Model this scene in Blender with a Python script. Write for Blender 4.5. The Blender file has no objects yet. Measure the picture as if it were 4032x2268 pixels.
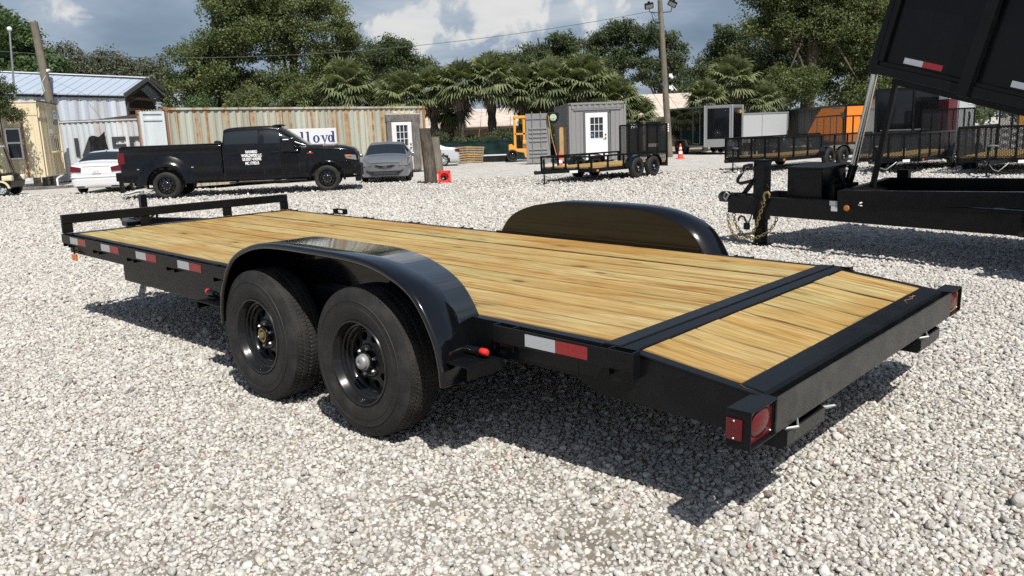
import bpy, bmesh, math, random
import numpy as np
from mathutils import Vector, Matrix, Euler
random.seed(7); rng = np.random.default_rng(7)
S = bpy.context.scene
COL = S.collection
R = math.radians
PI = math.pi

# ------------------------------------------------------------------ camera
CAM_H = 1.4561
cd = bpy.data.cameras.new('camera'); cam = bpy.data.objects.new('camera', cd); COL.objects.link(cam)
cd.sensor_width = 36.0; cd.lens = 28.41; cd.clip_start = 0.05; cd.clip_end = 3000
pitch, roll = 0.19081, -0.03806
fw = Vector((0, math.cos(pitch), -math.sin(pitch))); rt = Vector((1, 0, 0)); up = rt.cross(fw)
r2 = math.cos(roll)*rt + math.sin(roll)*up; u2 = -math.sin(roll)*rt + math.cos(roll)*up
mw = Matrix.Identity(4)
for i in range(3):
    mw[i][0] = r2[i]; mw[i][1] = u2[i]; mw[i][2] = -fw[i]
mw.translation = Vector((0, 0, CAM_H))
cam.matrix_world = mw
S.camera = cam

# ------------------------------------------------------------------ sun, sky, exposure
SUN_TO = Vector((0.24, -0.70, 1.0)).normalized()          # towards the sun: behind the camera, a little to the right
sl = bpy.data.lights.new('sun', 'SUN'); sun = bpy.data.objects.new('sun', sl); COL.objects.link(sun)
sl.energy = 5.0; sl.angle = R(0.53); sl.color = (1.0, 0.955, 0.89)
sun.rotation_euler = SUN_TO.to_track_quat('Z', 'Y').to_euler(); sun.location = (6, -18, 26)
W = bpy.data.worlds.new('World'); S.world = W; W.use_nodes = True
wn = W.node_tree.nodes; wl = W.node_tree.links; wn.clear()
def N(t, nodes, **kw):
    n = nodes.new(t)
    for k, v in kw.items():
        if k.startswith('in_'):
            n.inputs[k[3:].replace('_', ' ')].default_value = v
        elif k[0] == 'i' and k[1:].isdigit(): n.inputs[int(k[1:])].default_value = v
        else: setattr(n, k, v)
    return n
def ramp(n, stops, interp='LINEAR'):
    e = n.color_ramp; e.interpolation = interp
    while len(e.elements) > len(stops): e.elements.remove(e.elements[-1])
    while len(e.elements) < len(stops): e.elements.new(0.5)
    for el, (p, c) in zip(e.elements, stops):
        el.position = p; el.color = (c, c, c, 1) if not isinstance(c, tuple) else (c + (1,) if len(c) == 3 else c)
    return n
out = N('ShaderNodeOutputWorld', wn); bg = N('ShaderNodeBackground', wn); bg.inputs[1].default_value = 0.074
sky = N('ShaderNodeTexSky', wn, sky_type='NISHITA', sun_disc=False, sun_elevation=R(53.5), sun_rotation=math.atan2(0.24, -0.70),
        air_density=1.0, dust_density=1.6, ozone_density=1.2)
tc = N('ShaderNodeTexCoord', wn)
def wm(op, a, b=None, c=None):
    n = N('ShaderNodeMath', wn, operation=op)
    for i, x in enumerate((a, b, c)):
        if x is None: continue
        if isinstance(x, (int, float)): n.inputs[i].default_value = x
        else: wl.new(x, n.inputs[i])
    return n.outputs[0]
sep = N('ShaderNodeSeparateXYZ', wn); wl.new(tc.outputs['Generated'], sep.inputs[0])
dz = wm('ADD', wm('MAXIMUM', sep.outputs[2], 0.0), 0.16)
cmb = N('ShaderNodeCombineXYZ', wn); wl.new(wm('DIVIDE', sep.outputs[0], dz), cmb.inputs[0]); wl.new(wm('DIVIDE', sep.outputs[1], dz), cmb.inputs[1])
def wnoise(scale, detail, rough, off, dist=0.0, vec=None):
    mp = N('ShaderNodeMapping', wn); mp.inputs['Location'].default_value = off; mp.inputs['Scale'].default_value = (1, 1, 1)
    wl.new(vec or cmb.outputs[0], mp.inputs[0])
    n = N('ShaderNodeTexNoise', wn, in_Scale=scale, in_Detail=detail, in_Roughness=rough, in_Distortion=dist); wl.new(mp.outputs[0], n.inputs['Vector'])
    return n.outputs['Fac']
nbase = wnoise(1.15, 5, 0.52, (2.3, 0.7, 0), 0.3)
nfine = wnoise(3.2, 7, 0.55, (5.1, 3.3, 0), 0.25)
def gauss(d, k):                                      # soft bump of cloud round a direction, k = tightness
    v = Vector(d).normalized()
    dp = N('ShaderNodeVectorMath', wn, operation='DOT_PRODUCT'); wl.new(tc.outputs['Generated'], dp.inputs[0]); dp.inputs[1].default_value = v
    return wm('POWER', wm('MAXIMUM', dp.outputs['Value'], 0.0), k)
CLOUD_BRIGHT = [((-0.128, .985, .121), 2600, 1.0), ((-0.098, .986, .118), 3200, .9), ((.010, .991, .150), 700, .75), ((.10, .985, .145), 800, .55), ((-.463, .875, .145), 900, .5), ((-.03, .98, .17), 500, .5)]
CLOUD_DARK = [((-.40, .91, .107), 700, .85), ((-.352, .93, .117), 900, .6), ((.223, .97, .101), 500, .75), ((.25, .964, .118), 500, .5), ((-.02, .994, .103), 1200, .55), ((.05, .994, .112), 1200, .35), ((-.19, .98, .085), 900, .4)]
def addup(lst):
    s = None
    for d, k, a in lst:
        g = wm('MULTIPLY', gauss(d, k), a); s = g if s is None else wm('ADD', s, g)
    return s
br = addup(CLOUD_BRIGHT); dk = addup(CLOUD_DARK)
body = wm('ADD', wm('MULTIPLY', nbase, 0.75), wm('MULTIPLY', nfine, 0.35))
v1 = wm('SUBTRACT', wm('ADD', body, wm('MULTIPLY', br, 0.10)), wm('MULTIPLY', dk, 0.20))
cr = ramp(N('ShaderNodeValToRGB', wn), [(0.25, (1.75, 2.45, 3.5)), (0.42, (2.6, 3.4, 4.5)), (0.54, (3.7, 4.55, 5.7)), (0.66, (5.2, 5.9, 6.7)), (0.85, (7.4, 7.8, 8.1))])
wl.new(v1, cr.inputs[0])
puff = ramp(N('ShaderNodeValToRGB', wn), [(0.64, 0.0), (0.78, 1.0)], 'EASE')
npuff = wnoise(26.0, 7, .56, (1.3, .4, 2.2), .35, tc.outputs['Generated'])
wl.new(wm('ADD', wm('MULTIPLY', npuff, 0.95), wm('MULTIPLY', br, 0.42)), puff.inputs[0])
mixp = N('ShaderNodeMixRGB', wn); wl.new(wm('MULTIPLY', puff.outputs[0], 0.85), mixp.inputs[0]); wl.new(cr.outputs[0], mixp.inputs[1]); mixp.inputs[2].default_value = (8.8, 8.7, 8.5, 1)
gap = N('ShaderNodeMixRGB', wn)
# cloud cover: nearly closed towards the horizon, broken with blue between the clouds overhead
cov = ramp(N('ShaderNodeValToRGB', wn), [(0.0, .92), (0.20, .88), (0.42, .24), (1.0, .16)])
wl.new(sep.outputs[2], cov.inputs[0])
open_ = ramp(N('ShaderNodeValToRGB', wn), [(0.40, .75), (0.62, 1.15)]); wl.new(nbase, open_.inputs[0])
wl.new(wm('MINIMUM', wm('MULTIPLY', cov.outputs[0], open_.outputs[0]), 1.0), gap.inputs[0])
wl.new(sky.outputs[0], gap.inputs[1]); wl.new(mixp.outputs[0], gap.inputs[2])
wl.new(gap.outputs[0], bg.inputs[0]); wl.new(bg.outputs[0], out.inputs[0])
vs = S.view_settings; vs.view_transform = 'Standard'; vs.look = 'None'; vs.exposure = 0.28; vs.gamma = 1.0; vs.use_curve_mapping = False
S.render.engine = 'CYCLES'; S.cycles.use_denoising = False; S.cycles.max_bounces = 8; S.cycles.transparent_max_bounces = 16

# ------------------------------------------------------------------ mesh building
class MB:
    """collects vertices and faces; build() links them as ONE mesh object"""
    def __init__(s): s.v = []; s.f = []
    def add(s, vs, fs):
        o = len(s.v); s.v += [tuple(p) for p in vs]; s.f += [tuple(i + o for i in f) for f in fs]; return s
    def bx(s, x0, x1, y0, y1, z0, z1, m=None):
        vs = [(x, y, z) for z in (z0, z1) for y in (y0, y1) for x in (x0, x1)]
        if m is not None: vs = [m @ Vector(p) for p in vs]
        return s.add(vs, [(0, 2, 3, 1), (4, 5, 7, 6), (0, 1, 5, 4), (2, 6, 7, 3), (0, 4, 6, 2), (1, 3, 7, 5)])
    def bar(s, a, b, w, h, up=(0, 0, 1)):
        a = Vector(a); b = Vector(b); d = (b - a).normalized(); u = Vector(up)
        if abs(d.dot(u)) > .98: u = Vector((1, 0, 0))
        sd = d.cross(u).normalized(); u = sd.cross(d)
        vs = [p + sd*w*i/2 + u*h*j/2 for p in (a, b) for j in (-1, 1) for i in (-1, 1)]
        return s.add(vs, [(0, 2, 3, 1), (4, 5, 7, 6), (0, 1, 5, 4), (2, 6, 7, 3), (0, 4, 6, 2), (1, 3, 7, 5)])
    def tube(s, pts, r, n=8, closed=False, caps=True):
        pts = [Vector(p) for p in pts]; m = len(pts); rs = r if hasattr(r, '__len__') else [r]*m
        vs = []; prev = None
        for i, p in enumerate(pts):
            if closed: d = pts[(i+1) % m] - pts[i-1]
            else: d = pts[min(i+1, m-1)] - pts[max(i-1, 0)]
            d = d.normalized() if d.length > 1e-9 else Vector((0, 0, 1))
            if prev is None:
                u = Vector((0, 0, 1)) if abs(d.z) < .9 else Vector((1, 0, 0))
                u = (u - d*u.dot(d)).normalized()
            else:
                u = prev - d*prev.dot(d); u = u.normalized() if u.length > 1e-6 else d.orthogonal().normalized()
            prev = u; w = d.cross(u)
            vs += [p + (u*math.cos(2*PI*k/n) + w*math.sin(2*PI*k/n))*rs[i] for k in range(n)]
        fs = []
        for i in range(m if closed else m-1):
            j = (i+1) % m
            fs += [(i*n+k, i*n+(k+1) % n, j*n+(k+1) % n, j*n+k) for k in range(n)]
        if caps and not closed: fs += [tuple(range(n))[::-1], tuple(range((m-1)*n, m*n))]
        return s.add(vs, fs)
    def cyl(s, a, b, r, r1=None, n=16): return s.tube([a, b], [r, r if r1 is None else r1], n)
    def prism(s, poly, ax, a0, a1):
        n = len(poly)
        def mk(p, t): return {0: (t, p[0], p[1]), 1: (p[0], t, p[1]), 2: (p[0], p[1], t)}[ax]
        vs = [mk(p, a0) for p in poly] + [mk(p, a1) for p in poly]
        fs = [tuple(range(n))[::-1], tuple(range(n, 2*n))] + [(i, (i+1) % n, n+(i+1) % n, n+i) for i in range(n)]
        return s.add(vs, fs)
    def lathe(s, prof, o=(0, 0, 0), ax=1, n=32, close=False, a0=0.0, a1=2*PI):
        full = abs(a1 - a0 - 2*PI) < 1e-6; m = n if full else n+1; vs = []; k = len(prof)
        for i in range(m):
            a = a0 + (a1-a0)*i/n; c, q = math.cos(a), math.sin(a)
            for r, h in prof:
                p = {0: (h, r*c, r*q), 1: (r*c, h, r*q), 2: (r*c, r*q, h)}[ax]
                vs.append((p[0]+o[0], p[1]+o[1], p[2]+o[2]))
        fs = []
        for i in range(n):
            j = (i+1) % m
            for t in range(k if close else k-1):
                u = (t+1) % k; fs.append((i*k+t, i*k+u, j*k+u, j*k+t))
        return s.add(vs, fs)
    def quad(s, a, b, c, d): return s.add([a, b, c, d], [(0, 1, 2, 3)])
    def ball(s, c, r, n=12, sc=(1, 1, 1)):
        pr = [(math.sin(PI*i/n), -math.cos(PI*i/n)) for i in range(n+1)]
        t = MB().lathe([(a, b) for a, b in pr], ax=2, n=n*2)
        return s.add([(c[0]+p[0]*r*sc[0], c[1]+p[1]*r*sc[1], c[2]+p[2]*r*sc[2]) for p in t.v], t.f)
    def xf(s, m): s.v = [tuple(m @ Vector(p)) for p in s.v]; return s
    def build(s, name, mat, parent=None, smooth=None, bev=0.0, seg=2, loc=None, kind=None, label=None, norm=True):
        me = bpy.data.meshes.new(name); me.from_pydata(s.v, [], s.f); me.update()
        if norm:
            bm = bmesh.new(); bm.from_mesh(me); bmesh.ops.recalc_face_normals(bm, faces=bm.faces); bm.to_mesh(me); bm.free()
        if mat: me.materials.append(mat)
        o = bpy.data.objects.new(name, me); COL.objects.link(o)
        if parent: o.parent = parent
        if loc: o.location = loc
        if bev:
            b = o.modifiers.new('edge', 'BEVEL'); b.width = bev; b.segments = seg; b.limit_method = 'ANGLE'; b.angle_limit = R(35)
        if smooth is not None: smooth_by(me, smooth)
        if kind: o['kind'] = kind
        if label: o['label'] = label
        return o
def smooth_by(me, deg):
    me.polygons.foreach_set('use_smooth', [True]*len(me.polygons))
    try: me.set_sharp_from_angle(angle=R(deg))
    except Exception: pass
def np_mesh(name, verts, quads, mat, parent=None, smooth=False, attr=None, tris=False):
    k = 3 if tris else 4
    me = bpy.data.meshes.new(name); nv = len(verts); nf = len(quads)
    me.vertices.add(nv); me.vertices.foreach_set('co', np.asarray(verts, np.float32).ravel())
    me.loops.add(nf*k); me.loops.foreach_set('vertex_index', np.asarray(quads, np.int32).ravel())
    me.polygons.add(nf); me.polygons.foreach_set('loop_start', np.arange(0, nf*k, k, dtype=np.int32))
    if smooth: me.polygons.foreach_set('use_smooth', np.ones(nf, bool))
    if attr is not None:
        a = me.attributes.new('tint', 'FLOAT', 'POINT'); a.data.foreach_set('value', np.asarray(attr, np.float32))
    me.update(); me.validate()
    if mat: me.materials.append(mat)
    o = bpy.data.objects.new(name, me); COL.objects.link(o)
    if parent: o.parent = parent
    return o
def tag(o, label, cat, group=None):
    o['label'] = label; o['category'] = cat
    if group: o['group'] = group
    return o
def thing(name, label, cat, loc=(0, 0, 0), rz=0.0, group=None, sc=1.0, ry=0.0):
    o = bpy.data.objects.new(name, None); COL.objects.link(o); o.empty_display_size = .2
    o.location = loc; o.rotation_euler = (0, ry, rz); o.scale = (sc, sc, sc)
    return tag(o, label, cat, group)
def kids(o): return [c for c in bpy.data.objects if c.parent == o]
def copy_tree(o, parent=None):
    c = o.copy(); COL.objects.link(c)
    if parent: c.parent = parent
    for ch in kids(o): copy_tree(ch, c)
    return c
def copy_thing(o, label, loc, rz=None, sc=None):
    c = copy_tree(o); c['label'] = label; c.location = loc
    if rz is not None: c.rotation_euler = (0, 0, rz)
    if sc is not None: c.scale = sc if hasattr(sc, '__len__') else (sc, sc, sc)
    return c
def text_mb(body, size, bold=0.0, depth=0.0, sx=1.0, align='CENTER', spacing=1.0):
    """flat lettering as a mesh in its own XY plane"""
    cu = bpy.data.curves.new('lettering', 'FONT'); cu.body = body; cu.size = size; cu.offset = bold; cu.extrude = depth
    cu.align_x = align; cu.space_line = spacing
    o = bpy.data.objects.new('lettering', cu); COL.objects.link(o)
    dg = bpy.context.evaluated_depsgraph_get(); me = bpy.data.meshes.new_from_object(o.evaluated_get(dg))
    mb = MB().add([(v.co.x*sx, v.co.y, v.co.z) for v in me.vertices], [tuple(p.vertices) for p in me.polygons])
    bpy.data.objects.remove(o); bpy.data.meshes.remove(me)
    return mb
def catmull(P, n):
    """Catmull-Rom through rows of P (numpy [I, ...]); returns samples and their parameter"""
    I = len(P); o = []; ts = []
    for i in range(I-1):
        p0, p1, p2, p3 = P[max(i-1, 0)], P[i], P[i+1], P[min(i+2, I-1)]
        for k in range(n):
            t = k/n
            o.append(.5*((2*p1) + (-p0+p2)*t + (2*p0-5*p1+4*p2-p3)*t*t + (-p0+3*p1-3*p2+p3)*t**3)); ts.append(i+t)
    o.append(P[-1]); ts.append(I-1)
    return np.array(o), np.array(ts)

# ------------------------------------------------------------------ materials
MT = {}
def mat(name, base=(.5, .5, .5), rough=.5, metal=0.0, spec=.5, coat=0.0, coat_r=.05, emit=None):
    m = bpy.data.materials.new(name); m.use_nodes = True
    b = m.node_tree.nodes['Principled BSDF']
    b.inputs['Base Color'].default_value = tuple(base) + (1,); b.inputs['Roughness'].default_value = rough
    b.inputs['Metallic'].default_value = metal; b.inputs['Specular IOR Level'].default_value = spec
    b.inputs['Coat Weight'].default_value = coat; b.inputs['Coat Roughness'].default_value = coat_r
    MT[name] = m
    return m
class NT:
    """small helper to wire a material's nodes"""
    def __init__(s, m): s.m = m; s.t = m.node_tree; s.n = s.t.nodes; s.l = s.t.links; s.b = s.n['Principled BSDF']
    def new(s, t, **kw): return N(t, s.n, **kw)
    def link(s, a, b): s.l.new(a, b)
    def coord(s, kind='Object', scale=(1, 1, 1), loc=(0, 0, 0), rot=(0, 0, 0)):
        if kind == 'World': o = s.new('ShaderNodeNewGeometry').outputs['Position']
        else: o = s.new('ShaderNodeTexCoord').outputs[kind]
        mp = s.new('ShaderNodeMapping'); mp.inputs['Scale'].default_value = scale; mp.inputs['Location'].default_value = loc; mp.inputs['Rotation'].default_value = rot
        s.link(o, mp.inputs[0]); return mp.outputs[0]
    def noise(s, vec, scale=5, detail=4, rough=.5, dist=0.0, out='Fac'):
        n = s.new('ShaderNodeTexNoise', in_Scale=scale, in_Detail=detail, in_Roughness=rough, in_Distortion=dist); s.link(vec, n.inputs['Vector']); return n.outputs[out]
    def voro(s, vec, scale=5, feature='F1', out='Distance', rnd=1.0):
        n = s.new('ShaderNodeTexVoronoi', feature=feature, in_Scale=scale); n.inputs['Randomness'].default_value = rnd; s.link(vec, n.inputs['Vector']); return n.outputs[out]
    def math(s, op, a, b=None):
        n = s.new('ShaderNodeMath', operation=op)
        for i, x in enumerate((a, b)):
            if x is None: continue
            if isinstance(x, (int, float)): n.inputs[i].default_value = x
            else: s.link(x, n.inputs[i])
        return n.outputs[0]
    def ramp(s, fac, stops, interp='LINEAR'):
        n = ramp(s.new('ShaderNodeValToRGB'), stops, interp); s.link(fac, n.inputs[0]); return n.outputs[0]
    def mix(s, fac, a, b, mode='MIX'):
        n = s.new('ShaderNodeMixRGB', blend_type=mode)
        for i, x in enumerate((fac, a, b)):
            if isinstance(x, (int, float)): n.inputs[i].default_value = x
            elif isinstance(x, tuple): n.inputs[i].default_value = x + (1,) if len(x) == 3 else x
            else: s.link(x, n.inputs[i])
        return n.outputs[0]
    def bump(s, h, strength=.3, dist=.01, nrm=None):
        n = s.new('ShaderNodeBump', in_Strength=strength, in_Distance=dist); s.link(h, n.inputs['Height'])
        if nrm is not None: s.link(nrm, n.inputs['Normal'])
        s.link(n.outputs[0], s.b.inputs['Normal']); return n.outputs[0]
    def set(s, k, o): s.link(o, s.b.inputs[k])
    def rnd(s): return s.new('ShaderNodeObjectInfo').outputs['Random']

def paint(name, base, rough=.3, coat=.6, dust=.12, metal=0.0, dustcol=(.28, .27, .25), scale=1.0):
    """gloss paint with a thin uneven film of dust and faint orange peel"""
    m = mat(name, base, rough, metal, .22 if max(base) < .02 else .45, coat, .06); q = NT(m); c = q.coord('Object', (scale,)*3)
    n = q.noise(c, 7, 6, .62); n2 = q.noise(c, 55, 3, .6)
    f = q.math('MULTIPLY', q.ramp(n, [(.42, 0.0), (.75, 1.0)]), dust)
    q.set('Base Color', q.mix(f, tuple(base), dustcol))
    q.set('Roughness', q.math('ADD', q.math('MULTIPLY', n, .22), rough - .08))
    q.bump(n2, .03, .001)
    return m
paint('black_gloss', (.003, .0034, .0045), .13, .75, .006)
paint('black_body', (.0022, .0026, .0036), .26, .05, .006)
paint('black_frame', (.004, .0045, .0054), .30, .0, .014)
paint('black_dusty', (.021, .0215, .0205), .36, .0, .14)
paint('rim_black', (.0065, .007, .0078), .22, .35, .015)
paint('black_satin', (.004, .004, .0046), .45, .0, .02)
paint('black_car', (.003, .0035, .005), .13, .3, .012)
paint('silver_car', (.26, .27, .285), .26, .5, .03, .65)
paint('silver_pale', (.50, .53, .55), .32, .7, .05, .3)
paint('white_car', (.60, .61, .62), .25, .6, .04)
paint('white_paint', (.66, .67, .67), .45, .1, .10)
paint('cream_paint', (.62, .54, .36), .6, .05, .08)
paint('grey_paint', (.20, .20, .20), .6, .05, .10)
paint('dark_grey_paint', (.075, .085, .085), .6, .05, .12)
paint('orange_paint', (.74, .20, .010), .6, .0, .03)
paint('yellow_paint', (.66, .31, .035), .45, .2, .16)
paint('pale_grey_panel', (.40, .42, .43), .4, .3, .06)
paint('maroon_paint', (.09, .012, .02), .35, .4, .06)
paint('aluminium', (.42, .43, .44), .38, .0, .16, .7)
paint('blue_metal', (.40, .47, .56), .42, .0, .14, .2)
paint('zinc', (.45, .46, .47), .38, 0, .2, .85)
paint('red_light', (.095, .003, .006), .2, .12, .02)
paint('red_plastic', (.62, .02, .015), .4, .2, .05)
paint('cone_orange', (.72, .07, .03), .5, .1, .12)
paint('brass', (.30, .235, .10), .42, 0, .25, .7)
paint('amber', (.55, .16, .01), .25, .5, .1)
paint('navy', (.02, .03, .13), .5, .0, .05)
paint('dark_brown', (.05, .03, .022), .7, 0, .15)
paint('hub_silver', (.30, .31, .31), .5, 0, .2, .5)
paint('green_leaf_plain', (.06, .11, .03), .6, 0, 0)
mat('black_void', (.004, .004, .004), .8)
mat('dark_glass', (.012, .017, .021), .04, 0, .45, .0)
mat('clear_lamp', (.20, .20, .20), .1, .2, .6, .5)
mat('white_print', (.80, .80, .80), .5)
mat('blue_print', (.05, .16, .38), .5)
mat('window_glass', (.02, .024, .03), .05, 0, .6)
mat('chrome', (.62, .62, .62), .14, 1.0)
# ------------------------------------------------------------------ richer materials
def m_rubber():
    m = mat('rubber', (.014, .014, .014), .72, 0, .3); q = NT(m); c = q.coord()
    n = q.noise(c, 9, 6, .6); n2 = q.noise(c, 3, 3, .5)
    q.set('Base Color', q.mix(q.math('MULTIPLY', q.ramp(n, [(.40, 0.0), (.72, 1.0)]), q.ramp(n2, [(.35, .35), (.65, .9)])), (.014, .014, .0142), (.046, .041, .036)))
    q.set('Roughness', q.ramp(n, [(.3, .55), (.7, .85)])); q.bump(n, .12, .003)
m_rubber()
def m_wood(name, spray):
    m = mat(name, (.45, .3, .14), .72, 0, .25); q = NT(m); rnd = q.rnd()
    geo = q.new('ShaderNodeTexCoord').outputs['Object']
    off = q.new('ShaderNodeCombineXYZ'); q.link(q.math('MULTIPLY', rnd, 37.0), off.inputs[0]); q.link(q.math('MULTIPLY', rnd, 11.0), off.inputs[2])
    ad = q.new('ShaderNodeVectorMath', operation='ADD'); q.link(geo, ad.inputs[0]); q.link(off.outputs[0], ad.inputs[1])
    def mp(sc):
        n = q.new('ShaderNodeMapping'); n.inputs['Scale'].default_value = sc; q.link(ad.outputs[0], n.inputs[0]); return n.outputs[0]
    warp = q.noise(mp((1.1, 3, 1)), 1.0, 2, .5)
    grain = q.noise(mp((.55, 17, 3)), 2.1, 6, .62, 1.1)
    rings = q.noise(mp((.35, 8.5, 1)), 2.4, 3, .55, 1.7)
    fine = q.noise(mp((4, 130, 8)), 1.0, 3, .6)
    stain = q.noise(mp((.75, 6.0, 1)), 1.5, 4, .6, .8)
    tone = q.ramp(rnd, [(0.0, (.42, .285, .135)), (.14, (.46, .355, .185)), (.30, (.39, .325, .165)), (.45, (.47, .335, .165)), (.60, (.41, .235, .105)), (.72, (.40, .34, .185)), (.86, (.48, .38, .215)), (1.0, (.43, .29, .15))])
    c1 = q.mix(q.ramp(rings, [(.40, 0.0), (.47, .50), (.53, .05), (.60, .55), (.66, .05), (.74, .5)]), tone, (.30, .155, .055))
    c2 = q.mix(q.ramp(grain, [(.46, 0.0), (.62, .7)]), c1, (.52, .43, .245))
    c3 = q.mix(q.ramp(stain, [(.55, 0.0), (.66, .85)]), c2, (.22, .085, .028))
    stain2 = q.noise(mp((.6, 2.6, 1)), 2.3, 3, .5, .4)
    c3 = q.mix(q.ramp(stain2, [(.55, 0.0), (.68, .6)]), c3, (.34, .30, .155))
    warm = q.noise(q.coord('Object', (.55, .95, 1)), 1.3, 4, .6, .5)
    c3 = q.mix(q.ramp(warm, [(.44, 0.0), (.62, .62)]), c3, (.33, .165, .06))
    kn = q.voro(mp((1.35, 3.9, 1)), 1.15)                               # knots
    c4 = q.mix(q.ramp(kn, [(.0, 1.0), (.055, .9), (.085, .35), (.19, 0.0)]), c3, (.075, .03, .012))
    chk = q.noise(mp((1.0, 70, 4)), 1.0, 4, .65, .4); c4 = q.mix(q.math('MULTIPLY', q.ramp(chk, [(.57, 0.0), (.63, 1.0)]), .62), c4, (.17, .078, .028))
    blk = q.noise(mp((1.3, 9, 1)), 2.7, 2, .5, .5)                       # dark scuffs left by tyres
    c5 = q.mix(q.ramp(blk, [(.66, 0.0), (.76, .75)]), c4, (.07, .058, .048))
    c6 = q.mix(q.math('MULTIPLY', q.ramp(fine, [(.38, 1.0), (.55, 0.0)]), .5), c5, (.20, .105, .04))
    # black overspray from the painted rear bar: it lies in an uneven band along the rear ends of the boards
    sx = q.new('ShaderNodeSeparateXYZ'); q.link(geo, sx.inputs[0])
    wob = q.noise(q.coord('Object', (.8, 1.15, 1)), 2.1, 3, .5); fuzz = q.noise(q.coord('Object', (9, 40, 1)), 1.5, 3, .6)
    sx = sx; yy = q.math('ABSOLUTE', q.math('ADD', sx.outputs[1], -.12)); bulge = q.math('MULTIPLY', q.math('SUBTRACT', .95, yy), .030)
    edge = q.math('SUBTRACT', q.math('SUBTRACT', 2.345, q.math('MAXIMUM', bulge, 0.0)), q.math('MULTIPLY', q.math('SUBTRACT', wob, .45), .05))
    ov = q.ramp(q.math('ADD', q.math('MULTIPLY', q.math('SUBTRACT', sx.outputs[0], edge), 16.0), q.math('MULTIPLY', q.math('SUBTRACT', fuzz, .5), .7)), [(0.0, 0.0), (.32, .55), (.6, .98)])
    # boards turn unevenly dark brown along the joints between them
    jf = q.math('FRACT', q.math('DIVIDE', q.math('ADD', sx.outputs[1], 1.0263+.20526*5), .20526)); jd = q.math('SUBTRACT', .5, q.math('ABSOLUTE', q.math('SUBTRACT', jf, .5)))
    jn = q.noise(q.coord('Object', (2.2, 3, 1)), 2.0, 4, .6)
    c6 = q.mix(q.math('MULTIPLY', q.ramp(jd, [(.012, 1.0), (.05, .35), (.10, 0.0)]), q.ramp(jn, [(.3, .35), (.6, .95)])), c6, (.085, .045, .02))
    hs = q.new('ShaderNodeHueSaturation'); hs.inputs['Hue'].default_value = .513; hs.inputs['Saturation'].default_value = 1.08; hs.inputs['Value'].default_value = .97; q.link(c6, hs.inputs['Color']); c6 = hs.outputs[0]
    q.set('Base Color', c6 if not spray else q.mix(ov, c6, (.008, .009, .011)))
    q.set('Roughness', q.ramp(grain, [(.3, .62), (.7, .85)]))
    b1 = q.math('ADD', q.math('MULTIPLY', fine, .5), grain); q.bump(b1, .35, .0025)
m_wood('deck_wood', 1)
m_wood('floor_wood', 0)
def m_weathered(name, a, b, sc=(6, 6, 1.2)):
    m = mat(name, a, .85, 0, .2); q = NT(m); c = q.coord('Object', sc)
    n = q.noise(c, 3, 6, .65, .4); n2 = q.noise(q.coord('Object'), 2.2, 3)
    q.set('Base Color', q.mix(q.ramp(n2, [(.35, 0.0), (.7, .6)]), q.mix(q.ramp(n, [(.35, 0.0), (.65, 1.0)]), tuple(a), tuple(b)), tuple(.6*x for x in a)))
    q.bump(n, .5, .01)
m_weathered('grey_timber', (.10, .095, .09), (.24, .225, .20))
m_weathered('dark_timber', (.045, .038, .032), (.15, .125, .10))
m_weathered('pole_timber', (.13, .115, .09), (.22, .195, .155), (14, 14, .5))
m_weathered('pallet_timber', (.24, .16, .09), (.42, .31, .19))
m_weathered('bark', (.06, .05, .038), (.15, .125, .095), (5, 5, 1.5))
m_weathered('palm_bark', (.045, .04, .03), (.12, .10, .075), (4, 4, 6))
m_weathered('new_board', (.40, .26, .12), (.52, .36, .18), (9, 9, 1))
m_weathered('fence_cloth', (.005, .018, .018), (.012, .036, .034), (1.2, 1.2, .8))
m_weathered('tarp', (.008, .008, .009), (.022, .022, .024), (2, 2, 2))
m_weathered('concrete', (.22, .20, .18), (.34, .32, .29), (4, 4, 4))
m_weathered('plaster', (.42, .34, .22), (.50, .42, .29), (1, 1, 1))
m_weathered('roof_tin', (.50, .42, .36), (.64, .55, .48), (.6, .6, .6))
def m_rusty(name, base, rust=(.24, .085, .03), amount=.5, sx=3.2):
    """container paint with rust streaks running down from the top rail and weld spots"""
    m = mat(name, base, .6, 0, .3); q = NT(m)
    st = q.noise(q.coord('Object', (sx, sx, .16)), 1.0, 5, .62, .25); blot = q.noise(q.coord('Object', (1.3, 1.3, 2.4)), 1.6, 5, .65)
    fade = q.noise(q.coord('Object', (2.2, 2.2, .1)), 1.1, 3, .5)
    pale = q.mix(q.ramp(fade, [(.35, 0.0), (.65, 1.0)]), tuple(base), tuple(min(1, x*1.28 + .03) for x in base))
    yel = q.mix(q.ramp(st, [(.49, 0.0), (.60, amount)]), pale, (.38, .24, .10))
    k = q.math('MULTIPLY', q.ramp(st, [(.53, 0.0), (.62, 1.0)]), q.ramp(blot, [(.40, 0.0), (.62, 1.0)]))
    spots = q.ramp(q.noise(q.coord('Object', (2.2, 2.2, 2.6), (3, 1, 0)), 2.0, 6, .7), [(.66, 0.0), (.72, 1.0)])
    q.set('Base Color', q.mix(q.math('MAXIMUM', q.math('MULTIPLY', k, min(1, amount*1.7)), q.math('MULTIPLY', spots, amount)), yel, tuple(rust)))
    q.bump(blot, .15, .01)
m_rusty('rusty_container', (.30, .312, .262), amount=.8, sx=9.0)
m_rusty('pale_container', (.40, .43, .455), amount=.16)
m_rusty('rust_steel', (.22, .095, .045), (.12, .045, .02), .8)
m_rusty('door_leaf', (.50, .55, .56), amount=.12)
m_rusty('office_cladding', (.56, .49, .335), (.42, .27, .12), .18)
m_rusty('tin_wall', (.44, .485, .545), (.40, .42, .42), .2)
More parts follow.
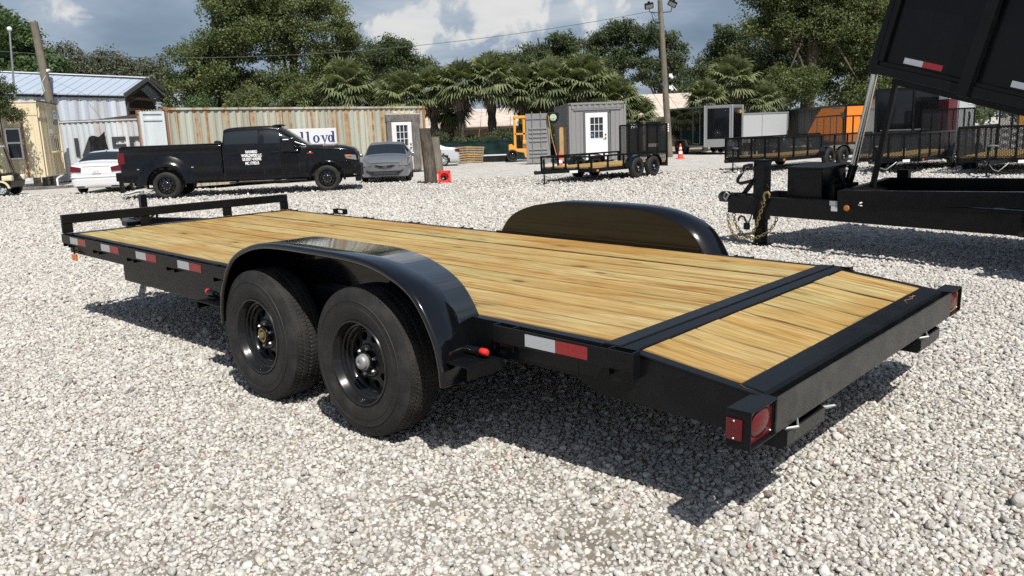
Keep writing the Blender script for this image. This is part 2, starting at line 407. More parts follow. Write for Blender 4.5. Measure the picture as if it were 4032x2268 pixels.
def m_tape(name, c1, c2):
    m = mat(name, c1, .28, .15, .6, .4); q = NT(m); c = q.coord('Object', (1, 1, 1))
    v = q.voro(c, 150, 'F1', 'Distance', .12)
    q.set('Base Color', q.ramp(v, [(.25, tuple(c1)), (.5, tuple(c2))])); q.bump(v, .2, .001)
m_tape('tape_white', (.58, .60, .61), (.42, .44, .46)); m_tape('tape_red', (.42, .012, .02), (.25, .008, .012))
def m_mesh(name, dens):
    """expanded metal seen from afar: strands and holes"""
    m = mat(name, (.012, .013, .014), .5); q = NT(m); q.m.use_backface_culling = False
    a = q.coord('Object', (1, 1, 1))
    sx = q.new('ShaderNodeSeparateXYZ'); q.link(a, sx.inputs[0])
    h = q.math('ADD', sx.outputs[0], sx.outputs[1])
    def strand(s):
        w = q.math('ADD', q.math('MULTIPLY', h, 1/.075), q.math('MULTIPLY', sx.outputs[2], s/.035))
        return q.math('ABSOLUTE', q.math('SUBTRACT', q.math('FRACT', w), .5))
    k = q.math('MAXIMUM', strand(1.0), strand(-1.0))
    f = q.math('GREATER_THAN', k, .5 - dens/2)
    tr = q.new('ShaderNodeBsdfTransparent'); mx = q.new('ShaderNodeMixShader')
    q.link(f, mx.inputs[0]); q.link(tr.outputs[0], mx.inputs[1]); q.link(q.b.outputs[0], mx.inputs[2])
    q.link(mx.outputs[0], q.n['Material Output'].inputs[0])
m_mesh('expanded_metal', .42)
def m_leaf(name, lo, hi, odd=None, trans=.22):
    m = mat(name, hi, .55, 0, .3); q = NT(m)
    at = q.new('ShaderNodeAttribute'); at.attribute_name = 'tint'
    st = [(0.0, tuple(lo)), (.75, tuple(hi))] + ([(1.0, tuple(odd))] if odd else [])
    col = q.ramp(at.outputs['Fac'], st); q.set('Base Color', col)
    tl = q.new('ShaderNodeBsdfTranslucent'); q.link(q.mix(.5, col, (.22, .26, .02)), tl.inputs[0])
    mx = q.new('ShaderNodeMixShader'); mx.inputs[0].default_value = trans
    q.link(q.b.outputs[0], mx.inputs[1]); q.link(tl.outputs[0], mx.inputs[2]); q.link(mx.outputs[0], q.n['Material Output'].inputs[0])
m_leaf('leaf_oak', (.050, .072, .029), (.130, .160, .062), (.19, .16, .07), .32)
m_leaf('leaf_dark', (.034, .052, .028), (.082, .108, .052), (.11, .105, .055), .28)
m_leaf('leaf_fresh', (.032, .062, .026), (.082, .138, .052), (.11, .16, .055), .28)
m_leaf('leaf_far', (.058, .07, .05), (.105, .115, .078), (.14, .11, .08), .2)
m_leaf('leaf_palm', (.085, .112, .055), (.215, .24, .115), (.34, .29, .12), .25)
m_leaf('leaf_dead', (.10, .075, .05), (.22, .17, .115), (.28, .22, .15), .1)
def m_gravel():
    m = mat('gravel_ground', (.42, .41, .39), .9, 0, .2); q = NT(m); w = q.coord('World')
    big = q.noise(w, .22, 4, .6); mid = q.noise(w, 1.7, 5, .62)
    n = q.new('ShaderNodeTexVoronoi', feature='F1', in_Scale=26); q.link(w, n.inputs['Vector'])
    r1 = q.new('ShaderNodeSeparateXYZ'); q.link(n.outputs['Color'], r1.inputs[0])
    stone = q.ramp(r1.outputs[0], [(0.0, (.25, .24, .22)), (.25, (.42, .405, .375)), (.7, (.51, .495, .46)), (.95, (.60, .585, .55)), (.985, (.48, .39, .31)), (1.0, (.32, .29, .26))])
    gapc = q.mix(q.ramp(n.outputs['Distance'], [(.0, 0.0), (.55, .10), (.95, .65)]), stone, (.24, .225, .20))
    for sc_, am in ((9.0, .34), (3.4, .26)):                     # clumps of paler and darker stones
        vv = q.new('ShaderNodeTexVoronoi', feature='F1', in_Scale=sc_); q.link(q.coord('World', (1, 1, 1), (sc_, 2, 0)), vv.inputs['Vector']); sp = q.new('ShaderNodeSeparateXYZ'); q.link(vv.outputs['Color'], sp.inputs[0])
        gapc = q.mix(am, gapc, q.ramp(sp.outputs[0], [(0.0, (.27, .255, .225)), (.5, (.46, .445, .41)), (1.0, (.64, .625, .59))]))
    tracks = q.noise(q.coord('World', (.12, 1.5, 1), rot=(0, 0, R(8))), 1.1, 5, .6)
    c = q.mix(q.math('MULTIPLY', q.ramp(tracks, [(.50, 0.0), (.74, 1.0)]), .30), gapc, (.33, .31, .275))
    c = q.mix(q.math('MULTIPLY', q.ramp(mid, [(.5, 0.0), (.75, 1.0)]), .26), c, (.34, .315, .275))
    c = q.mix(q.math('MULTIPLY', q.ramp(big, [(.4, 0.0), (.7, 1.0)]), .18), c, (.54, .525, .50))
    q.set('Base Color', c); q.bump(n.outputs['Distance'], .8, .03)
m_gravel()
def m_pebble():
    m = mat('pebble', (.45, .43, .4), .85, 0, .3); q = NT(m); rnd = q.rnd()
    base = q.ramp(rnd, [(0.0, (.22, .208, .19)), (.10, (.32, .306, .28)), (.35, (.385, .37, .34)), (.62, (.465, .45, .415)), (.90, (.57, .555, .52)), (.955, (.56, .51, .44)), (.972, (.48, .40, .31)), (.984, (.33, .34, .36)), (.992, (.38, .24, .20)), (.997, (.26, .11, .10)), (1.0, (.15, .135, .13))])
    n = q.noise(q.coord('Object', (1, 1, 1)), 2.2, 4, .6)
    q.set('Base Color', q.mix(q.ramp(n, [(.4, 0.0), (.7, .34)]), base, (.60, .585, .545))); q.bump(n, .25, .15)
m_pebble()
m_weathered('bare_soil', (.17, .15, .12), (.30, .27, .22), (3, 3, 3))
# ------------------------------------------------------------------ ground
def ground_h(x, y):
    return .012*math.sin(x*.9+.6)*math.sin(y*.7+1.1) + .008*math.sin(x*2.3+y*1.7) - .012
def make_ground():
    xs = np.concatenate([[-900, -250, -90, -45], np.arange(-26, 26.1, .5), [45, 90, 250, 900]]); ys = np.concatenate([[-300, -90, -20], np.arange(-4, 40.1, .5), [55, 90, 250, 1200]])
    X, Y = np.meshgrid(xs, ys); Z = .010*np.sin(X*.9+.6)*np.sin(Y*.7+1.1) + .006*np.sin(X*2.3+Y*1.7) - .012
    Z[(np.abs(X) > 26) | (Y < -4) | (Y > 40)] = -.02
    n = len(xs); v = np.stack([X.ravel(), Y.ravel(), Z.ravel()], 1)
    q = [(j*n+i, j*n+i+1, (j+1)*n+i+1, (j+1)*n+i) for j in range(len(ys)-1) for i in range(n-1)]
    o = np_mesh('ground', v, q, MT['gravel_ground'], smooth=True); o['kind'] = 'structure'
make_ground()
def make_soil():                                           # the bare dirt that shows between the loose stones
    xs = np.arange(-12, 12.1, .4); ys = np.arange(.4, 14.5, .4); X, Y = np.meshgrid(xs, ys); Z = .010*np.sin(X*.9+.6)*np.sin(Y*.7+1.1) + .006*np.sin(X*2.3+Y*1.7) - .007
    Z[(np.abs(X) > 11.5) | (Y > 14)] = -.03
    n = len(xs); q = [(j*n+i, j*n+i+1, (j+1)*n+i+1, (j+1)*n+i) for j in range(len(ys)-1) for i in range(n-1)]
    o = np_mesh('soil', np.stack([X.ravel(), Y.ravel(), Z.ravel()], 1), q, MT['bare_soil'], smooth=True); o['kind'] = 'structure'
make_soil()
def make_gravel():
    hid = bpy.data.collections.new('pebble_shapes')           # source shapes, kept out of the scene itself
    for k in range(12):
        bm = bmesh.new(); bmesh.ops.create_icosphere(bm, subdivisions=2, radius=1.0)
        r = random.Random(k); cuts = [(Vector((r.gauss(0, 1), r.gauss(0, 1), r.gauss(0, 1))).normalized(), r.uniform(.62, .9)) for _ in range(8)]
        sc = (1.0, r.uniform(.62, .92), r.uniform(.45, .72))
        for v in bm.verts:
            p = v.co.copy()
            for d, c in cuts:                                  # knocked-off corners
                t = p.dot(d)
                if t > c: p -= d*(t-c)*.85
            p *= 1 + r.uniform(-.05, .05)
            v.co = (p.x*sc[0], p.y*sc[1], p.z*sc[2])
        me = bpy.data.meshes.new('pebble'); bm.to_mesh(me); bm.free(); me.materials.append(MT['pebble'])
        smooth_by(me, 38)
        hid.objects.link(bpy.data.objects.new('pebble', me))
    P = []
    def band(y0, y1, step, smin, smax, xm):
        ys = np.arange(y0, y1, step); xs = np.arange(-xm*y1-1.6, xm*y1+1.6, step)
        X, Y = np.meshgrid(xs, ys); X = X.ravel()+rng.uniform(-.5, .5, X.size)*step*1.3; Y = Y.ravel()+rng.uniform(-.5, .5, Y.size)*step*1.3
        k = np.abs(X) < xm*Y+1.4; X = X[k]; Y = Y[k]
        s = rng.lognormal(math.log((smin+smax)/2), .30, X.size).clip(smin*.55, smax*2.0)
        P.append(np.stack([X, Y, s], 1))
    band(1.5, 4.6, .0152, .0080, .0126, .66); band(4.6, 7.5, .0180, .0094, .0146, .66); band(7.5, 12.0, .0236, .0115, .0178, .66); band(12.0, 17.0, .036, .015, .023, .66); band(17.0, 21.0, .054, .018, .026, .66); band(21.0, 27.0, .10, .02, .03, .66)
    A = np.concatenate(P); A = A[rng.random(len(A)) > .03]
    # a few bare sandy patches where the stones have been pushed aside
    for cx, cy, rx, ry in ((-2.75, 6.15, .55, .16), (.25, 2.72, .28, .16), (-.4, 3.1, .16, .1)):
        d = ((A[:, 0]-cx)/rx)**2 + ((A[:, 1]-cy)/ry)**2; A = A[(d > 1) | (rng.random(len(A)) < .5 + .4*d.clip(0, 1))]
    n = len(A); x, y, s = A.T
    big = rng.random(n) < .006; s = np.where(big, s*rng.uniform(1.4, 2.0, n), s)
    z = .010*np.sin(x*.9+.6)*np.sin(y*.7+1.1) + .006*np.sin(x*2.3+y*1.7) - .012 + s*rng.uniform(.10, .85, n)
    me = bpy.data.meshes.new('gravel'); me.vertices.add(n); me.vertices.foreach_set('co', np.stack([x, y, z], 1).astype(np.float32).ravel())
    rot = np.stack([rng.normal(0, .45, n), rng.normal(0, .45, n), rng.uniform(0, 6.283, n)], 1).astype(np.float32)
    a = me.attributes.new('turn', 'FLOAT_VECTOR', 'POINT'); a.data.foreach_set('vector', rot.ravel())
    a = me.attributes.new('size', 'FLOAT', 'POINT'); a.data.foreach_set('value', s.astype(np.float32))
    a = me.attributes.new('shape', 'INT', 'POINT'); a.data.foreach_set('value', rng.integers(0, 12, n).astype(np.int32))
    me.update(); me.materials.append(MT['pebble'])
    o = bpy.data.objects.new('gravel', me); COL.objects.link(o); o['kind'] = 'stuff'
    g = bpy.data.node_groups.new('scatter', 'GeometryNodeTree'); g.interface.new_socket('Geometry', in_out='INPUT', socket_type='NodeSocketGeometry'); g.interface.new_socket('Geometry', in_out='OUTPUT', socket_type='NodeSocketGeometry')
    n_ = g.nodes; L = g.links; gi = n_.new('NodeGroupInput'); go = n_.new('NodeGroupOutput'); ip = n_.new('GeometryNodeInstanceOnPoints'); ci = n_.new('GeometryNodeCollectionInfo')
    ci.inputs['Collection'].default_value = hid; ci.inputs['Separate Children'].default_value = True; ci.inputs['Reset Children'].default_value = True
    def na(nm, ty):
        a = n_.new('GeometryNodeInputNamedAttribute'); a.data_type = ty; a.inputs['Name'].default_value = nm; return a.outputs['Attribute']
    L.new(gi.outputs[0], ip.inputs['Points']); L.new(ci.outputs[0], ip.inputs['Instance']); ip.inputs['Pick Instance'].default_value = True
    L.new(na('shape', 'INT'), ip.inputs['Instance Index']); L.new(na('turn', 'FLOAT_VECTOR'), ip.inputs['Rotation']); L.new(na('size', 'FLOAT'), ip.inputs['Scale'])
    L.new(ip.outputs[0], go.inputs[0])
    md = o.modifiers.new('scatter', 'NODES'); md.node_group = g
make_gravel()
# ------------------------------------------------------------------ wheels: axle along y, outer face at -y
def tyre_mb(Ro, rb, w, n=160, tread=True):
    h = w; prof = [(rb, .03), (rb+.012, .012), (rb+.05*Ro/.377, .002), (rb+.4*(Ro-rb), -.001), (rb+.46*(Ro-rb), -.0005), (rb+.47*(Ro-rb), .0012), (rb+.60*(Ro-rb), .0018), (rb+.61*(Ro-rb), .0002), (rb+.635*(Ro-rb), .0002), (rb+.645*(Ro-rb), .0045), (rb+.70*(Ro-rb), .006), (rb+.82*(Ro-rb), .014), (Ro-.016, .022), (Ro-.006, .028)]
    mb = MB()
    if not tread:
        p = prof + [(Ro, .04), (Ro, h-.04)] + [(r, h-d) for r, d in prof[::-1]]
        return mb.lathe(p, ax=1, n=n)
    p = prof + [(r, h-d) for r, d in [prof[-1]]] ; m1 = MB().lathe(prof, ax=1, n=n); mb.add(m1.v, m1.f)
    m2 = MB().lathe([(r, h-d) for r, d in prof[::-1]], ax=1, n=n); mb.add(m2.v, m2.f)
    # tread: ribs parted by zigzag grooves, shoulder blocks cut by sipes
    ys = np.linspace(.028, h-.028, 33); na = n*5; vs = []
    for i in range(na):
        a = 2*PI*i/na; zig = .0032*(1 if (i//4) % 2 else -1)
        for y in ys:
            r = Ro - .010*(abs(y-h/2)/(h/2))**3
            for gy in (.30, .5, .70):
                if abs(y - (h*gy + zig)) < h*.020: r -= .0055
            edge = min(y, h-y)
            if edge < h*.25 and ((i + int(edge*260)) % 7) == 0: r -= .0036
            if h*.33 < y < h*.67 and (i % 8) == (2 if y < h*.5 else 6): r -= .0026
            vs.append((r*math.cos(a), y, r*math.sin(a)))
    k = len(ys); fs = [(i*k+j, i*k+j+1, ((i+1) % na)*k+j+1, ((i+1) % na)*k+j) for i in range(na) for j in range(k-1)]
    return mb.add(vs, fs)
def holed_disc(r0, r1, d0, d1, nh, hr, rc, m=20, depth=.018, squash=1.0):
    """ring-shaped disc with nh round holes; depth d (along +y) runs from d0 at r0 to d1 at r1"""
    mb = MB(); da = 2*PI/nh
    dep = lambda r: d0 + (d1-d0)*(r-r0)/(r1-r0)
    for k in range(nh):
        ac = k*da; inner = []; outer = []
        for i in range(m):
            t = 2*PI*i/m + PI/4; c, q = math.cos(t), math.sin(t)
            hx, hy = rc + hr*c, hr*q*squash
            inner.append((hx*math.cos(ac) - hy*math.sin(ac), hx*math.sin(ac) + hy*math.cos(ac), math.hypot(hx, hy)))
            u = max(abs(c), abs(q)); c2, q2 = c/u, q/u
            rr = (r0+r1)/2 + (r1-r0)/2*c2; aa = ac + da/2*q2
            outer.append((rr*math.cos(aa), rr*math.sin(aa), rr))
        vs = [(a, dep(r), b) for a, b, r in inner] + [(a, dep(r), b) for a, b, r in outer] + [(a, dep(r)+depth, b) for a, b, r in inner]
        fs = [(i, (i+1) % m, m+(i+1) % m, m+i) for i in range(m)] + [(i, 2*m+i, 2*m+(i+1) % m, (i+1) % m) for i in range(m)]
        mb.add(vs, fs)
    return mb
def trailer_wheel(root, Ro, w, loc, flip=False, cap='silver', detail=True):
    """wheel > tyre, rim, hub, lug nuts; returned as the part 'wheel' of its trailer"""
    k = Ro/.377
    t = tyre_mb(Ro, .205*k, w, 160 if detail else 28, detail).build('wheel', MT['rubber'], root, 35)
    t.location = loc; t.rotation_euler = (0, 0, PI if flip else 0)
    n = 64 if detail else 24
    lip = [(.196, .060), (.207, .034), (.214, .022), (.2165, .012), (.213, .006), (.206, .007), (.2005, .016), (.196, .032), (.190, .040), (.188, .052), (.180, .056), (.178, .070), (.170, .076), (.167, .092), (.160, .098), (.152, .094)]
    r = MB().lathe([(a*k, d*k) for a, d in lip], ax=1, n=n)
    d = holed_disc(.086*k, .152*k, .078*k, .094*k, 10 if detail else 8, .0215*k, .121*k, 20 if detail else 10); r.add(d.v, d.f)
    r.lathe([(.086*k, .078*k), (.080*k, .072*k), (.046*k, .074*k), (.045*k, .084*k)], ax=1, n=n)
    r.lathe([(.185*k, .15*k), (.03*k, .15*k)], ax=1, n=24)
    r.build('rim', MT['rim_black'], t, 40)
    h = MB().lathe([(.050*k, .08*k), (.049*k, .058*k), (.046*k, .050*k), (.040*k, .048*k)], ax=1, n=24)
    h.build('hub', MT['black_frame'], t, 40)
    if cap == 'silver':
        MB().lathe([(.040*k, .050*k), (.041*k, .040*k), (.0375*k, .037*k), (.037*k, .029*k), (.034*k, .020*k), (.026*k, .015*k), (.014*k, .0135*k), (.0135*k, .018*k), (0.0, .018*k)], ax=1, n=24).build('hub_cap', MT['hub_silver'], t, 40)
    else:
        c = MB().lathe([(.040*k, .042*k), (.030*k, .044*k), (.028*k, .054*k), (.012*k, .052*k), (.011*k, .044*k), (0.0, .043*k)], ax=1, n=20)
        c.cyl((0, .036*k, 0), (0, .052*k, 0), .018*k, n=6).build('hub_nut', MT['brass'], t, 35)
    if detail:
        for i in range(6):
            a = 2*PI*i/6 + .35; x, z = .066*k*math.cos(a), .066*k*math.sin(a)
            lm = MB().lathe([(.0, .050*k), (.006*k, .051*k), (.0095*k, .058*k), (.0095*k, .077*k)], (x, 0, z), 1, 6)
            lm.build('lug_nut', MT['zinc'], t)
    return t
# ------------------------------------------------------------------ the flatbed trailer: local x to the rear, y to its far side, origin under the axles
HW = 1.0263                                                     # half width of the timber deck
FB = thing('flatbed_trailer', 'black tandem-axle flatbed trailer with timber plank deck in the foreground', 'trailer', (-.2236, 5.0865, 0), R(-42.7346), ry=.021717)
BF, BG = MT['black_frame'], MT['black_gloss']
def far(fn):                                                    # run a builder for the near side (-1) and the far side (+1)
    for sd in (-1, 1): fn(sd)
# deck planks, laid lengthwise with open joints
NP = 10; pw = 2*HW/NP
for i in range(NP):
    r = random.Random(i*3+1); y0 = -HW + i*pw + .002 + r.uniform(0, .002); y1 = -HW + (i+1)*pw - .002 - r.uniform(0, .002); dz_ = r.uniform(-.0025, .0025); tl_ = r.uniform(-.0015, .0015)
    def plank(x0, x1, z0, z1, nm='plank'):
        m = MB(); ns = 12
        for j in range(ns+1):
            t = j/ns; x = x0 + (x1-x0)*t; z = z0 + (z1-z0)*t + dz_ + .0012*math.sin(7*t+i)
            m.v += [(x, y0, z-.036), (x, y0, z+tl_-.002), (x, y0+.004, z+tl_), (x, y1-.004, z-tl_), (x, y1, z-tl_-.002), (x, y1, z-.036)]
        for j in range(ns):
            a = j*6
            m.f += [(a+k, a+(k+1) % 6, a+6+(k+1) % 6, a+6+k) for k in range(6)]
        m.f += [tuple(range(6)), tuple(range(ns*6, ns*6+6))]
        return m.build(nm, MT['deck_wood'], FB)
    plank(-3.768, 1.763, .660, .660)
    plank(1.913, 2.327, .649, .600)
# front edge angle, seam plates, rear bar
MB().bx(-3.852, -3.772, -1.09, 1.09, .585, .664).build('front_beam', BF, FB, bev=.004)
MB().bx(1.766, 1.845, -1.078, 1.078, .600, .6655).build('cross_plate', BF, FB, bev=.005)
m = MB(); m.add([(1.853, -1.078, .664), (1.909, -1.078, .656), (1.909, 1.078, .656), (1.853, 1.078, .664), (1.853, -1.078, .60), (1.909, -1.078, .60), (1.909, 1.078, .60), (1.853, 1.078, .60)], [(0, 1, 2, 3), (4, 7, 6, 5), (0, 4, 5, 1), (1, 5, 6, 2), (2, 6, 7, 3), (3, 7, 4, 0)])
m.build('cross_plate', BF, FB, bev=.004)
m = MB().prism([(2.330, .601), (2.335, .605), (2.425, .594), (2.436, .584), (2.440, .522), (2.432, .522), (2.428, .58), (2.33, .59)], 1, -1.045, 1.045); m.build('rear_bar', BF, FB, bev=.003)
MB().tube([(2.333, -1.045, .602), (2.36, -1.052, .596), (2.40, -1.05, .590), (2.43, -1.045, .580)], .0035, 6).build('weld_bead', MT['dark_brown'], FB)
MB().bx(2.30, 2.44, -1.02, 1.02, .462, .468).build('rear_channel', BF, FB)
MB().bx(2.470, 2.478, -1.055, 1.055, .458, .588).build('bumper', MT['black_dusty'], FB, bev=.002)
# side frames
def side(sd):
    Y = lambda y: sd*y
    nm = 'side_rail'
    m = MB(); m.bx(-3.85, 1.766, *sorted((Y(1.029), Y(1.076))), .6525, .6605); m.bx(-3.85, 1.64, *sorted((Y(1.068), Y(1.076))), .50, .6525)
    m.bx(-3.85, 1.64, *sorted((Y(1.029), Y(1.066))), .50, .508); m.build(nm, BF, FB, bev=.002)
    # dovetail side plate with its sloping top flange
    m = MB().prism([(1.641, .487), (1.641, .652), (1.90, .652), (2.43, .590), (2.43, .44), (1.75, .445)], 1, *sorted((Y(1.068), Y(1.076)))); m.build('dovetail_side', BF, FB, bev=.001)
    MB().add([(1.913, Y(1.029), .650), (2.43, Y(1.029), .590), (2.43, Y(1.078), .590), (1.913, Y(1.078), .650), (1.913, Y(1.029), .643), (2.43, Y(1.029), .583), (2.43, Y(1.078), .583), (1.913, Y(1.078), .643)], [(0, 1, 2, 3), (7, 6, 5, 4), (0, 4, 5, 1), (1, 5, 6, 2), (2, 6, 7, 3), (3, 7, 4, 0)]).build('dovetail_flange', BF, FB)
    m = MB().bx(-2.85, .95, *sorted((Y(.99), Y(1.052))), .368, .497); m.build('lower_beam', BF, FB, bev=.004)
    # rub rails on stake pockets
    segs = [(-3.855, -.93), (1.215, 1.945)]
    zt = .662 if sd < 0 else .640
    for a, b in segs: MB().bx(a, b, *sorted((Y(1.126), Y(1.134))), .588, zt).build('rub_rail', BF, FB, bev=.0015)
    for x in (-3.80, -3.17, -2.53, -1.88, -1.22, 1.27, 1.88):
        w = .058
        MB().prism([(x-w, Y(1.0775)), (x-w, Y(1.125)), (x-w+.006, Y(1.125)), (x-w+.006, Y(1.083)), (x+w-.006, Y(1.083)), (x+w-.006, Y(1.125)), (x+w, Y(1.125)), (x+w, Y(1.0775))], 2, .555, .6635).build('stake_pocket', BF, FB)
    if True:
        for x in (-3.66, -3.02, -2.388, -1.735, 1.402):
            a, b = (x, x+.1635); tz = (.599, .652) if sd < 0 else (.592, .638)
            MB().bx(a, b, *sorted((Y(1.1345), Y(1.1355))), *tz).build('reflector_white', MT['tape_white'], FB)
            MB().bx(b+.0005, b+.164, *sorted((Y(1.1345), Y(1.1355))), *tz).build('reflector_red', MT['tape_red'], FB)
far(side)
# fenders
half = [(.965, .40), (.955, .50), (.915, .625), (.80, .785), (.63, .872), (.40, .918), (0, .926)]
prof = [(.135-a, z) for a, z in half] + [(.135+a, z) for a, z in half[::-1][1:]]
PF, _ = catmull(np.array(prof), 7)
def fender(sd):
    n = len(PF); ys = [1.030, 1.312, 1.324, 1.331, 1.334, 1.331, 1.322]; dr = [0, 0, -.002, -.007, -.016, -.027, -.034]
    ctr = np.array([.135, .45]); vs = []
    for i in range(n):
        t = PF[min(i+1, n-1)] - PF[max(i-1, 0)]; t /= np.linalg.norm(t); nm = np.array([-t[1], t[0]])
        if np.dot(nm, PF[i]-ctr) < 0: nm = -nm
        for y, d in zip(ys, dr): q = PF[i] + nm*d; vs.append((q[0], sd*y, q[1]))
    k = len(ys); fs = [(i*k+j, i*k+j+1, (i+1)*k+j+1, (i+1)*k+j) for i in range(n-1) for j in range(k-1)]
    o = MB().add(vs, fs).build('fender', BG, FB, 50)
    sm = o.modifiers.new('sheet', 'SOLIDIFY'); sm.thickness = .004; sm.offset = -1
    # inner panel between fender and deck
    pl = [(p[0], p[1]-.003) for p in PF if p[1] > .655]
    poly = [(pl[0][0], .60)] + pl + [(pl[-1][0], .60)]
    MB().prism(poly, 1, *sorted((sd*1.0315, sd*1.0355))).build('fender_panel', BG, o)
    MB().bx(-.80, 1.0, *sorted((sd*1.018, sd*1.0285)), .655, .680).build('panel_strip', BF, o, bev=.002)
far(fender)
# fender brackets with the breakaway battery and red-capped lever
def bracket(sd):
    Y = lambda a, b: sorted((sd*a, sd*b))
    m = MB(); m.bx(1.06, 1.225, *Y(1.078, 1.30), .503, .509); m.bx(1.217, 1.225, *Y(1.078, 1.30), .452, .503)
    m.bx(1.052, 1.06, *Y(1.078, 1.30), .503, .575); o = m.build('fender_bracket', BF, FB, bev=.001)
    m = MB().bx(-1.30, -.80, *Y(1.078, 1.24), .445, .451); m.bx(-1.30, -1.292, *Y(1.078, 1.24), .40, .445); m.build('fender_bracket', BF, FB)
    for x, z in ((1.10, .535), (-1.22, .492)):
        s2 = 1 if x > 0 else -1
        m = MB().cyl((x-s2*.03, sd*1.165, z), (x+s2*.055, sd*1.16, z), .021, n=14); m.cyl((x-s2*.07, sd*1.166, z+.004), (x-s2*.03, sd*1.165, z), .011, n=8); m.bx(x-.05, x+.05, *Y(1.13, 1.19), z-.026, z-.018)
        g = m.build('grease_fitting', BF, FB, 40)
        MB().lathe([(r_, s2*h_) for r_, h_ in [(0, -.002), (.012, 0), (.0165, .006), (.0165, .034), (.012, .044), (0, .046)]], (x+s2*.056, sd*1.155, z+.003), 0, 14).build('red_cap', MT['red_plastic'], g, 40)
far(bracket)
# axles and wheels
for x, z in ((-.467, .367), (.467, .387)):
    MB().cyl((x, -1.20, z-.002), (x, 1.20, z-.002), .038, n=12).build('axle', BF, FB, 40)
    trailer_wheel(FB, .377, .225, (x, -1.319, z), cap='brass' if x < 0 else 'silver')
    trailer_wheel(FB, .377, .225, (x, 1.319, z), True, detail=False)
def springs(sd):
    m = MB().bx(-1.0, 1.0, *sorted((sd*.93, sd*.985)), .40, .50)
    for x in (-.467, .467):
        for k in range(3): m.bx(x-.34+.07*k, x+.34-.07*k, *sorted((sd*.98, sd*1.03)), .405-.011*k, .414-.011*k)
    m.build('spring_hanger', BF, FB)
far(springs)
m = MB()
for x in np.arange(-3.4, 2.2, .6): m.bx(x, x+.05, -1.02, 1.02, .50 if x < 1.7 else .47, .615 if x < 1.7 else .56)
m.build('cross_members', BF, FB)
# bump rail at the front
MB().bx(-3.885, -3.845, -1.115, 1.075, .746, .822).build('bump_rail', BF, FB, bev=.004)
for y in (-1.075, -.41, .40, 1.04): MB().bx(-3.88, -3.85, y-.042, y+.042, .6645, .7455).build('rail_post', BF, FB, bev=.003)
# tongue, coupler, jack
m = MB(); m.bar((-3.80, -.62, .555), (-5.02, -.05, .555), .06, .115); m.bar((-3.80, .62, .555), (-5.02, .05, .555), .06, .115); m.build('tongue', BF, FB, bev=.004)
m = MB(); m.bx(-5.28, -4.95, -.06, .06, .545, .64); m.ball((-5.28, 0, .60), .07); m.build('coupler', BG, FB, 40, bev=.006)
j = MB(); j.bx(-4.862, -4.798, -.032, .032, .34, .865); j.build('jack', BF, FB, bev=.004)
MB().bx(-4.85, -4.81, -.02, .02, .02, .34).build('jack_foot', MT['zinc'], FB); MB().bx(-4.91, -4.75, -.08, .08, .004, .02).build('jack_plate', BF, FB)
m = MB().tube([(-4.83, .0, .90), (-4.84, -.05, .898), (-4.86, -.12, .878), (-4.87, -.17, .874)], [.019, .017, .012, .010], 8); m.cyl((-4.83, 0, .865), (-4.83, 0, .90), .024, n=12); m.build('jack_handle', MT['hub_silver'], FB, 40)
MB().tube([(-3.86, -.30, .70), (-3.95, -.26, .76), (-4.1, -.25, .70), (-4.4, -.2, .62), (-4.8, -.1, .63)], .011, 8).build('wiring_cable', MT['black_satin'], FB, 40)
MB().bx(-4.02, -3.90, -.56, -.44, .66, .70).build('plug_holder', BF, FB, bev=.004)
# lamp boxes at the ends of the bumper
def lamps(sd):
    Y = lambda a, b: sorted((sd*a, sd*b))
    x0, x1, z0, z1 = 2.392, 2.480, .457, .591; t = .006; m = MB()
    m.bx(x0, x1, *Y(1.056, 1.254), z1-t, z1); m.bx(x0, x1, *Y(1.056, 1.254), z0, z0+t); m.bx(x0, x1, *Y(1.248, 1.254), z0+t, z1-t); m.bx(x0, x0+t, *Y(1.056, 1.248), z0+t, z1-t); m.bx(x0+t, x1-.012, *Y(1.056, 1.062), z0+t, z1-t)
    b = m.build('lamp_box', BF, FB, bev=.0015)
    pts = [(.083*math.cos(a), .05*math.sin(a)) for a in np.linspace(0, 2*PI, 40, endpoint=False)]
    def oval(s, d0, d1): return MB().prism([(sd*1.152 + p[0]*s, .526 + p[1]*s) for p in pts], 0, d0, d1)
    oval(1.0, 2.452, 2.463).build('lamp_seal', MT['black_satin'], b, 40)
    v = []; f = []; nr = 6; na = 40
    for i in range(nr+1):
        s = .90*(1 - i/nr) + .001; h = 2.463 + .012*(1-s*s)
        v += [(h, sd*1.152+.083*s*math.cos(2*PI*k/na), .526+.05*s*math.sin(2*PI*k/na)) for k in range(na)]
    f = [(i*na+k, i*na+(k+1) % na, (i+1)*na+(k+1) % na, (i+1)*na+k) for i in range(nr) for k in range(na)]
    MB().add(v, f).build('tail_lamp', MT['red_light'], b)
    MB().bx(2.459, 2.4625, *Y(1.064, 1.246), .466, .584).build('lamp_plate', MT['red_light'] if sd < 0 else MT['rust_steel'], b)
    for y, z in ((1.235, .576), (1.075, .576), (1.235, .475), (1.075, .475)): MB().ball((2.464, sd*y, z), .0045, 5).build('screw', MT['zinc'], b)
    m = MB().bx(2.394, 2.452, *Y(1.2545, 1.262), .487, .561); s = m.build('side_marker', MT['red_light'], b, bev=.004)
    for z in (.494, .554): MB().ball((2.423, sd*1.2625, z), .004, 5).build('screw', MT['zinc'], b)
far(lamps)
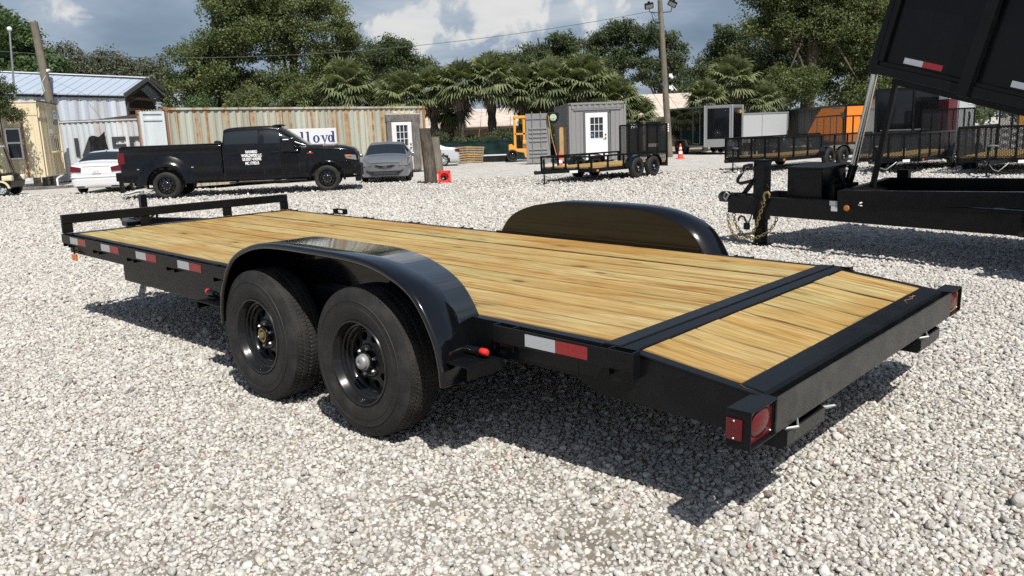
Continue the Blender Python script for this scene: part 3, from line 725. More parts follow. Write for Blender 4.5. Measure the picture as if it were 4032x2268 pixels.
# ramp hangers under the bumper
for ya, yb, sk in ((-.975, -.64, -1), (.55, .86, 1)):
    m = MB(); m.bx(2.474, 2.482, ya, yb, .386, .440); m.bx(2.30, 2.474, ya, ya+.008, .372, .444); m.bx(2.30, 2.474, yb-.008, yb, .372, .444); m.bx(2.28, 2.474, ya+.008, yb-.008, .372, .379); m.build('ramp_holder', BF, FB, bev=.0015); MB().bx(2.4825, 2.4845, ya+.002, yb-.002, .388, .438).build('holder_face', MT['black_dusty'], FB)
    MB().tube([(2.43, ya+.05, .452), (2.47, ya+.11, .462), (2.50, ya+.05, .45), (2.46, ya+.02, .44)], .006, 6, True).build('chain_link', MT['hub_silver'], FB, 40)
    MB().tube([(2.47, yb+.02, .43), (2.50, yb+.05, .435), (2.49, yb+.09, .42), (2.46, yb+.07, .41)], .005, 6, True).build('chain_link', MT['hub_silver'], FB, 40)
# pieces of wiring and the amber marker hanging from the front corner
w_ = MB().tube([(-3.72, -1.09, .59), (-3.71, -1.10, .54), (-3.70, -1.10, .50)], .006, 6); w_.tube([(-3.70, -1.09, .53), (-3.4, -1.06, .505), (-3.1, -1.05, .53), (-2.9, -1.02, .50)], .005, 6); w_.build('loose_wire', MT['black_satin'], FB, 40)
MB().bx(-3.735, -3.665, -1.115, -1.09, .445, .50).build('amber_marker', MT['amber'], FB, bev=.006)
MB().tube([(2.388, .62, .598), (2.36, .66, .602), (2.375, .74, .60), (2.36, .80, .604), (2.37, .80, .603), (2.36, .735, .6045)], .0018, 5).build('rust_scratch', MT['rust_steel'], FB)
m = MB().bx(-3.06, -2.90, 1.08, 1.135, .665, .672); m.bx(-3.06, -3.052, 1.08, 1.135, .672, .715); m.bx(-2.908, -2.90, 1.08, 1.135, .672, .715); m.bx(-3.052, -2.908, 1.128, 1.135, .700, .715); m.build('tie_bracket', BF, FB)
# ------------------------------------------------------------------ dump trailer with its bed raised: local x to the rear, near face of the frame at y = 0
DT = thing('dump_trailer', 'black dump trailer with its bed tipped up on a chrome ram', 'trailer', (3.0, 9.56, 0), R(-56.63))
def pr_(poly, y0, y1): return MB().prism(poly, 1, y0, y1)
pr_([(-.53, .372), (-.53, .583), (1.02, .592), (5.2, .60), (5.2, .36)], 0, .07).build('frame_beam', BF, DT, bev=.004)
pr_([(-.53, .372), (-.53, .583), (1.02, .592), (5.2, .60), (5.2, .36)], .86, .93).build('frame_beam', BF, DT, bev=.004)
pr_([(1.004, .556), (1.004, .702), (5.2, .835), (5.2, .69)], -.012, .07).build('upper_rail', MT['black_body'], DT, bev=.004)
pr_([(.70, .60), (.70, .752), (5.2, .84), (5.2, .69)], 1.32, 1.40).build('upper_rail', MT['black_body'], DT, bev=.004)
MB().add([(1.004, -.01, .56), (1.08, -.01, .56), (.78, 1.38, .60), (.70, 1.38, .60), (1.004, -.01, .704), (1.08, -.01, .704), (.78, 1.38, .752), (.70, 1.38, .752)], [(0, 3, 2, 1), (4, 5, 6, 7), (0, 1, 5, 4), (1, 2, 6, 5), (2, 3, 7, 6), (3, 0, 4, 7)]).build('front_crossmember', BF, DT)
m = MB(); m.bx(-.53, -.45, .07, .86, .38, .58); m.bx(.9, .98, .07, .86, .38, .56); m.bx(2.5, 2.6, .07, 1.3, .40, .58); m.bx(.62, .75, .30, .75, .50, .74); m.build('crossmember', BF, DT)
# coupler
m = MB(); m.bx(-.70, -.52, .03, .20, .50, .585); m.ball((-.71, .115, .555), .062, 10); m.bx(-.62, -.30, .05, .17, .583, .61); m.build('coupler', BG, DT, 40, bev=.006)
MB().tube([(-.57, -.012, .60), (-.53, -.02, .63), (-.50, -.015, .60), (-.54, -.02, .53), (-.58, -.012, .56)], .012, 6, True).build('safety_pin', MT['zinc'], DT, 40)
MB().bx(-.66, -.56, .02, .08, .60, .63).build('latch', MT['black_satin'], DT, bev=.006); MB().bx(-.46, -.36, .02, .08, .60, .622).build('latch', MT['black_satin'], DT, bev=.006)
# drop-leg jack
m = MB().bx(-.205, -.045, .075, .205, .30, 1.005); m.bx(-.215, -.035, .065, .215, 1.005, 1.018); m.build('jack', BF, DT, bev=.006)
MB().bx(-.185, -.065, .09, .19, .02, .30).build('jack_leg', BF, DT, bev=.004); MB().bx(-.25, 0.0, .04, .25, .0, .02).build('jack_foot', BF, DT, bev=.004)
m = MB().tube([(-.20, .06, .955), (-.24, .03, .955), (-.30, .03, .945), (-.34, .03, .86), (-.40, .03, .79), (-.405, .03, .755), (-.36, .03, .735), (-.21, .05, .77)], .021, 8); m.build('jack_handle', BG, DT, 40)
m = MB().tube([(-.33, .03, .90), (-.31, .0, .865), (-.35, -.01, .845), (-.37, .0, .88)], .014, 6, True); m.build('handle_grip', MT['zinc'], DT, 40)
MB().bar((-.22, .14, .80), (-.40, .14, .60), .03, .05).build('jack_brace', BF, DT)
# power unit box with its lid
m = MB().bx(.19, .655, .2, .64, .58, .915); b = m.build('toolbox', MT['black_body'], DT, bev=.006)
MB().add([(.17, .18, .915), (.685, .18, .915), (.685, .67, .915), (.17, .67, .915), (.17, .18, .935), (.685, .18, .932), (.685, .67, .958), (.17, .67, .958)], [(0, 3, 2, 1), (4, 5, 6, 7), (0, 1, 5, 4), (1, 2, 6, 5), (2, 3, 7, 6), (3, 0, 4, 7)]).build('lid', BF, b)
MB().tube([(.70, .30, .76), (.74, .34, .80), (.73, .42, .72), (.75, .45, .62)], .012, 6).build('hydraulic_hose', MT['black_satin'], DT, 40); MB().tube([(.68, .56, .82), (.74, .50, .86), (.76, .46, .74), (.77, .5, .6)], .012, 6).build('hydraulic_hose', MT['black_satin'], DT, 40)
# ram, prop
m = MB().cyl((.722, .6, .74), (.775, .6, .93), .046, n=16); m.cyl((.735, .6, .92), (.738, .6, .935), .056, n=16); c = m.build('ram_sleeve', BG, DT, 40)
MB().cyl((.775, .6, .93), (.985, .6, 1.94), .036, n=20).build('ram_rod', MT['chrome'], DT, 40)
MB().cyl((.765, .6, .90), (.776, .6, .945), .052, n=20).build('ram_collar', BF, DT, 40)
MB().bar((1.02, .6, .70), (1.25, .6, 1.90), .05, .05, (0, 1, 0)).build('prop_bar', BF, DT, bev=.003)
MB().bx(.86, 1.0, 1.33, 1.39, .752, .85).build('hinge_post', BF, DT)
# bed: its own tilted frame, u along the floor towards the rear, w up from the floor
ca, sa = math.cos(R(16.0)), math.sin(R(16.0))
def bp(u, y, w): return (1.372 + u*ca + w*sa, y, 1.897 - u*sa + w*ca)
def bbox(u0, u1, y0, y1, w0, w1): return MB().add([bp(u, y, w) for w in (w0, w1) for y in (y0, y1) for u in (u0, u1)], [(0, 2, 3, 1), (4, 5, 7, 6), (0, 1, 5, 4), (2, 6, 7, 3), (0, 4, 6, 2), (1, 3, 7, 5)])
BL, BWD, BH = 3.95, 1.95, 1.25
bed = bbox(0, BL, .03, BWD-.03, .085, BH).build('bed_body', MT['black_body'], DT, bev=.004)
m = bbox(0, BL, -.02, .028, .0, .088); m.build('bed_rail', BF, bed, bev=.004)
m = bbox(.012, BL, -.004, .02, .09, .128); m.build('bed_ledge', MT['black_body'], bed, bev=.003)
bbox(0, BL, BWD-.028, BWD+.02, .0, .088).build('bed_rail', BF, bed)
bbox(.02, BL, .3, .36, -.10, -.002).build('bed_longitudinal', BF, bed); bbox(.3, BL, 1.5, 1.56, -.10, -.002).build('bed_longitudinal', BF, bed)
bbox(0, BL, .03, BWD-.03, .0, .084).build('bed_floor', BF, bed)
# bulkhead: leans forward beyond the floor
MB().add([bp(u, y, w) for (u, w) in ((-.09, -.01), (.0, -.01), (.0, BH+.02), (-.05, BH+.02)) for y in (-.012, BWD+.012)], [(0, 1, 3, 2), (2, 3, 5, 4), (4, 5, 7, 6), (6, 7, 1, 0), (0, 2, 4, 6), (1, 7, 5, 3)]).build('bulkhead', MT['black_body'], bed, bev=.003)
bbox(-.02, .05, -.012, .028, .13, BH).build('corner_post', MT['black_body'], bed, bev=.003)
for u in (.89, 1.92, 2.95): bbox(u, u+.105, -.062, .028, -.008 if u > .9 else -.02, BH).build('stake_rib', BF, bed, bev=.004)
bbox(0, BL, -.065, .03, BH, BH+.08).build('top_rail', BF, bed, bev=.004)
for u in (.245, 1.30, 2.3):
    bbox(u, u+.198, .0275, .0285, .15, .205).build('reflector_white', MT['tape_white'], bed); bbox(u+.1985, u+.40, .0275, .0285, .15, .205).build('reflector_red', MT['tape_red'], bed)
for x in (3.5, 4.25):
    trailer_wheel(DT, .36, .22, (x, -.30, .36), detail=False); trailer_wheel(DT, .36, .22, (x, 1.25, .36), True, detail=False)
MB().prism([(2.98, .40), (3.0, .62), (3.15, .76), (4.6, .76), (4.75, .62), (4.78, .40), (4.74, .40), (4.70, .6), (4.56, .72), (3.2, .72), (3.05, .6), (3.02, .40)], 1, -.31, -.015).build('fender', BG, DT)
# plates, lamp, cable clip
MB().bx(.905, 1.0, -.0035, -.001, .538, .588).build('data_plate', MT['pale_grey_panel'], DT); MB().bx(.925, 1.0, -.0035, -.001, .478, .532).build('data_plate', MT['white_paint'], DT)
MB().lathe([(0, -.016), (.03, -.014), (.036, -.001)], (1.115, 0, .522), 1, 20).build('side_marker', MT['amber'], DT, 40)
MB().tube([(1.30, -.004, .555), (1.26, -.015, .565), (1.28, -.02, .585), (1.30, -.01, .59)], .008, 6).build('cable_clip', MT['white_print'], DT, 40)
# safety chains: a row of interlocked links along each hanging curve
def chain(pts, mt, link=.052, r=.0065, nm='chain'):
    P = [Vector(p) for p in pts]; C_, _ = catmull(np.array([tuple(p) for p in P]), 24); m = MB(); acc = 0; k = 0; last = Vector(C_[0])
    for q in C_[1:]:
        q = Vector(q)
        if (q-last).length >= link*.72:
            d = (q-last).normalized(); sd = d.orthogonal().normalized(); sd = Matrix.Rotation((PI/2)*(k % 2)+.5, 3, d) @ sd; c = (q+last)/2; k += 1; last = q
            m.tube([c + d*link/2*math.cos(a)*1.0 + sd*link*.30*math.sin(a) for a in np.linspace(0, 2*PI, 10, endpoint=False)], r, 5, True)
    o = m.build(nm, mt, DT, 50); return o
chain([(.055, -.03, .52), (.0, -.035, .40), (-.05, -.04, .25), (-.13, -.04, .14), (-.25, -.04, .075), (-.40, -.03, .12), (-.50, -.01, .25), (-.52, .0, .365)], MT['brass'], .054)
chain([(-.45, .02, .365), (-.40, .0, .24), (-.28, -.01, .13), (-.12, .0, .09), (.06, .02, .17), (.16, .03, .28), (.19, .035, .36)], MT['brass'], .054)
m = MB().tube([(.045, -.035, .52), (.07, -.04, .555), (.055, -.045, .60), (.075, -.045, .645), (.115, -.045, .655), (.14, -.045, .625), (.135, -.045, .585)], [.012, .014, .017, .017, .015, .012, .006], 8); m.tube([(.03, -.04, .50), (.06, -.04, .52), (.05, -.04, .56), (.02, -.04, .54)], .010, 6, True); m.build('grab_hook', MT['brass'], DT, 40)
m = MB().tube([(-.21, -.02, .27), (-.24, -.03, .335), (-.29, -.03, .35), (-.325, -.03, .325), (-.33, -.03, .285)], .012, 7); m.bx(-.24, -.17, -.045, -.01, .19, .27); m.build('padlock', MT['black_satin'], DT, 40)
MB().tube([(.10, -.02, .70), (.07, -.025, .755), (.10, -.02, .765), (.03, -.025, .72), (-.05, -.03, .66), (-.10, -.03, .52), (-.12, -.03, .40), (-.15, -.03, .32), (-.19, -.02, .26)], .0085, 6).build('breakaway_cable', MT['black_satin'], DT, 40)
# ------------------------------------------------------------------ open utility trailers: origin under the jack, x to the rear
def utility(name, label, loc, rz, L, Wd, rail=.42, deck=.46, mesh=False, gate=1.25, sc=1.0, axle=.60, front_h=None, R_=.305, x0=.9, group='open utility trailers parked across the yard'):
    t = thing(name, label, 'trailer', loc, rz, group, sc); h = Wd/2; x1 = x0 + L; top = deck + rail; fh = front_h or top
    m = MB()
    for sd in (-1, 1): m.bx(x0, x1, *sorted((sd*h, sd*(h-.05))), deck-.13, deck-.02)
    m.bx(x0, x0+.05, -h, h, deck-.13, deck-.02); m.bx(x1-.05, x1, -h, h, deck-.15, deck+.02)
    for k in range(6): m.bx(x0+.3+k*(L-.5)/5.5, x0+.35+k*(L-.5)/5.5, -h+.05, h-.05, deck-.11, deck-.03)
    m.build('frame', BF, t, bev=.004)
    npk = 7
    for k in range(npk): MB().bx(x0+.06, x1-.06, -h+.06+k*(Wd-.12)/npk+.004, -h+.06+(k+1)*(Wd-.12)/npk-.004, deck-.022, deck+.012).build('plank', MT['floor_wood'], t)
    for sd in (-1, 1):
        MB().bar((x0, sd*(h-.02), top), (x1, sd*(h-.02), top), .05, .05).build('top_rail', BF, t, bev=.004)
        nseg = max(4, int(L/.75))
        for k in range(nseg+1):
            x = x0+.025 + (L-.05)*k/nseg; MB().bx(x-.022, x+.022, *sorted((sd*(h-.045), sd*(h+.002))), deck-.02, top-.025).build('rail_post', BF, t)
        if mesh: MB().quad((x0, sd*(h-.02), deck), (x1, sd*(h-.02), deck), (x1, sd*(h-.02), top), (x0, sd*(h-.02), top)).build('mesh_panel', MT['expanded_metal'], t, norm=False)
    MB().bar((x0+.02, -h, fh), (x0+.02, h, fh), .05, .05).build('front_rail', BF, t, bev=.004)
    for k in range(5):
        y = -h+.02 + (Wd-.04)*k/4; MB().bx(x0, x0+.044, y-.022, y+.022, deck-.02, fh-.025).build('rail_post', BF, t)
    if mesh: MB().quad((x0+.02, -h, deck), (x0+.02, h, deck), (x0+.02, h, fh), (x0+.02, -h, fh)).build('mesh_panel', MT['expanded_metal'], t, norm=False)
    if gate:
        g0 = MB(); z0, z1 = deck-.02, deck+gate
        g0.bar((x1+.03, -h+.06, z0), (x1+.03, -h+.06, z1), .045, .045, (1, 0, 0)); g0.bar((x1+.03, h-.06, z0), (x1+.03, h-.06, z1), .045, .045, (1, 0, 0))
        g0.bar((x1+.03, -h+.06, z1), (x1+.03, h-.06, z1), .045, .045); g0.bar((x1+.03, -h+.06, z0), (x1+.03, h-.06, z0), .045, .045)
        for k in range(1, 5): y = -h+.06 + (Wd-.12)*k/5; g0.bar((x1+.03, y, z0), (x1+.03, y, z1), .03, .03, (1, 0, 0))
        g = g0.build('ramp_gate', BF, t)
        MB().quad((x1+.035, -h+.06, z0), (x1+.035, h-.06, z0), (x1+.035, h-.06, z1), (x1+.035, -h+.06, z1)).build('gate_mesh', MT['expanded_metal'], g, norm=False)
    m = MB(); m.bar((x0+.3, -h*.62, deck-.08), (-.12, -.04, deck-.08), .05, .09); m.bar((x0+.3, h*.62, deck-.08), (-.12, .04, deck-.08), .05, .09); m.build('tongue', BF, t, bev=.003)
    m = MB().bx(-.34, -.08, -.05, .05, deck-.12, deck-.03); m.ball((-.34, 0, deck-.07), .06, 8); m.build('coupler', BG, t, 40)
    m = MB().cyl((0, 0, deck-.10), (0, 0, deck+.28), .03, n=10); m.cyl((0, 0, .02), (0, 0, deck-.1), .022, n=10); m.bx(-.09, .09, -.09, .09, .0, .02); j = m.build('jack', BF, t, 40)
    MB().tube([(0, 0, deck+.30), (-.05, -.06, deck+.31), (-.05, -.22, deck+.30)], .018, 6).build('jack_handle', MT['zinc'], j, 40)
    MB().tube([(-.10, -.06, deck-.12), (.02, -.12, .18), (.22, -.2, .12), (.45, -.3, .24), (.55, -.34, deck-.12)], .011, 5).build('safety_chain', MT['zinc'], t, 40)
    MB().bx(.62, .86, -h*.36, -h*.36+.002, deck-.12, deck-.05, Matrix.Rotation(R(-27), 4, 'Z')).build('data_plate', MT['white_paint'], t)
    MB().bx(x0+.22, x0+.30, -h-.02, -h, deck-.12, deck-.06).build('side_marker', MT['amber'], t)
    xa = x0 + L*axle
    for dx in (-.40, .40):
        MB().cyl((xa+dx, -h-.05, R_), (xa+dx, h+.05, R_), .035, n=8).build('axle', BF, t)
        trailer_wheel(t, R_, .19, (xa+dx, -h-.24, R_), detail=False); trailer_wheel(t, R_, .19, (xa+dx, h+.24, R_), True, detail=False)
    fp = [(-.80, .33), (-.76, .50), (-.62, .63), (-.43, .675), (.43, .675), (.62, .63), (.76, .50), (.80, .33)]; fpi = [(a*.965, b-.02) for a, b in fp]
    for sd in (-1, 1): MB().prism([(xa+a, b) for a, b in fp] + [(xa+a, b) for a, b in fpi[::-1]], 1, *sorted((sd*(h+.005), sd*(h+.245)))).build('fender', BG, t, bev=.006)
    return t
utility('utility_trailer', 'black open utility trailer with raised mesh gate parked before the grey container office', (1.01, 22.55, 0), R(45.4), 3.76, 1.9, .30, .40, False, 1.12, axle=.612)
utility('utility_trailer', 'mesh sided black utility trailer parked before the orange and black enclosed trailer', (6.79, 24.56, 0), R(38.3), 5.45, 1.96, .57, .42, True, 0, axle=.53)
utility('utility_trailer', 'mesh sided black utility trailer seen through the chrome ram of the dump trailer', (9.57, 21.2, 0), R(46), 5.0, 1.6, .60, .42, True, 1.22, axle=.55)
utility('utility_trailer', 'mesh fronted utility trailer nearest the raised dump bed, at the right edge', (11.2, 19.0, 0), R(49), 4.6, 1.7, .72, .42, True, 1.3, axle=.5)
# ------------------------------------------------------------------ enclosed cargo trailers: origin at the nose end of the near side, x to the rear, y to the far side
def enclosed(name, label, loc, rz, L, Wd, H, body, trim, vnose=0.0, z0=.45, door=True, axle=.6, group='enclosed cargo trailers along the back of the yard', seams=1.2, kick=None):
    t = thing(name, label, 'trailer', loc, rz, group)
    if vnose: poly = [(0, 0), (L, 0), (L, Wd), (0, Wd), (-vnose, Wd/2)]
    else: poly = [(0, 0), (L, 0), (L, Wd), (0, Wd)]
    MB().prism(poly, 2, z0, H).build('body', body, t, bev=.012)
    cxr = [(x + (.012 if x >= L else -.012), y + (.012 if y > Wd/2 else -.012 if y < Wd/2 else 0)) for x, y in poly]
    n = len(poly); cen = Vector((L/2, Wd/2))
    def band(a, b, za, zb, nm, mt, w=.02):
        m = MB()
        for i in range(n):
            p, q = Vector(poly[i]), Vector(poly[(i+1) % n]); d = (q-p).normalized(); o = Vector((d.y, -d.x))
            m.add([(p.x+o.x*w*s-d.x*w*.4, p.y+o.y*w*s-d.y*w*.4, z) for z in (za, zb) for s in (.2, 1)] + [(q.x+o.x*w*s+d.x*w*.4, q.y+o.y*w*s+d.y*w*.4, z) for z in (za, zb) for s in (.2, 1)], [(0, 1, 3, 2), (4, 6, 7, 5), (0, 4, 5, 1), (2, 3, 7, 6), (1, 5, 7, 3), (0, 2, 6, 4)])
        return m.build(nm, mt, t)
    band(0, 1, H-.07, H+.01, 'top_trim', trim); band(0, 1, z0-.02, z0+.06, 'bottom_trim', trim)
    m = MB()
    for i in range(n): m.bx(poly[i][0]-.035, poly[i][0]+.035, poly[i][1]-.035, poly[i][1]+.035, z0, H)
    m.build('corner_post', trim, t, bev=.01)
    k = int(L/seams)
    for i in range(1, k): MB().bx(i*L/k-.006, i*L/k+.006, -.008, -.001, z0+.06, H-.07).build('panel_seam', BF, t)
    if door:
        dx = .5; f = MB()
        for a, b, c, d in ((dx, dx+.04, z0+.12, H-.22), (dx+.80, dx+.84, z0+.12, H-.22), (dx, dx+.84, H-.26, H-.22), (dx, dx+.84, z0+.12, z0+.16)): f.bx(a, b, -.022, -.002, c, d)
        f = f.build('side_door', trim, t); MB().bx(dx+.66, dx+.74, -.045, -.022, z0+.75, z0+.82).build('handle', MT['zinc'], f)
    xa = L*axle
    for dx in (-.42, .42):
        trailer_wheel(t, .345, .21, (xa+dx, -.10, .345), detail=False); trailer_wheel(t, .345, .21, (xa+dx, Wd+.10, .345), True, detail=False)
        MB().cyl((xa+dx, 0, .34), (xa+dx, Wd, .34), .04, n=8).build('axle', BF, t)
    MB().prism([(xa-.9, .42), (xa-.7, .72), (xa+.7, .72), (xa+.9, .42), (xa+.86, .42), (xa+.67, .69), (xa-.67, .69), (xa-.86, .42)], 1, -.14, -.021).build('fender', trim, t)
    m = MB(); m.bar((.1, Wd*.25, z0-.06), (-vnose-1.1, Wd/2-.03, z0-.06), .06, .1); m.bar((.1, Wd*.75, z0-.06), (-vnose-1.1, Wd/2+.03, z0-.06), .06, .1); m.build('tongue', BF, t)
    return t
e1 = enclosed('enclosed_trailer', 'gloss black enclosed trailer with bright metal corner trims behind the standing traffic cone', (9.65, 40.0, 0), R(101), 5.0, 2.0, 2.33, BG, MT['aluminium'], .9, .38, axle=.55)
e1.scale = (1, -1, 1)
# kick plates, wide nose trims and the round badge on the two nose faces
def on_face(p, q, s0, s1, z0, z1, w=.012):
    p, q = Vector(p), Vector(q); d = (q-p).normalized(); o = Vector((-abs(d.y) if False else d.y, -d.x))
    if o.x > 0: o = -o
    a, b = p+d*s0, p+d*s1
    return MB().add([(k.x+o.x*e, k.y+o.y*e, z) for z in (z0, z1) for k in (a, b) for e in (.001, w)], [(0, 1, 3, 2), (4, 6, 7, 5), (0, 4, 5, 1), (2, 3, 7, 6), (1, 5, 7, 3), (0, 2, 6, 4)])
n0, n1, n2 = (0, 0), (-.9, 1.0), (0, 2.0)
fl_ = (Vector(n1)-Vector(n0)).length
on_face(n0, n1, .04, fl_-.02, .38, .74).build('kick_plate', MT['aluminium'], e1); on_face(n1, n2, .02, fl_-.04, .38, .60).build('kick_plate', MT['aluminium'], e1)
for a, b in ((n0, n1), (n1, n2)):
    on_face(a, b, .03, .14, .74, 2.25).build('nose_trim', MT['aluminium'], e1); on_face(a, b, fl_-.13, fl_-.02, .74, 2.25).build('nose_trim', MT['aluminium'], e1); on_face(a, b, .14, fl_-.13, 2.20, 2.29).build('nose_trim', MT['aluminium'], e1)
bd = MB().lathe([(0, -.004), (.085, -.004), (.085, .004), (0, .004)], ax=1, n=24); bd.xf(Matrix.Translation((-.30, 1.72, 2.02)) @ Matrix.Rotation(math.atan2(-.9, 1.0)*-1 + PI/2, 4, 'Z')); bd.build('badge', MT['yellow_paint'], e1, 40)
e2 = enclosed('enclosed_trailer', 'pale grey enclosed trailer standing between the two black ones', (11.95, 42.6, 0), R(4), 2.7, 1.8, 1.94, MT['pale_grey_panel'], MT['aluminium'], 0, .45, False)
e3 = enclosed('enclosed_trailer', 'long black enclosed trailer with a slanted orange paint scheme', (15.3, 46, 0), R(-95.46), 11.7, 2.1, 2.05, MT['black_satin'], BF, 0, .45, False, .66)
def decal(pts, mt, nm, d=.0125): return MB().prism(pts, 1, -d, -.0095).build(nm, mt, e3)
decal([(7.25, 1.62), (8.156, 1.975), (11.62, 1.97), (11.35, 1.65)], MT['orange_paint'], 'orange_panel')
decal([(5.4, .55), (7.25, 1.56), (11.3, 1.585), (11.37, .52)], MT['orange_paint'], 'orange_panel')
MB().bx(11.709, 11.7125, .03, 2.06, .50, 1.99).build('orange_panel', MT['orange_paint'], e3)
for y in (.30, .62, .95, 1.3): MB().bx(11.7130, 11.72, y-.03, y+.03, .52, 1.55).build('panel_seam', BF, e3)
MB().bx(11.7130, 11.724, .03, 2.06, 1.56, 1.60).build('panel_seam', BF, e3)
for x in (7.5, 8.6, 9.6, 10.5): MB().bx(x-.06, x+.06, -.018, -.0128, .56, 1.56).build('panel_seam', BF, e3)
MB().bx(11.1, 11.65, -.03, -.0145, 1.52, 1.72).build('marker_lamp', BF, e3); MB().bx(2.0, 2.35, -.02, -.009, 1.45, 1.76).build('vent', MT['dark_grey_paint'], e3)
m = MB().bx(9.6, 11.1, -.017, -.0128, 1.885, 1.955); pl = m.build('name_plate', MT['aluminium'], e3)
for k in range(9): MB().bx(9.75+k*.14, 9.84+k*.14, -.0195, -.0172, 1.90, 1.94).build('plate_mark', BF, pl)
e4 = thing('enclosed_trailer', 'tall glossy black enclosed trailer seen below the raised dump bed', 'trailer', (0, 0, 0), 0, 'enclosed cargo trailers along the back of the yard')
P4 = [(12.85, 28.6), (13.95, 28.2), (16.1, 28.5), (15.9, 29.9), (13.1, 29.95)]
MB().prism(P4, 2, .45, 2.42).build('body', BG, e4, bev=.015)
m = MB()
for p in P4[:3]: m.bx(p[0]-.035, p[0]+.035, p[1]-.045, p[1]+.025, .45, 2.425)
m.build('corner_post', BF, e4, bev=.008)
MB().bar((12.9, 28.56, 2.40), (13.95, 28.17, 2.40), .03, .07).build('top_trim', BF, e4); MB().bar((13.95, 28.17, 2.40), (16.1, 28.47, 2.40), .03, .07).build('top_trim', BF, e4)
MB().bar((13.0, 28.53, 1.02), (13.9, 28.17, 1.02), .02, .04).build('belt_trim', MT['dark_grey_paint'], e4)
MB().bar((14.0, 28.16, 1.02), (15.0, 28.3, 1.02), .02, .04).build('belt_trim', MT['dark_grey_paint'], e4)
MB().bx(14.62, 14.98, 28.19, 28.215, 2.21, 2.33).build('lamp', MT['white_print'], e4)
for x, y in ((14.3, 28.9), (15.1, 28.95)): trailer_wheel(e4, .345, .21, (x, 28.42, .345), detail=False)
MB().bx(13.2, 15.9, 28.6, 29.8, .36, .45).build('chassis', BF, e4)
# maroon and white trailer end beside it
e5 = thing('enclosed_trailer', 'maroon and white enclosed trailer glimpsed below the raised dump bed', 'trailer', (14.62, 27.2, 0), R(2), 'enclosed cargo trailers along the back of the yard')
MB().bx(0, .30, 0, .6, .42, 1.98).build('maroon_panel', MT['maroon_paint'], e5, bev=.01); MB().bx(0, .30, -.012, .6, 1.982, 2.12).build('cap_panel', MT['white_paint'], e5, bev=.008)
b = MB().bx(.302, .92, .0, .6, .42, 2.10).build('door', MT['pale_grey_panel'], e5, bev=.01)
for a in ((.33, .345, .5, 2.0), (.88, .895, .5, 2.0), (.56, .575, .5, 1.65)): MB().bx(a[0], a[1], -.012, -.001, a[2], a[3]).build('door_seam', BF, b)
MB().bx(.345, .875, -.012, -.001, 1.655, 1.67).build('door_seam', BF, b); MB().bx(.66, .86, -.014, -.001, 1.78, 1.98).build('hatch', MT['white_paint'], b)
MB().tube([(.70, -.02, 1.55), (.72, -.03, 1.40), (.70, -.03, 1.2), (.72, -.03, .95), (.78, -.03, .88)], .022, 6).build('handle', BF, b)
for x in (.2, .75): trailer_wheel(e5, .30, .2, (x-.1, .1, .30), detail=False)
# ------------------------------------------------------------------ shipping containers: origin at the left end of the visible long side, x along it, y to the back
def corrugated(L, z0, z1, pitch=.25, dep=.034, y=0.0, skip=None, rev=False):
    m = MB(); pts = []; x = 0.0
    while x < L - 1e-6:
        for dx, dy in ((0, 0), (.29, 0), (.5, dep), (.79, dep)):
            if x + dx*pitch <= L: pts.append((x+dx*pitch, y+dy))
        x += pitch
    pts.append((L, y))
    segs = [(z0, z1, pts)] if not skip else [(z0, z1, [p for p in pts if p[0] <= skip[0]] + [(skip[0], y)]), (skip[2], z1, [(skip[0], y)] + [p for p in pts if skip[0] < p[0] < skip[1]] + [(skip[1], y)]), (z0, z1, [(skip[1], y)] + [p for p in pts if p[0] >= skip[1]])]
    for a, b, P in segs:
        o = len(m.v); m.v += [(p[0], p[1], a) for p in P] + [(p[0], p[1], b) for p in P]; n = len(P)
        m.f += [(o+i, o+i+1, o+n+i+1, o+n+i) for i in range(n-1)]
    return m
def container(name, label, cat, loc, rz, L, Wd, H, skin, frame, skip=None, group=None, z0=.08):
    t = thing(name, label, cat, loc, rz, group)
    corrugated(L-.16, z0+.12, H-.10, y=.035, skip=(skip[0]-.08, skip[1]-.08, skip[2]) if skip else None).build('side_wall', skin, t, loc=(.08, 0, 0), norm=False)
    m = corrugated(L-.16, z0+.12, H-.10); m.build('back_wall', skin, t, loc=(.08, Wd-.07, 0), norm=False)
    for x in (.03, L-.03): MB().quad((x, .1, z0), (x, Wd-.1, z0), (x, Wd-.1, H-.05), (x, .1, H-.05)).build('end_wall', skin, t)
    for x in (0, L-.10):
        for y in (0, Wd-.10): MB().bx(x, x+.10, y, y+.10, z0, H-.12).build('corner_post', frame, t, bev=.01)
        for y in (-.008, Wd-.14):
            for z in (z0-.005, H-.115): MB().bx(x-.01, x+.13-.01*(x > 0), y, y+.15, z, z+.12).build('corner_casting', frame, t, bev=.01)
    for y in (.0, Wd-.07):
        MB().bx(.12, L-.13, y, y+.07, H-.085, H-.01).build('top_rail', skin, t, bev=.006)
        if skip and y == 0: MB().bx(.12, skip[0], y, y+.07, z0, z0+.14).build('bottom_rail', skin, t); MB().bx(skip[1], L-.13, y, y+.07, z0, z0+.14).build('bottom_rail', skin, t)
        else: MB().bx(.12, L-.13, y, y+.07, z0, z0+.14).build('bottom_rail', frame, t, bev=.006)
    m = corrugated(Wd-.1, 0, L-.1, .22, .02); m.xf(Matrix(((0, 0, 1, .05), (1, 0, 0, .05), (0, -1, 0, H-.02), (0, 0, 0, 1)))); m.build('roof', skin, t, norm=False)
    return t
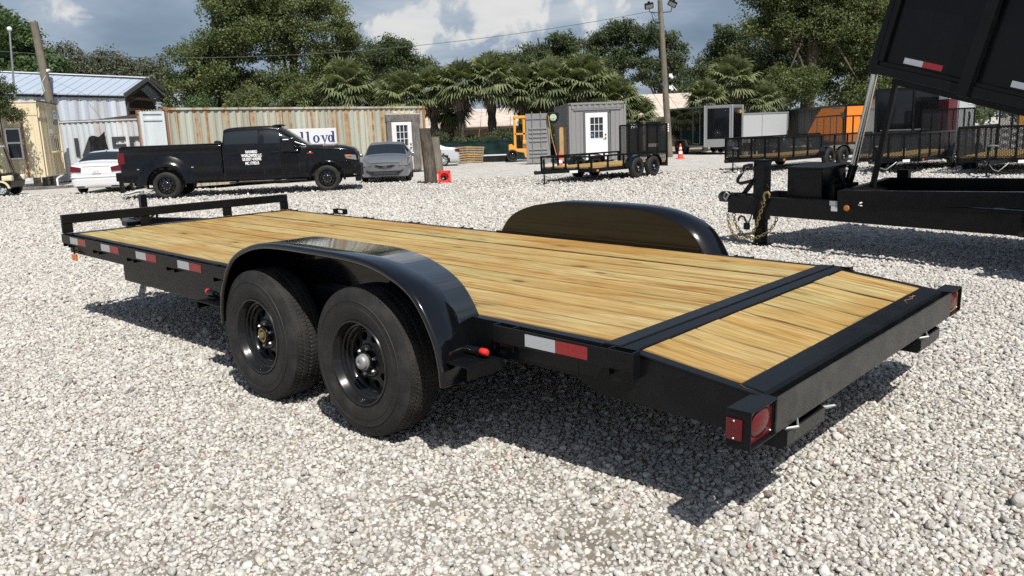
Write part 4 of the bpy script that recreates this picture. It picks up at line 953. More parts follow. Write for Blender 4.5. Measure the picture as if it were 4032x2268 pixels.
def glazed_door(par, x0, x1, z0, z1, y=-.03, n=(3, 3), win=(.24, .80, .49, .93), knob=True):
    """white entrance door > frame pieces, nine panes, muntins, lower panels, lever and lock"""
    w, h = x1-x0, z1-z0; d = MB()
    wx0, wx1, wz0, wz1 = x0+w*win[0], x0+w*win[1], z0+h*win[2], z0+h*win[3]
    d.bx(x0, wx0, y, y+.05, z0, z1); d.bx(wx1, x1, y, y+.05, z0, z1); d.bx(wx0, wx1, y, y+.05, z0, wz0); d.bx(wx0, wx1, y, y+.05, wz1, z1)
    o = d.build('door', MT['white_paint'], par)
    f = MB(); t = .03
    f.bx(wx0-t, wx0, y-.012, y-.001, wz0-t, wz1+t); f.bx(wx1, wx1+t, y-.012, y-.001, wz0-t, wz1+t); f.bx(wx0, wx1, y-.012, y-.001, wz1, wz1+t); f.bx(wx0, wx1, y-.012, y-.001, wz0-t, wz0)
    f.build('window_frame', MT['white_paint'], o)
    for i in range(1, n[0]): x = wx0+(wx1-wx0)*i/n[0]; MB().bx(x-.011, x+.011, y+.002, y+.03, wz0, wz1).build('muntin', MT['white_paint'], o)
    for i in range(1, n[1]): z = wz0+(wz1-wz0)*i/n[1]; MB().bx(wx0, wx1, y+.001, y+.029, z-.011, z+.011).build('muntin', MT['white_paint'], o)
    for i in range(n[0]):
        for k in range(n[1]):
            a = wx0+(wx1-wx0)*i/n[0]; b = wz0+(wz1-wz0)*k/n[1]; MB().bx(a+.012, a+(wx1-wx0)/n[0]-.012, y+.032, y+.038, b+.012, b+(wz1-wz0)/n[1]-.012).build('pane', MT['window_glass'], o)
    for s in (0, 1):
        a = x0+w*(.16+s*.40); m = MB()
        for q in ((a, a+w*.28, z0+h*.40, z0+h*.41), (a, a+w*.28, z0+h*.13, z0+h*.14), (a, a+.012, z0+h*.14, z0+h*.40), (a+w*.28-.012, a+w*.28, z0+h*.14, z0+h*.40)): m.bx(q[0], q[1], y-.006, y-.0005, q[2], q[3])
        m.build('door_panel', MT['white_paint'], o)
    if knob:
        kx = x1-w*.09
        MB().cyl((kx, y-.03, z0+h*.53), (kx, y, z0+h*.53), .034, n=14).build('lock', MT['dark_brown'], o, 40)
        m = MB().cyl((kx, y-.03, z0+h*.455), (kx, y, z0+h*.455), .034, n=14); m.bar((kx, y-.04, z0+h*.455), (kx-.10, y-.045, z0+h*.445), .018, .02); m.build('handle', MT['dark_brown'], o, 40)
    return o
# ---- rusty container with the timber-framed door
RC = container('shipping_container', 'long rust streaked greenish grey shipping container with a white door at one end', 'container', (-10.77, 26.2, 0), R(45.30), 10.65, 2.25, 2.62, MT['rusty_container'], MT['rust_steel'], (8.65, 10.30, 2.32))
MB().bx(8.66, 8.875, -.045, .02, .09, 2.02).build('door_frame', MT['grey_timber'], RC, bev=.006); MB().bx(9.885, 10.28, -.045, .02, .09, 2.02).build('door_frame', MT['grey_timber'], RC, bev=.006)
MB().bx(8.62, 10.34, -.05, .02, 2.03, 2.30).build('door_frame', MT['grey_timber'], RC, bev=.006)
MB().bx(8.64, 10.32, -.055, .02, 2.302, 2.325).build('flashing', MT['white_paint'], RC); MB().bx(8.66, 10.28, -.02, .03, .06, .088).build('threshold', MT['grey_timber'], RC)
glazed_door(RC, 8.885, 9.878, .13, 2.01, -.03, win=(.22, .80, .50, .93))
m = MB().bx(9.02, 10.02, -.016, -.010, 2.345, 2.425); p = m.build('number_strip', MT['cream_paint'], RC)
tx = text_mb('D I N I   7   8 7 2   C', .085, .0, 0, .92); tx.xf(Matrix.Translation((9.52, -.018, 2.357)) @ Matrix.Rotation(PI/2, 4, 'X')); tx.build('lettering', MT['black_void'], p)
# white advert panel with serif letters: d-lloyd, the start of the word is hidden by the pickup
sg = MB().bx(3.97, 6.31, -.014, .0, 1.275, 1.85).build('name_board', MT['white_paint'], RC)
def serif(letter, x, z, h, w, parent):
    m = MB(); y0, y1 = -.020, -.0145; st = w*.30; sf = h*.055
    def bowl(cx, cz, rx, rz, th, thin, a0=0, a1=2*PI):
        n = 28; P = []
        for i in range(n+1):
            a = a0+(a1-a0)*i/n; P.append((cx+rx*math.cos(a), cz+rz*math.sin(a), cx+(rx-th)*math.cos(a), cz+(rz-thin)*math.sin(a)))
        for a, b in zip(P[:-1], P[1:]): m.prism([(a[0], a[1]), (b[0], b[1]), (b[2], b[3]), (a[2], a[3])], 1, y0, y1)
    if letter == 'l':
        m.bx(x-st/2, x+st/2, y0, y1, z, z+h); m.bx(x-w*.32, x+w*.32, y0-.0005, y1, z, z+sf); m.bx(x-w*.30, x, y0-.0005, y1, z+h-sf, z+h)
    elif letter == 'o': bowl(x, z+h*.33, w*.5, h*.34, st, sf*1.1)
    elif letter == 'd':
        bowl(x-w*.06, z+h*.33, w*.44, h*.34, st, sf*1.1); m.bx(x+w*.22, x+w*.22+st, y0-.0005, y1, z, z+h); m.bx(x+w*.02, x+w*.22, y0-.0005, y1, z+h-sf, z+h); m.bx(x+w*.22+st, x+w*.62, y0-.0005, y1, z, z+sf)
    elif letter == 'y':
        m.prism([(x-w*.48, z+h*.64), (x-w*.48+st*1.1, z+h*.64), (x+w*.10, z), (x-w*.06, z)], 1, y0, y1); m.prism([(x+w*.34, z+h*.64), (x+w*.46, z+h*.64), (x-w*.10, z-h*.28), (x-w*.22, z-h*.28)], 1, y0-.0005, y1)
        m.bx(x-w*.58, x-w*.10, y0-.001, y1, z+h*.60, z+h*.645); m.bx(x+w*.18, x+w*.58, y0-.001, y1, z+h*.60, z+h*.645)
    m.build('letter', MT['navy'], parent)
for ch, x in zip('lloyd', (4.86, 5.10, 5.44, 5.79, 6.07)): serif(ch, x, 1.335, .40, .28, sg)
# open door leaf swung out at the near corner
lf = MB().bx(-.77, -.02, .0, .03, .16, 2.50).build('door_leaf', MT['door_leaf'], RC, bev=.004)
fr = MB()
for q in ((-.77, -.69, .16, 2.50), (-.10, -.02, .16, 2.50)): fr.bx(q[0], q[1], -.035, -.001, q[2], q[3])
fr.build('leaf_frame', MT['door_leaf'], lf)
for z in (.25, .50, .75, 1.0, 1.22, 2.22, 2.42): MB().bx(-.685, -.105, -.03, -.001, z, z+.07).build('leaf_rib', MT['door_leaf'], lf)
MB().bx(-.015, .012, -.03, .04, .16, 2.55).build('hinge_post', MT['dark_brown'], RC)
# ---- white container with big dark letters and a tarpaulin hung over it
UC = container('shipping_container', 'pale white shipping container with big dark letters behind the white sedan', 'container', (-20.6, 36.3, 0), R(-2.0), 6.1, 2.2, 2.66, MT['pale_container'], MT['pale_container'])
MB().bx(.02, 6.0, -.012, .062, 2.652, 2.665).build('rust_strip', MT['rust_steel'], UC)
LT = mat('faded_letter', (.03, .033, .036), .7)
def let(polys): 
    m = MB()
    for P in polys: m.prism(P, 1, -.008, -.003)
    m.build('letter', LT, UC)
def rc(a, b, c, d): return [(a, c), (b, c), (b, d), (a, d)]
let([rc(1.62, 1.80, 1.10, 1.90)]); let([[(1.88, 1.10), (2.12, 1.10), (2.62, 1.90), (2.28, 1.90)], [(3.0, 1.10), (3.24, 1.10), (2.80, 1.90), (2.5, 1.90)], rc(2.3, 2.85, 1.30, 1.45)])
let([rc(3.30, 3.92, 1.73, 1.89), rc(3.30, 3.46, 1.57, 1.73), rc(3.30, 3.92, 1.42, 1.57), rc(3.76, 3.92, 1.26, 1.42), rc(3.30, 3.92, 1.10, 1.26)])
let([rc(4.08, 4.70, 1.73, 1.88), rc(4.08, 4.26, 1.25, 1.73), rc(4.08, 4.70, 1.10, 1.25)])
v = []; nx, nz = 26, 14
for i in range(nx+1):
    for k in range(nz+1):
        u, w = i/nx, k/nz; top = 1.90 + .14*u + .05*math.sin(9*u) + (.06 if u > .9 else 0); v.append((2.30 + .80*u + .05*math.sin(3*w+u*4), -.03 - .035*abs(math.sin(11*u + 1.5*w)) - .02*w, top - w*(.78 + .06*math.sin(7*u))))
tp = MB().add(v, [(i*(nz+1)+k, (i+1)*(nz+1)+k, (i+1)*(nz+1)+k+1, i*(nz+1)+k+1) for i in range(nx) for k in range(nz)]).build('tarpaulin', MT['tarp'], None, 60)
tp.location = UC.location; tp.rotation_euler = UC.rotation_euler; tag(tp, 'crumpled black tarpaulin hanging on the white container over its letter A', 'tarpaulin')
sdm = tp.modifiers.new('cloth', 'SOLIDIFY'); sdm.thickness = .01
# ---- grey container office
GO = thing('container_office', 'grey painted container office with a white glazed door and dark door trim', 'office', (2.70, 35.2, 0), R(2.5))
GH, GWd, GD = 2.56, 2.46, 6.2
MB().bx(.06, GWd-.06, .06, GD, .10, GH-.10).build('body', MT['grey_paint'], GO)
npl = 12
for i in range(npl):
    a = .10+(GWd-.2)*i/npl; b = .10+(GWd-.2)*(i+1)/npl
    if b < .70 or a > 1.72: MB().bx(a+.004, b-.004, -.002, .055, .14, 2.26).build('plank', MT['grey_paint'], GO)
    else: MB().bx(max(a, .10)+.004, b-.004, -.002, .055, 2.20, 2.26).build('plank', MT['grey_paint'], GO)
MB().bx(.20, GWd-.22, -.05, -.003, 2.24, 2.285).build('canopy', MT['grey_paint'], GO, bev=.004)
m = corrugated(GWd-.24, 2.30, GH-.10, .245, .03, 0); m.build('header', MT['grey_paint'], GO, loc=(.12, .0, 0), norm=False)
for x in (0, GWd-.10): MB().bx(x, x+.10, -.01, .10, .0, GH-.12).build('corner_post', MT['grey_paint'], GO, bev=.008)
MB().bx(.0, GWd, -.012, .1, GH-.085, GH).build('top_rail', MT['grey_paint'], GO, bev=.006)
for x in (.035, GWd-.09): MB().bx(x, x+.055, -.02, -.0125, GH-.075, GH-.02).build('casting_hole', MT['black_void'], GO)
m = corrugated(GD-.2, .14, GH-.09, .25, .03); m.xf(Matrix(((0, 1, 0, 0), (1, 0, 0, .1), (0, 0, 1, 0), (0, 0, 0, 1)))); m.build('side_wall', MT['grey_paint'], GO, norm=False)
MB().bx(-.01, .06, .1, GD, GH-.085, GH-.002).build('top_rail', MT['grey_paint'], GO); MB().bx(-.012, .06, .1, GD, .0, .14).build('bottom_rail', MT['dark_grey_paint'], GO)
MB().bx(.61, .69, -.03, .0, .14, 2.23).build('door_trim', MT['dark_grey_paint'], GO); MB().bx(1.66, 1.74, -.03, .0, .14, 2.23).build('door_trim', MT['dark_grey_paint'], GO); MB().bx(.69, 1.66, -.03, .0, 2.13, 2.23).build('door_trim', MT['dark_grey_paint'], GO)
gd = glazed_door(GO, .70, 1.65, .15, 2.125, -.028, win=(.22, .79, .46, .90))
MB().lathe([(0, -.006), (.06, -.006), (.06, 0)], (.985, -.002, 1.19), 1, 20).build('round_sticker', MT['blue_print'], gd)
MB().prism([(-.36, .10), (-.05, .10), (-.05, 1.50), (-.09, 1.57), (-.32, 1.57), (-.36, 1.50)], 1, .62, .66).build('rough_board', MT['new_board'], GO)
# its open rear door leaf standing out to the side, with a hose reel and two bars
ol = MB().bx(-1.78, -.72, 1.1, 1.16, .05, 2.20).build('door_leaf', MT['grey_paint'], GO, bev=.006)
for z in (.30, .46, .62, .98, 1.16, 1.34, 1.52): MB().bx(-1.66, -.86, 1.06, 1.098, z, z+.075).build('leaf_rib', MT['grey_paint'], ol, bev=.012)
for x in (-1.50, -1.12): MB().cyl((x, 1.05, -.0), (x, 1.05, 2.28), .018, n=8).build('lock_bar', MT['grey_paint'], ol, 40)
MB().bx(-1.75, -.75, 1.062, 1.098, 1.96, 2.0).build('leaf_rib', MT['grey_paint'], ol)
rl = thing('hose_reel', 'round pale green faced reel with black housing fixed on the open grey door', 'hose reel', (2.70-.62, 35.2+.95, 2.0))
MB().prism([(.25*math.cos(a), .25*math.sin(a)) for a in np.linspace(PI, 2*PI, 14)] + [(.25, .22), (-.25, .22)], 1, -.06, .06).build('housing', MT['black_satin'], rl, bev=.01)
MB().lathe([(0, -.075), (.13, -.075), (.15, -.068), (.15, -.061), (0, -.061)], ax=1, n=28).build('face', mat('reel_green', (.45, .62, .42), .5), rl, 40)
m = MB()
for r in (.05, .09, .125): m.lathe([(r, -.0785), (r+.008, -.0785), (r+.008, -.0745), (r, -.0745)], ax=1, n=28, close=True)
m.bx(-.02, .03, -.082, -.0755, -.05, -.02); m.build('face_ring', MT['dark_grey_paint'], rl)
MB().tube([(1.86, 36.05, 2.1), (1.98, 36.0, 1.2), (2.25, 35.9, .05)], .012, 6).build('hose', MT['yellow_paint'], None); hs = bpy.data.objects['hose']; tag(hs, 'yellow line hanging down beside the reel on the grey office', 'hose')
# ---- beige site office on blocks
BO = thing('site_office', 'cream coloured portable office on blocks with a service window', 'office', (-18.04, 32.0, 0), R(106.3))
fx = Vector((1, 0, 0)); fl = Vector((-.20, .98, 0)).normalized(); z0, z1 = .40, 3.29
P = [(0, 0), (3.13, 0), (3.13+fl.x*5, fl.y*5), (fl.x*5, fl.y*5)]
MB().prism([(p[0]*.998+(.01 if k in (0, 3) else -.01), p[1]+(.012 if k in (0, 1) else 0)) for k, p in enumerate(P)], 2, z0, z1-.04).build('body', MT['office_cladding'], BO)
OC = MT['office_cladding']
for i in range(9):                                                    # battens on the service side
    x = .12 + i*.135
    if x < 1.30: MB().bx(x, x+.055, -.05, -.001, z0+.05, 2.68).build('batten', OC, BO); MB().bx(x, x+.055, -.05, -.001, 2.78, 3.2).build('batten', OC, BO)
MB().bx(0.02, 1.28, -.055, .0, 2.68, 2.78).build('band_board', OC, BO); MB().bx(.0, 3.13, -.03, .0, 3.2, 3.29).build('fascia', OC, BO); MB().bx(-.03, 3.16, -.06, .05, 3.29, 3.325).build('roof_edge', MT['dark_brown'], BO)
for x in (1.72, 2.0, 2.3, 2.6, 2.88): MB().bx(x, x+.03, -.03, -.001, z0+.05, 1.30).build('batten', OC, BO)
MB().bx(1.30, 2.22, -.02, -.001, 2.32, 3.18).build('panel', OC, BO); MB().bx(3.06, 3.13, -.05, -.001, z0, 3.2).build('corner_board', OC, BO)
for a, b in ((1.27, 1.86), (2.14, 2.79)):
    f = MB()
    for q in ((a, b, 1.36, 1.41), (a, b, 1.99, 2.04), (a, a+.05, 1.41, 1.99), (b-.05, b, 1.41, 1.99), ((a+b)/2-.02, (a+b)/2+.02, 1.41, 1.99)): f.bx(q[0], q[1], -.018, -.001, q[2], q[3])
    w = f.build('window', OC, BO); MB().bx(a+.05, (a+b)/2-.02, -.012, -.002, 1.41, 1.99).build('pane', MT['window_glass'], w); MB().bx((a+b)/2+.02, b-.05, -.012, -.002, 1.41, 1.99).build('pane', MT['dark_glass'], w)
MB().bx(1.15, 2.52, -.22, -.001, 1.335, 1.365).build('counter_shelf', OC, BO)
sb = MB().bx(2.36, 2.90, -.03, -.001, 2.60, 3.04).build('sign_board', MT['white_print'], BO); MB().bx(2.365, 2.895, -.033, -.0305, 2.60, 2.68).build('sign_band', MT['blue_print'], sb)
MB().lathe([(.045, -.036), (.062, -.036), (.062, -.0305), (.045, -.0305)], (2.45, 0, 2.92), 1, 20, True).build('sign_mark', MT['blue_print'], sb)
for z, a, b in ((2.945, 2.54, 2.80), (2.885, 2.54, 2.84), (2.77, 2.44, 2.82)): MB().bx(a, b, -.034, -.0305, z, z+.035).build('sign_mark', MT['blue_print'], sb)
MB().bx(2.34, 2.92, -.022, -.002, 2.45, 2.595).build('sign_back', MT['grey_paint'], BO); MB().bx(1.30, 1.86, -.03, -.002, 2.09, 2.275).build('notice', MT['white_print'], BO)
def lface(s0, s1, z0_, z1_, d0, d1, nm, mt, par=BO):               # piece on the lit long side
    o = Vector((fl.y, -fl.x, 0)) * -1
    return MB().add([tuple(fl*s + o*d)[:2] + (z,) for z in (z0_, z1_) for s in (s0, s1) for d in (d0, d1)], [(0, 1, 3, 2), (4, 6, 7, 5), (0, 4, 5, 1), (2, 3, 7, 6), (1, 5, 7, 3), (0, 2, 6, 4)]).build(nm, mt, par)
nb = 16
for i in range(nb):
    s = i*.175 + .012
    if .62 < s + .1 < 1.2: lface(s, s+.170, z0, 1.10, 0, .022, 'cladding_board', OC); lface(s, s+.170, 2.32, 2.76, 0, .022, 'cladding_board', OC)
    else: lface(s, s+.170, z0, 2.76, 0, .022, 'cladding_board', OC)
lface(0, 3.0, 2.765, 2.84, 0, .04, 'band_board', OC); lface(0, 3.0, 2.845, 3.25, 0, .02, 'fascia', OC); lface(-.02, 3.0, 3.26, 3.31, -.02, .05, 'roof_edge', OC)
w = lface(.64, 1.18, 1.12, 2.31, .0, .015, 'window', MT['white_print'])
lface(.70, 1.12, 1.18, 1.72, .016, .02, 'pane', MT['window_glass'], w); lface(.70, 1.12, 1.78, 2.25, .016, .02, 'pane', MT['window_glass'], w)
for q in ((.64, .70, 1.12, 2.31), (1.12, 1.18, 1.12, 2.31), (.70, 1.12, 1.72, 1.78), (.70, 1.12, 1.12, 1.18), (.70, 1.12, 2.25, 2.31)): lface(q[0], q[1], q[2], q[3], .015, .045, 'frame', MT['white_print'], w)
lface(.545, .60, z0, 2.76, .022, .07, 'downpipe', MT['rust_steel'])
bl = MB()
for x, y in ((.3, .35), (2.6, .35), (.2, 1.6), (2.4, 1.8), (.1, 3), (1.4, .3)):
    MB().bx(x, x+.4, y, y+.2, 0, .2).build('block', MT['concrete'], BO, bev=.008); MB().bx(x+.05, x+.42, y+.01, y+.21, .203, .40).build('block', MT['concrete'], BO, bev=.008)
MB().tube([(2.2, -.12, .40), (.9, -.20, .32), (.55, -.24, .27), (.50, -.25, .20), (.50, -.25, .02)], .035, 8).build('drain_pipe', MT['white_paint'], BO, 40)
# loose timbers lying in front of the office
for k, (x, y, rz, L) in enumerate(((-18.2, 30.55, .22, 3.2), (-17.3, 30.95, .16, 2.2), (-18.6, 31.0, .3, 1.6))):
    o = MB().bx(-L/2, L/2, -.07, .07, 0, .09).build('timber', MT['grey_timber'], None, bev=.006); o.location = (x, y, .002); o.rotation_euler = (0, 0, rz); tag(o, ['long weathered timber lying in front of the cream office', 'shorter weathered timber lying behind the long one', 'short timber beside the leg of the young tree'][k], 'timber', 'timbers by the cream office')
# ---- blue-white metal shed
SH = thing('metal_shed', 'white metal clad shed with a pale blue tin roof and open timber gable', 'shed')
A, B_, L_, Rd = Vector((-20.03, 44, 4.17)), Vector((-20.1, 49.6, 4.17)), Vector((-24.6, 36.2, 4.17)), Vector((-20.0, 46.8, 5.12)); off = L_-A; Bl = B_+off; Rl = Rd+off
nw = 34
m = MB(); dv = off.normalized(); nv = Vector((dv.y, -dv.x, 0)); 
if nv.y > 0: nv = -nv
pts = []
for i in range(nw*2+1):
    q = A + off*(i/(nw*2)); pts.append(q + nv*(.03 if i % 4 in (1, 2) else 0))
m.add([(p.x, p.y, 0) for p in pts] + [(p.x, p.y, 3.95) for p in pts], [(i, i+1, len(pts)+i+1, len(pts)+i) for i in range(len(pts)-1)]); m.build('wall', MT['tin_wall'], SH)
dn = (Rd-A); dn = dn.normalized(); ov = A - dn*.35
m = MB(); npn = 17
for i in range(npn):
    a, b = -.03+1.03*i/npn, -.03+1.03*(i+1)/npn
    p = MB(); e0, e1_, r0_, r1_ = ov+off*a, ov+off*b, Rd+off*a, Rd+off*b; e1b, r1b = ov+off*(b-.004), Rd+off*(b-.004); u = Vector((0, 0, .05))
    p.add([e0, e1b, r1b, r0_, e0+u, e1b+u, r1b+u, r0_+u], [(0, 1, 2, 3), (7, 6, 5, 4), (0, 4, 5, 1), (1, 5, 6, 2), (2, 6, 7, 3), (3, 7, 4, 0)]); p.build('roof_panel', MT['blue_metal'], SH)
MB().add([Rd, Rl, Bl, B_, Rd+Vector((0, 0, .05)), Rl+Vector((0, 0, .05)), Bl+Vector((0, 0, .05)), B_+Vector((0, 0, .05))], [(0, 1, 2, 3), (7, 6, 5, 4), (0, 4, 5, 1), (3, 2, 6, 7), (0, 3, 7, 4), (1, 5, 6, 2)]).build('roof_panel', MT['blue_metal'], SH)
MB().bar(Rd+Vector((.1, -.1, .07)), Rl+Vector((0, 0, .07)), .18, .05).build('ridge_cap', MT['white_print'], SH)
MB().bar(ov+Vector((.12, -.05, .02)), Rd+Vector((.12, -.05, .04)), .06, .22).build('barge_board', MT['dark_grey_paint'], SH); MB().bar(Rd+Vector((.12, .05, .04)), B_+Vector((.3, .6, -.12)), .06, .22).build('barge_board', MT['dark_grey_paint'], SH)
MB().bar(A+Vector((0, -.04, -.12)), L_+Vector((0, -.04, -.12)), .08, .16).build('eave_beam', MT['dark_brown'], SH); MB().bx(-20.15, -19.95, 43.95, 44.15, 0, 4.1).build('corner_post', MT['dark_brown'], SH)
MB().add([(A.x-.3, A.y+.3, 0), (B_.x-.3, B_.y-.3, 0), (B_.x-.3, B_.y-.3, 3.0), (A.x-.3, A.y+.3, 3.0)], [(0, 1, 2, 3)]).build('inner_wall', MT['tin_wall'], SH)
MB().add([(A.x-.6, A.y+.5, 3.0), (B_.x-.6, B_.y-.4, 3.0), (B_.x-.6, B_.y-.4, 4.1), (Rd.x-.6, Rd.y, 5.0), (A.x-.6, A.y+.5, 4.1)], [(0, 1, 2, 3, 4)]).build('gable', MT['dark_brown'], SH)
for z in (2.95, 3.4, 4.0): MB().bar((A.x+.02, A.y+.2, z), (B_.x+.02, B_.y-.2, z), .12, .14).build('tie_beam', MT['dark_brown'], SH)
MB().bar(A+Vector((.03, .6, 0)), Rd+Vector((.03, 0, -.2)), .1, .12).build('rafter', MT['dark_brown'], SH); MB().bar(B_+Vector((.03, -.4, 0)), Rd+Vector((.03, 0, -.2)), .1, .12).build('rafter', MT['dark_brown'], SH)
# low lean-to roof between shed and containers
lt = thing('lean_to', 'low brown lean-to roof between the shed and the white container', 'lean-to', (-17.2, 40.0, 0), R(20))
MB().prism([(-2.2, 2.78), (-.2, 3.0), (2.6, 2.70), (2.6, 2.62), (-.2, 2.86), (-2.2, 2.70)], 1, 0, 2.2).build('roof', MT['dark_brown'], lt)
for x in (-2.0, 2.3): MB().bx(x, x+.12, .1, .22, 0, 2.62).build('post', MT['dark_brown'], lt)
# ---- low pinkish buildings beyond the palms
def low_building(label, x0, x1, y, ze, zr, dep):
    t = thing('low_building', label, 'building', (x0, y, 0), 0, 'low buildings beyond the palms'); L = x1-x0
    MB().bx(0, L, .5, dep, 0, ze-.05).build('wall', MT['plaster'], t)
    n = max(4, int(L/.9))
    for i in range(n): MB().add([(L*i/n, 0, ze), (L*(i+1)/n-.03, 0, ze), (L*(i+1)/n-.03, dep*.6, zr), (L*i/n, dep*.6, zr), (L*i/n, 0, ze+.05), (L*(i+1)/n-.03, 0, ze+.05), (L*(i+1)/n-.03, dep*.6, zr+.05), (L*i/n, dep*.6, zr+.05)], [(0, 1, 2, 3), (7, 6, 5, 4), (0, 4, 5, 1), (1, 5, 6, 2), (2, 6, 7, 3), (3, 7, 4, 0)]).build('roof_panel', MT['roof_tin'], t)
    MB().bx(-.05, L+.05, -.06, .04, ze-.14, ze-.004).build('eave_board', MT['dark_brown'], t)
    for i in range(1, n, 2): MB().bx(L*i/n, L*i/n+.5, .46, .499, .7, 1.3).build('window', MT['window_glass'], t)
low_building('low cream building with a pinkish tin roof behind the palms left of the grey office', -7.2, 2.2, 51, 1.82, 3.0, 8)
low_building('low cream building with pinkish tin roof between the grey office and the light pole', 6.2, 13.5, 50, 2.0, 3.5, 8)
# ------------------------------------------------------------------ vehicles
def loft(ctrl, nu, nv, wheels=(), arch=.36):
    """ctrl[i][k] = (x, y, z) for the +y half, from the bottom centre (k = 0) over the side to the top centre; returns vertices and quads with their u, v and side"""
    P = np.array(ctrl, float); U, ut = catmull(P, nu); V, vt = catmull(np.swapaxes(U, 0, 1), nv); G = np.swapaxes(V, 0, 1)
    nU, nV = G.shape[:2]; faces = []
    verts = np.concatenate([G.reshape(-1, 3), (G*np.array([1, -1, 1])).reshape(-1, 3)]); off = nU*nV
    for i in range(nU-1):
        for k in range(nV-1):
            c = G[i:i+2, k:k+2].reshape(-1, 3).mean(0); u = (ut[i]+ut[i+1])/2; v = (vt[k]+vt[k+1])/2
            if any((c[0]-wx)**2 + (c[2]-wz)**2 < arch**2 and abs(c[1]) > .45 for wx, wz in wheels): continue
            q = (i*nV+k, (i+1)*nV+k, (i+1)*nV+k+1, i*nV+k+1)
            faces.append((u, v, 1, q)); faces.append((u, v, -1, tuple(a+off for a in q)[::-1]))
    for i in (0, nU-1):
        for k in range(nV-1): a = i*nV+k; faces.append((ut[i], -9, 1, (a, a+1, off+a+1, off+a)))
    return verts, faces
def part_of(verts, fs, name, mt, parent, ang=40, push=0.0):
    used = sorted({i for f in fs for i in f}); mp = {a: b for b, a in enumerate(used)}
    mb = MB(); mb.v = [tuple(verts[i]) for i in used]; mb.f = [tuple(mp[i] for i in f) for f in fs]
    o = mb.build(name, mt, parent, ang, norm=False)
    return o
def car_wheel(root, Ro, w, loc, flip, rim='alloy', spokes=10, dark=False):
    rb = Ro*.66; t = tyre_mb(Ro, rb, w, 48, False).build('wheel', MT['rubber'], root, 40); t.location = loc; t.rotation_euler = (0, 0, PI if flip else 0)
    mt = MT['black_gloss'] if dark else MT['silver_pale']
    r = MB().lathe([(rb+.004, .03), (rb+.002, .012), (rb-.012, .012), (rb-.02, .03), (rb-.03, .10)], ax=1, n=40)
    r.build('rim', mt, t, 40)
    MB().lathe([(rb-.02, .10), (0, .10)], ax=1, n=24).build('brake_disc', MT['black_void'], t)
    m = MB()
    if dark:
        d = holed_disc(.09, rb-.03, .035, .055, 8, .026, .155, 12); m.add(d.v, d.f); m.lathe([(.09, .035), (.085, .01), (.06, -.005), (0, -.008)], ax=1, n=24)
        m.build('spokes', mt, t, 40)
        n_ = MB()
        for i in range(8): a = 2*PI*i/8; n_.cyl((.105*math.cos(a), .035, .105*math.sin(a)), (.105*math.cos(a), .012, .105*math.sin(a)), .011, n=6)
        n_.build('lug_nuts', MT['zinc'], t)
    else:
        for i in range(spokes):
            a = 2*PI*i/spokes; c, s = math.cos(a), math.sin(a); m.bar((.03*c, .02, .03*s), ((rb-.015)*c, .03, (rb-.015)*s), .035, .02, (0, 1, 0))
        m.cyl((0, .01, 0), (0, .05, 0), .05, n=16); m.build('spokes', mt, t, 30)
    return t
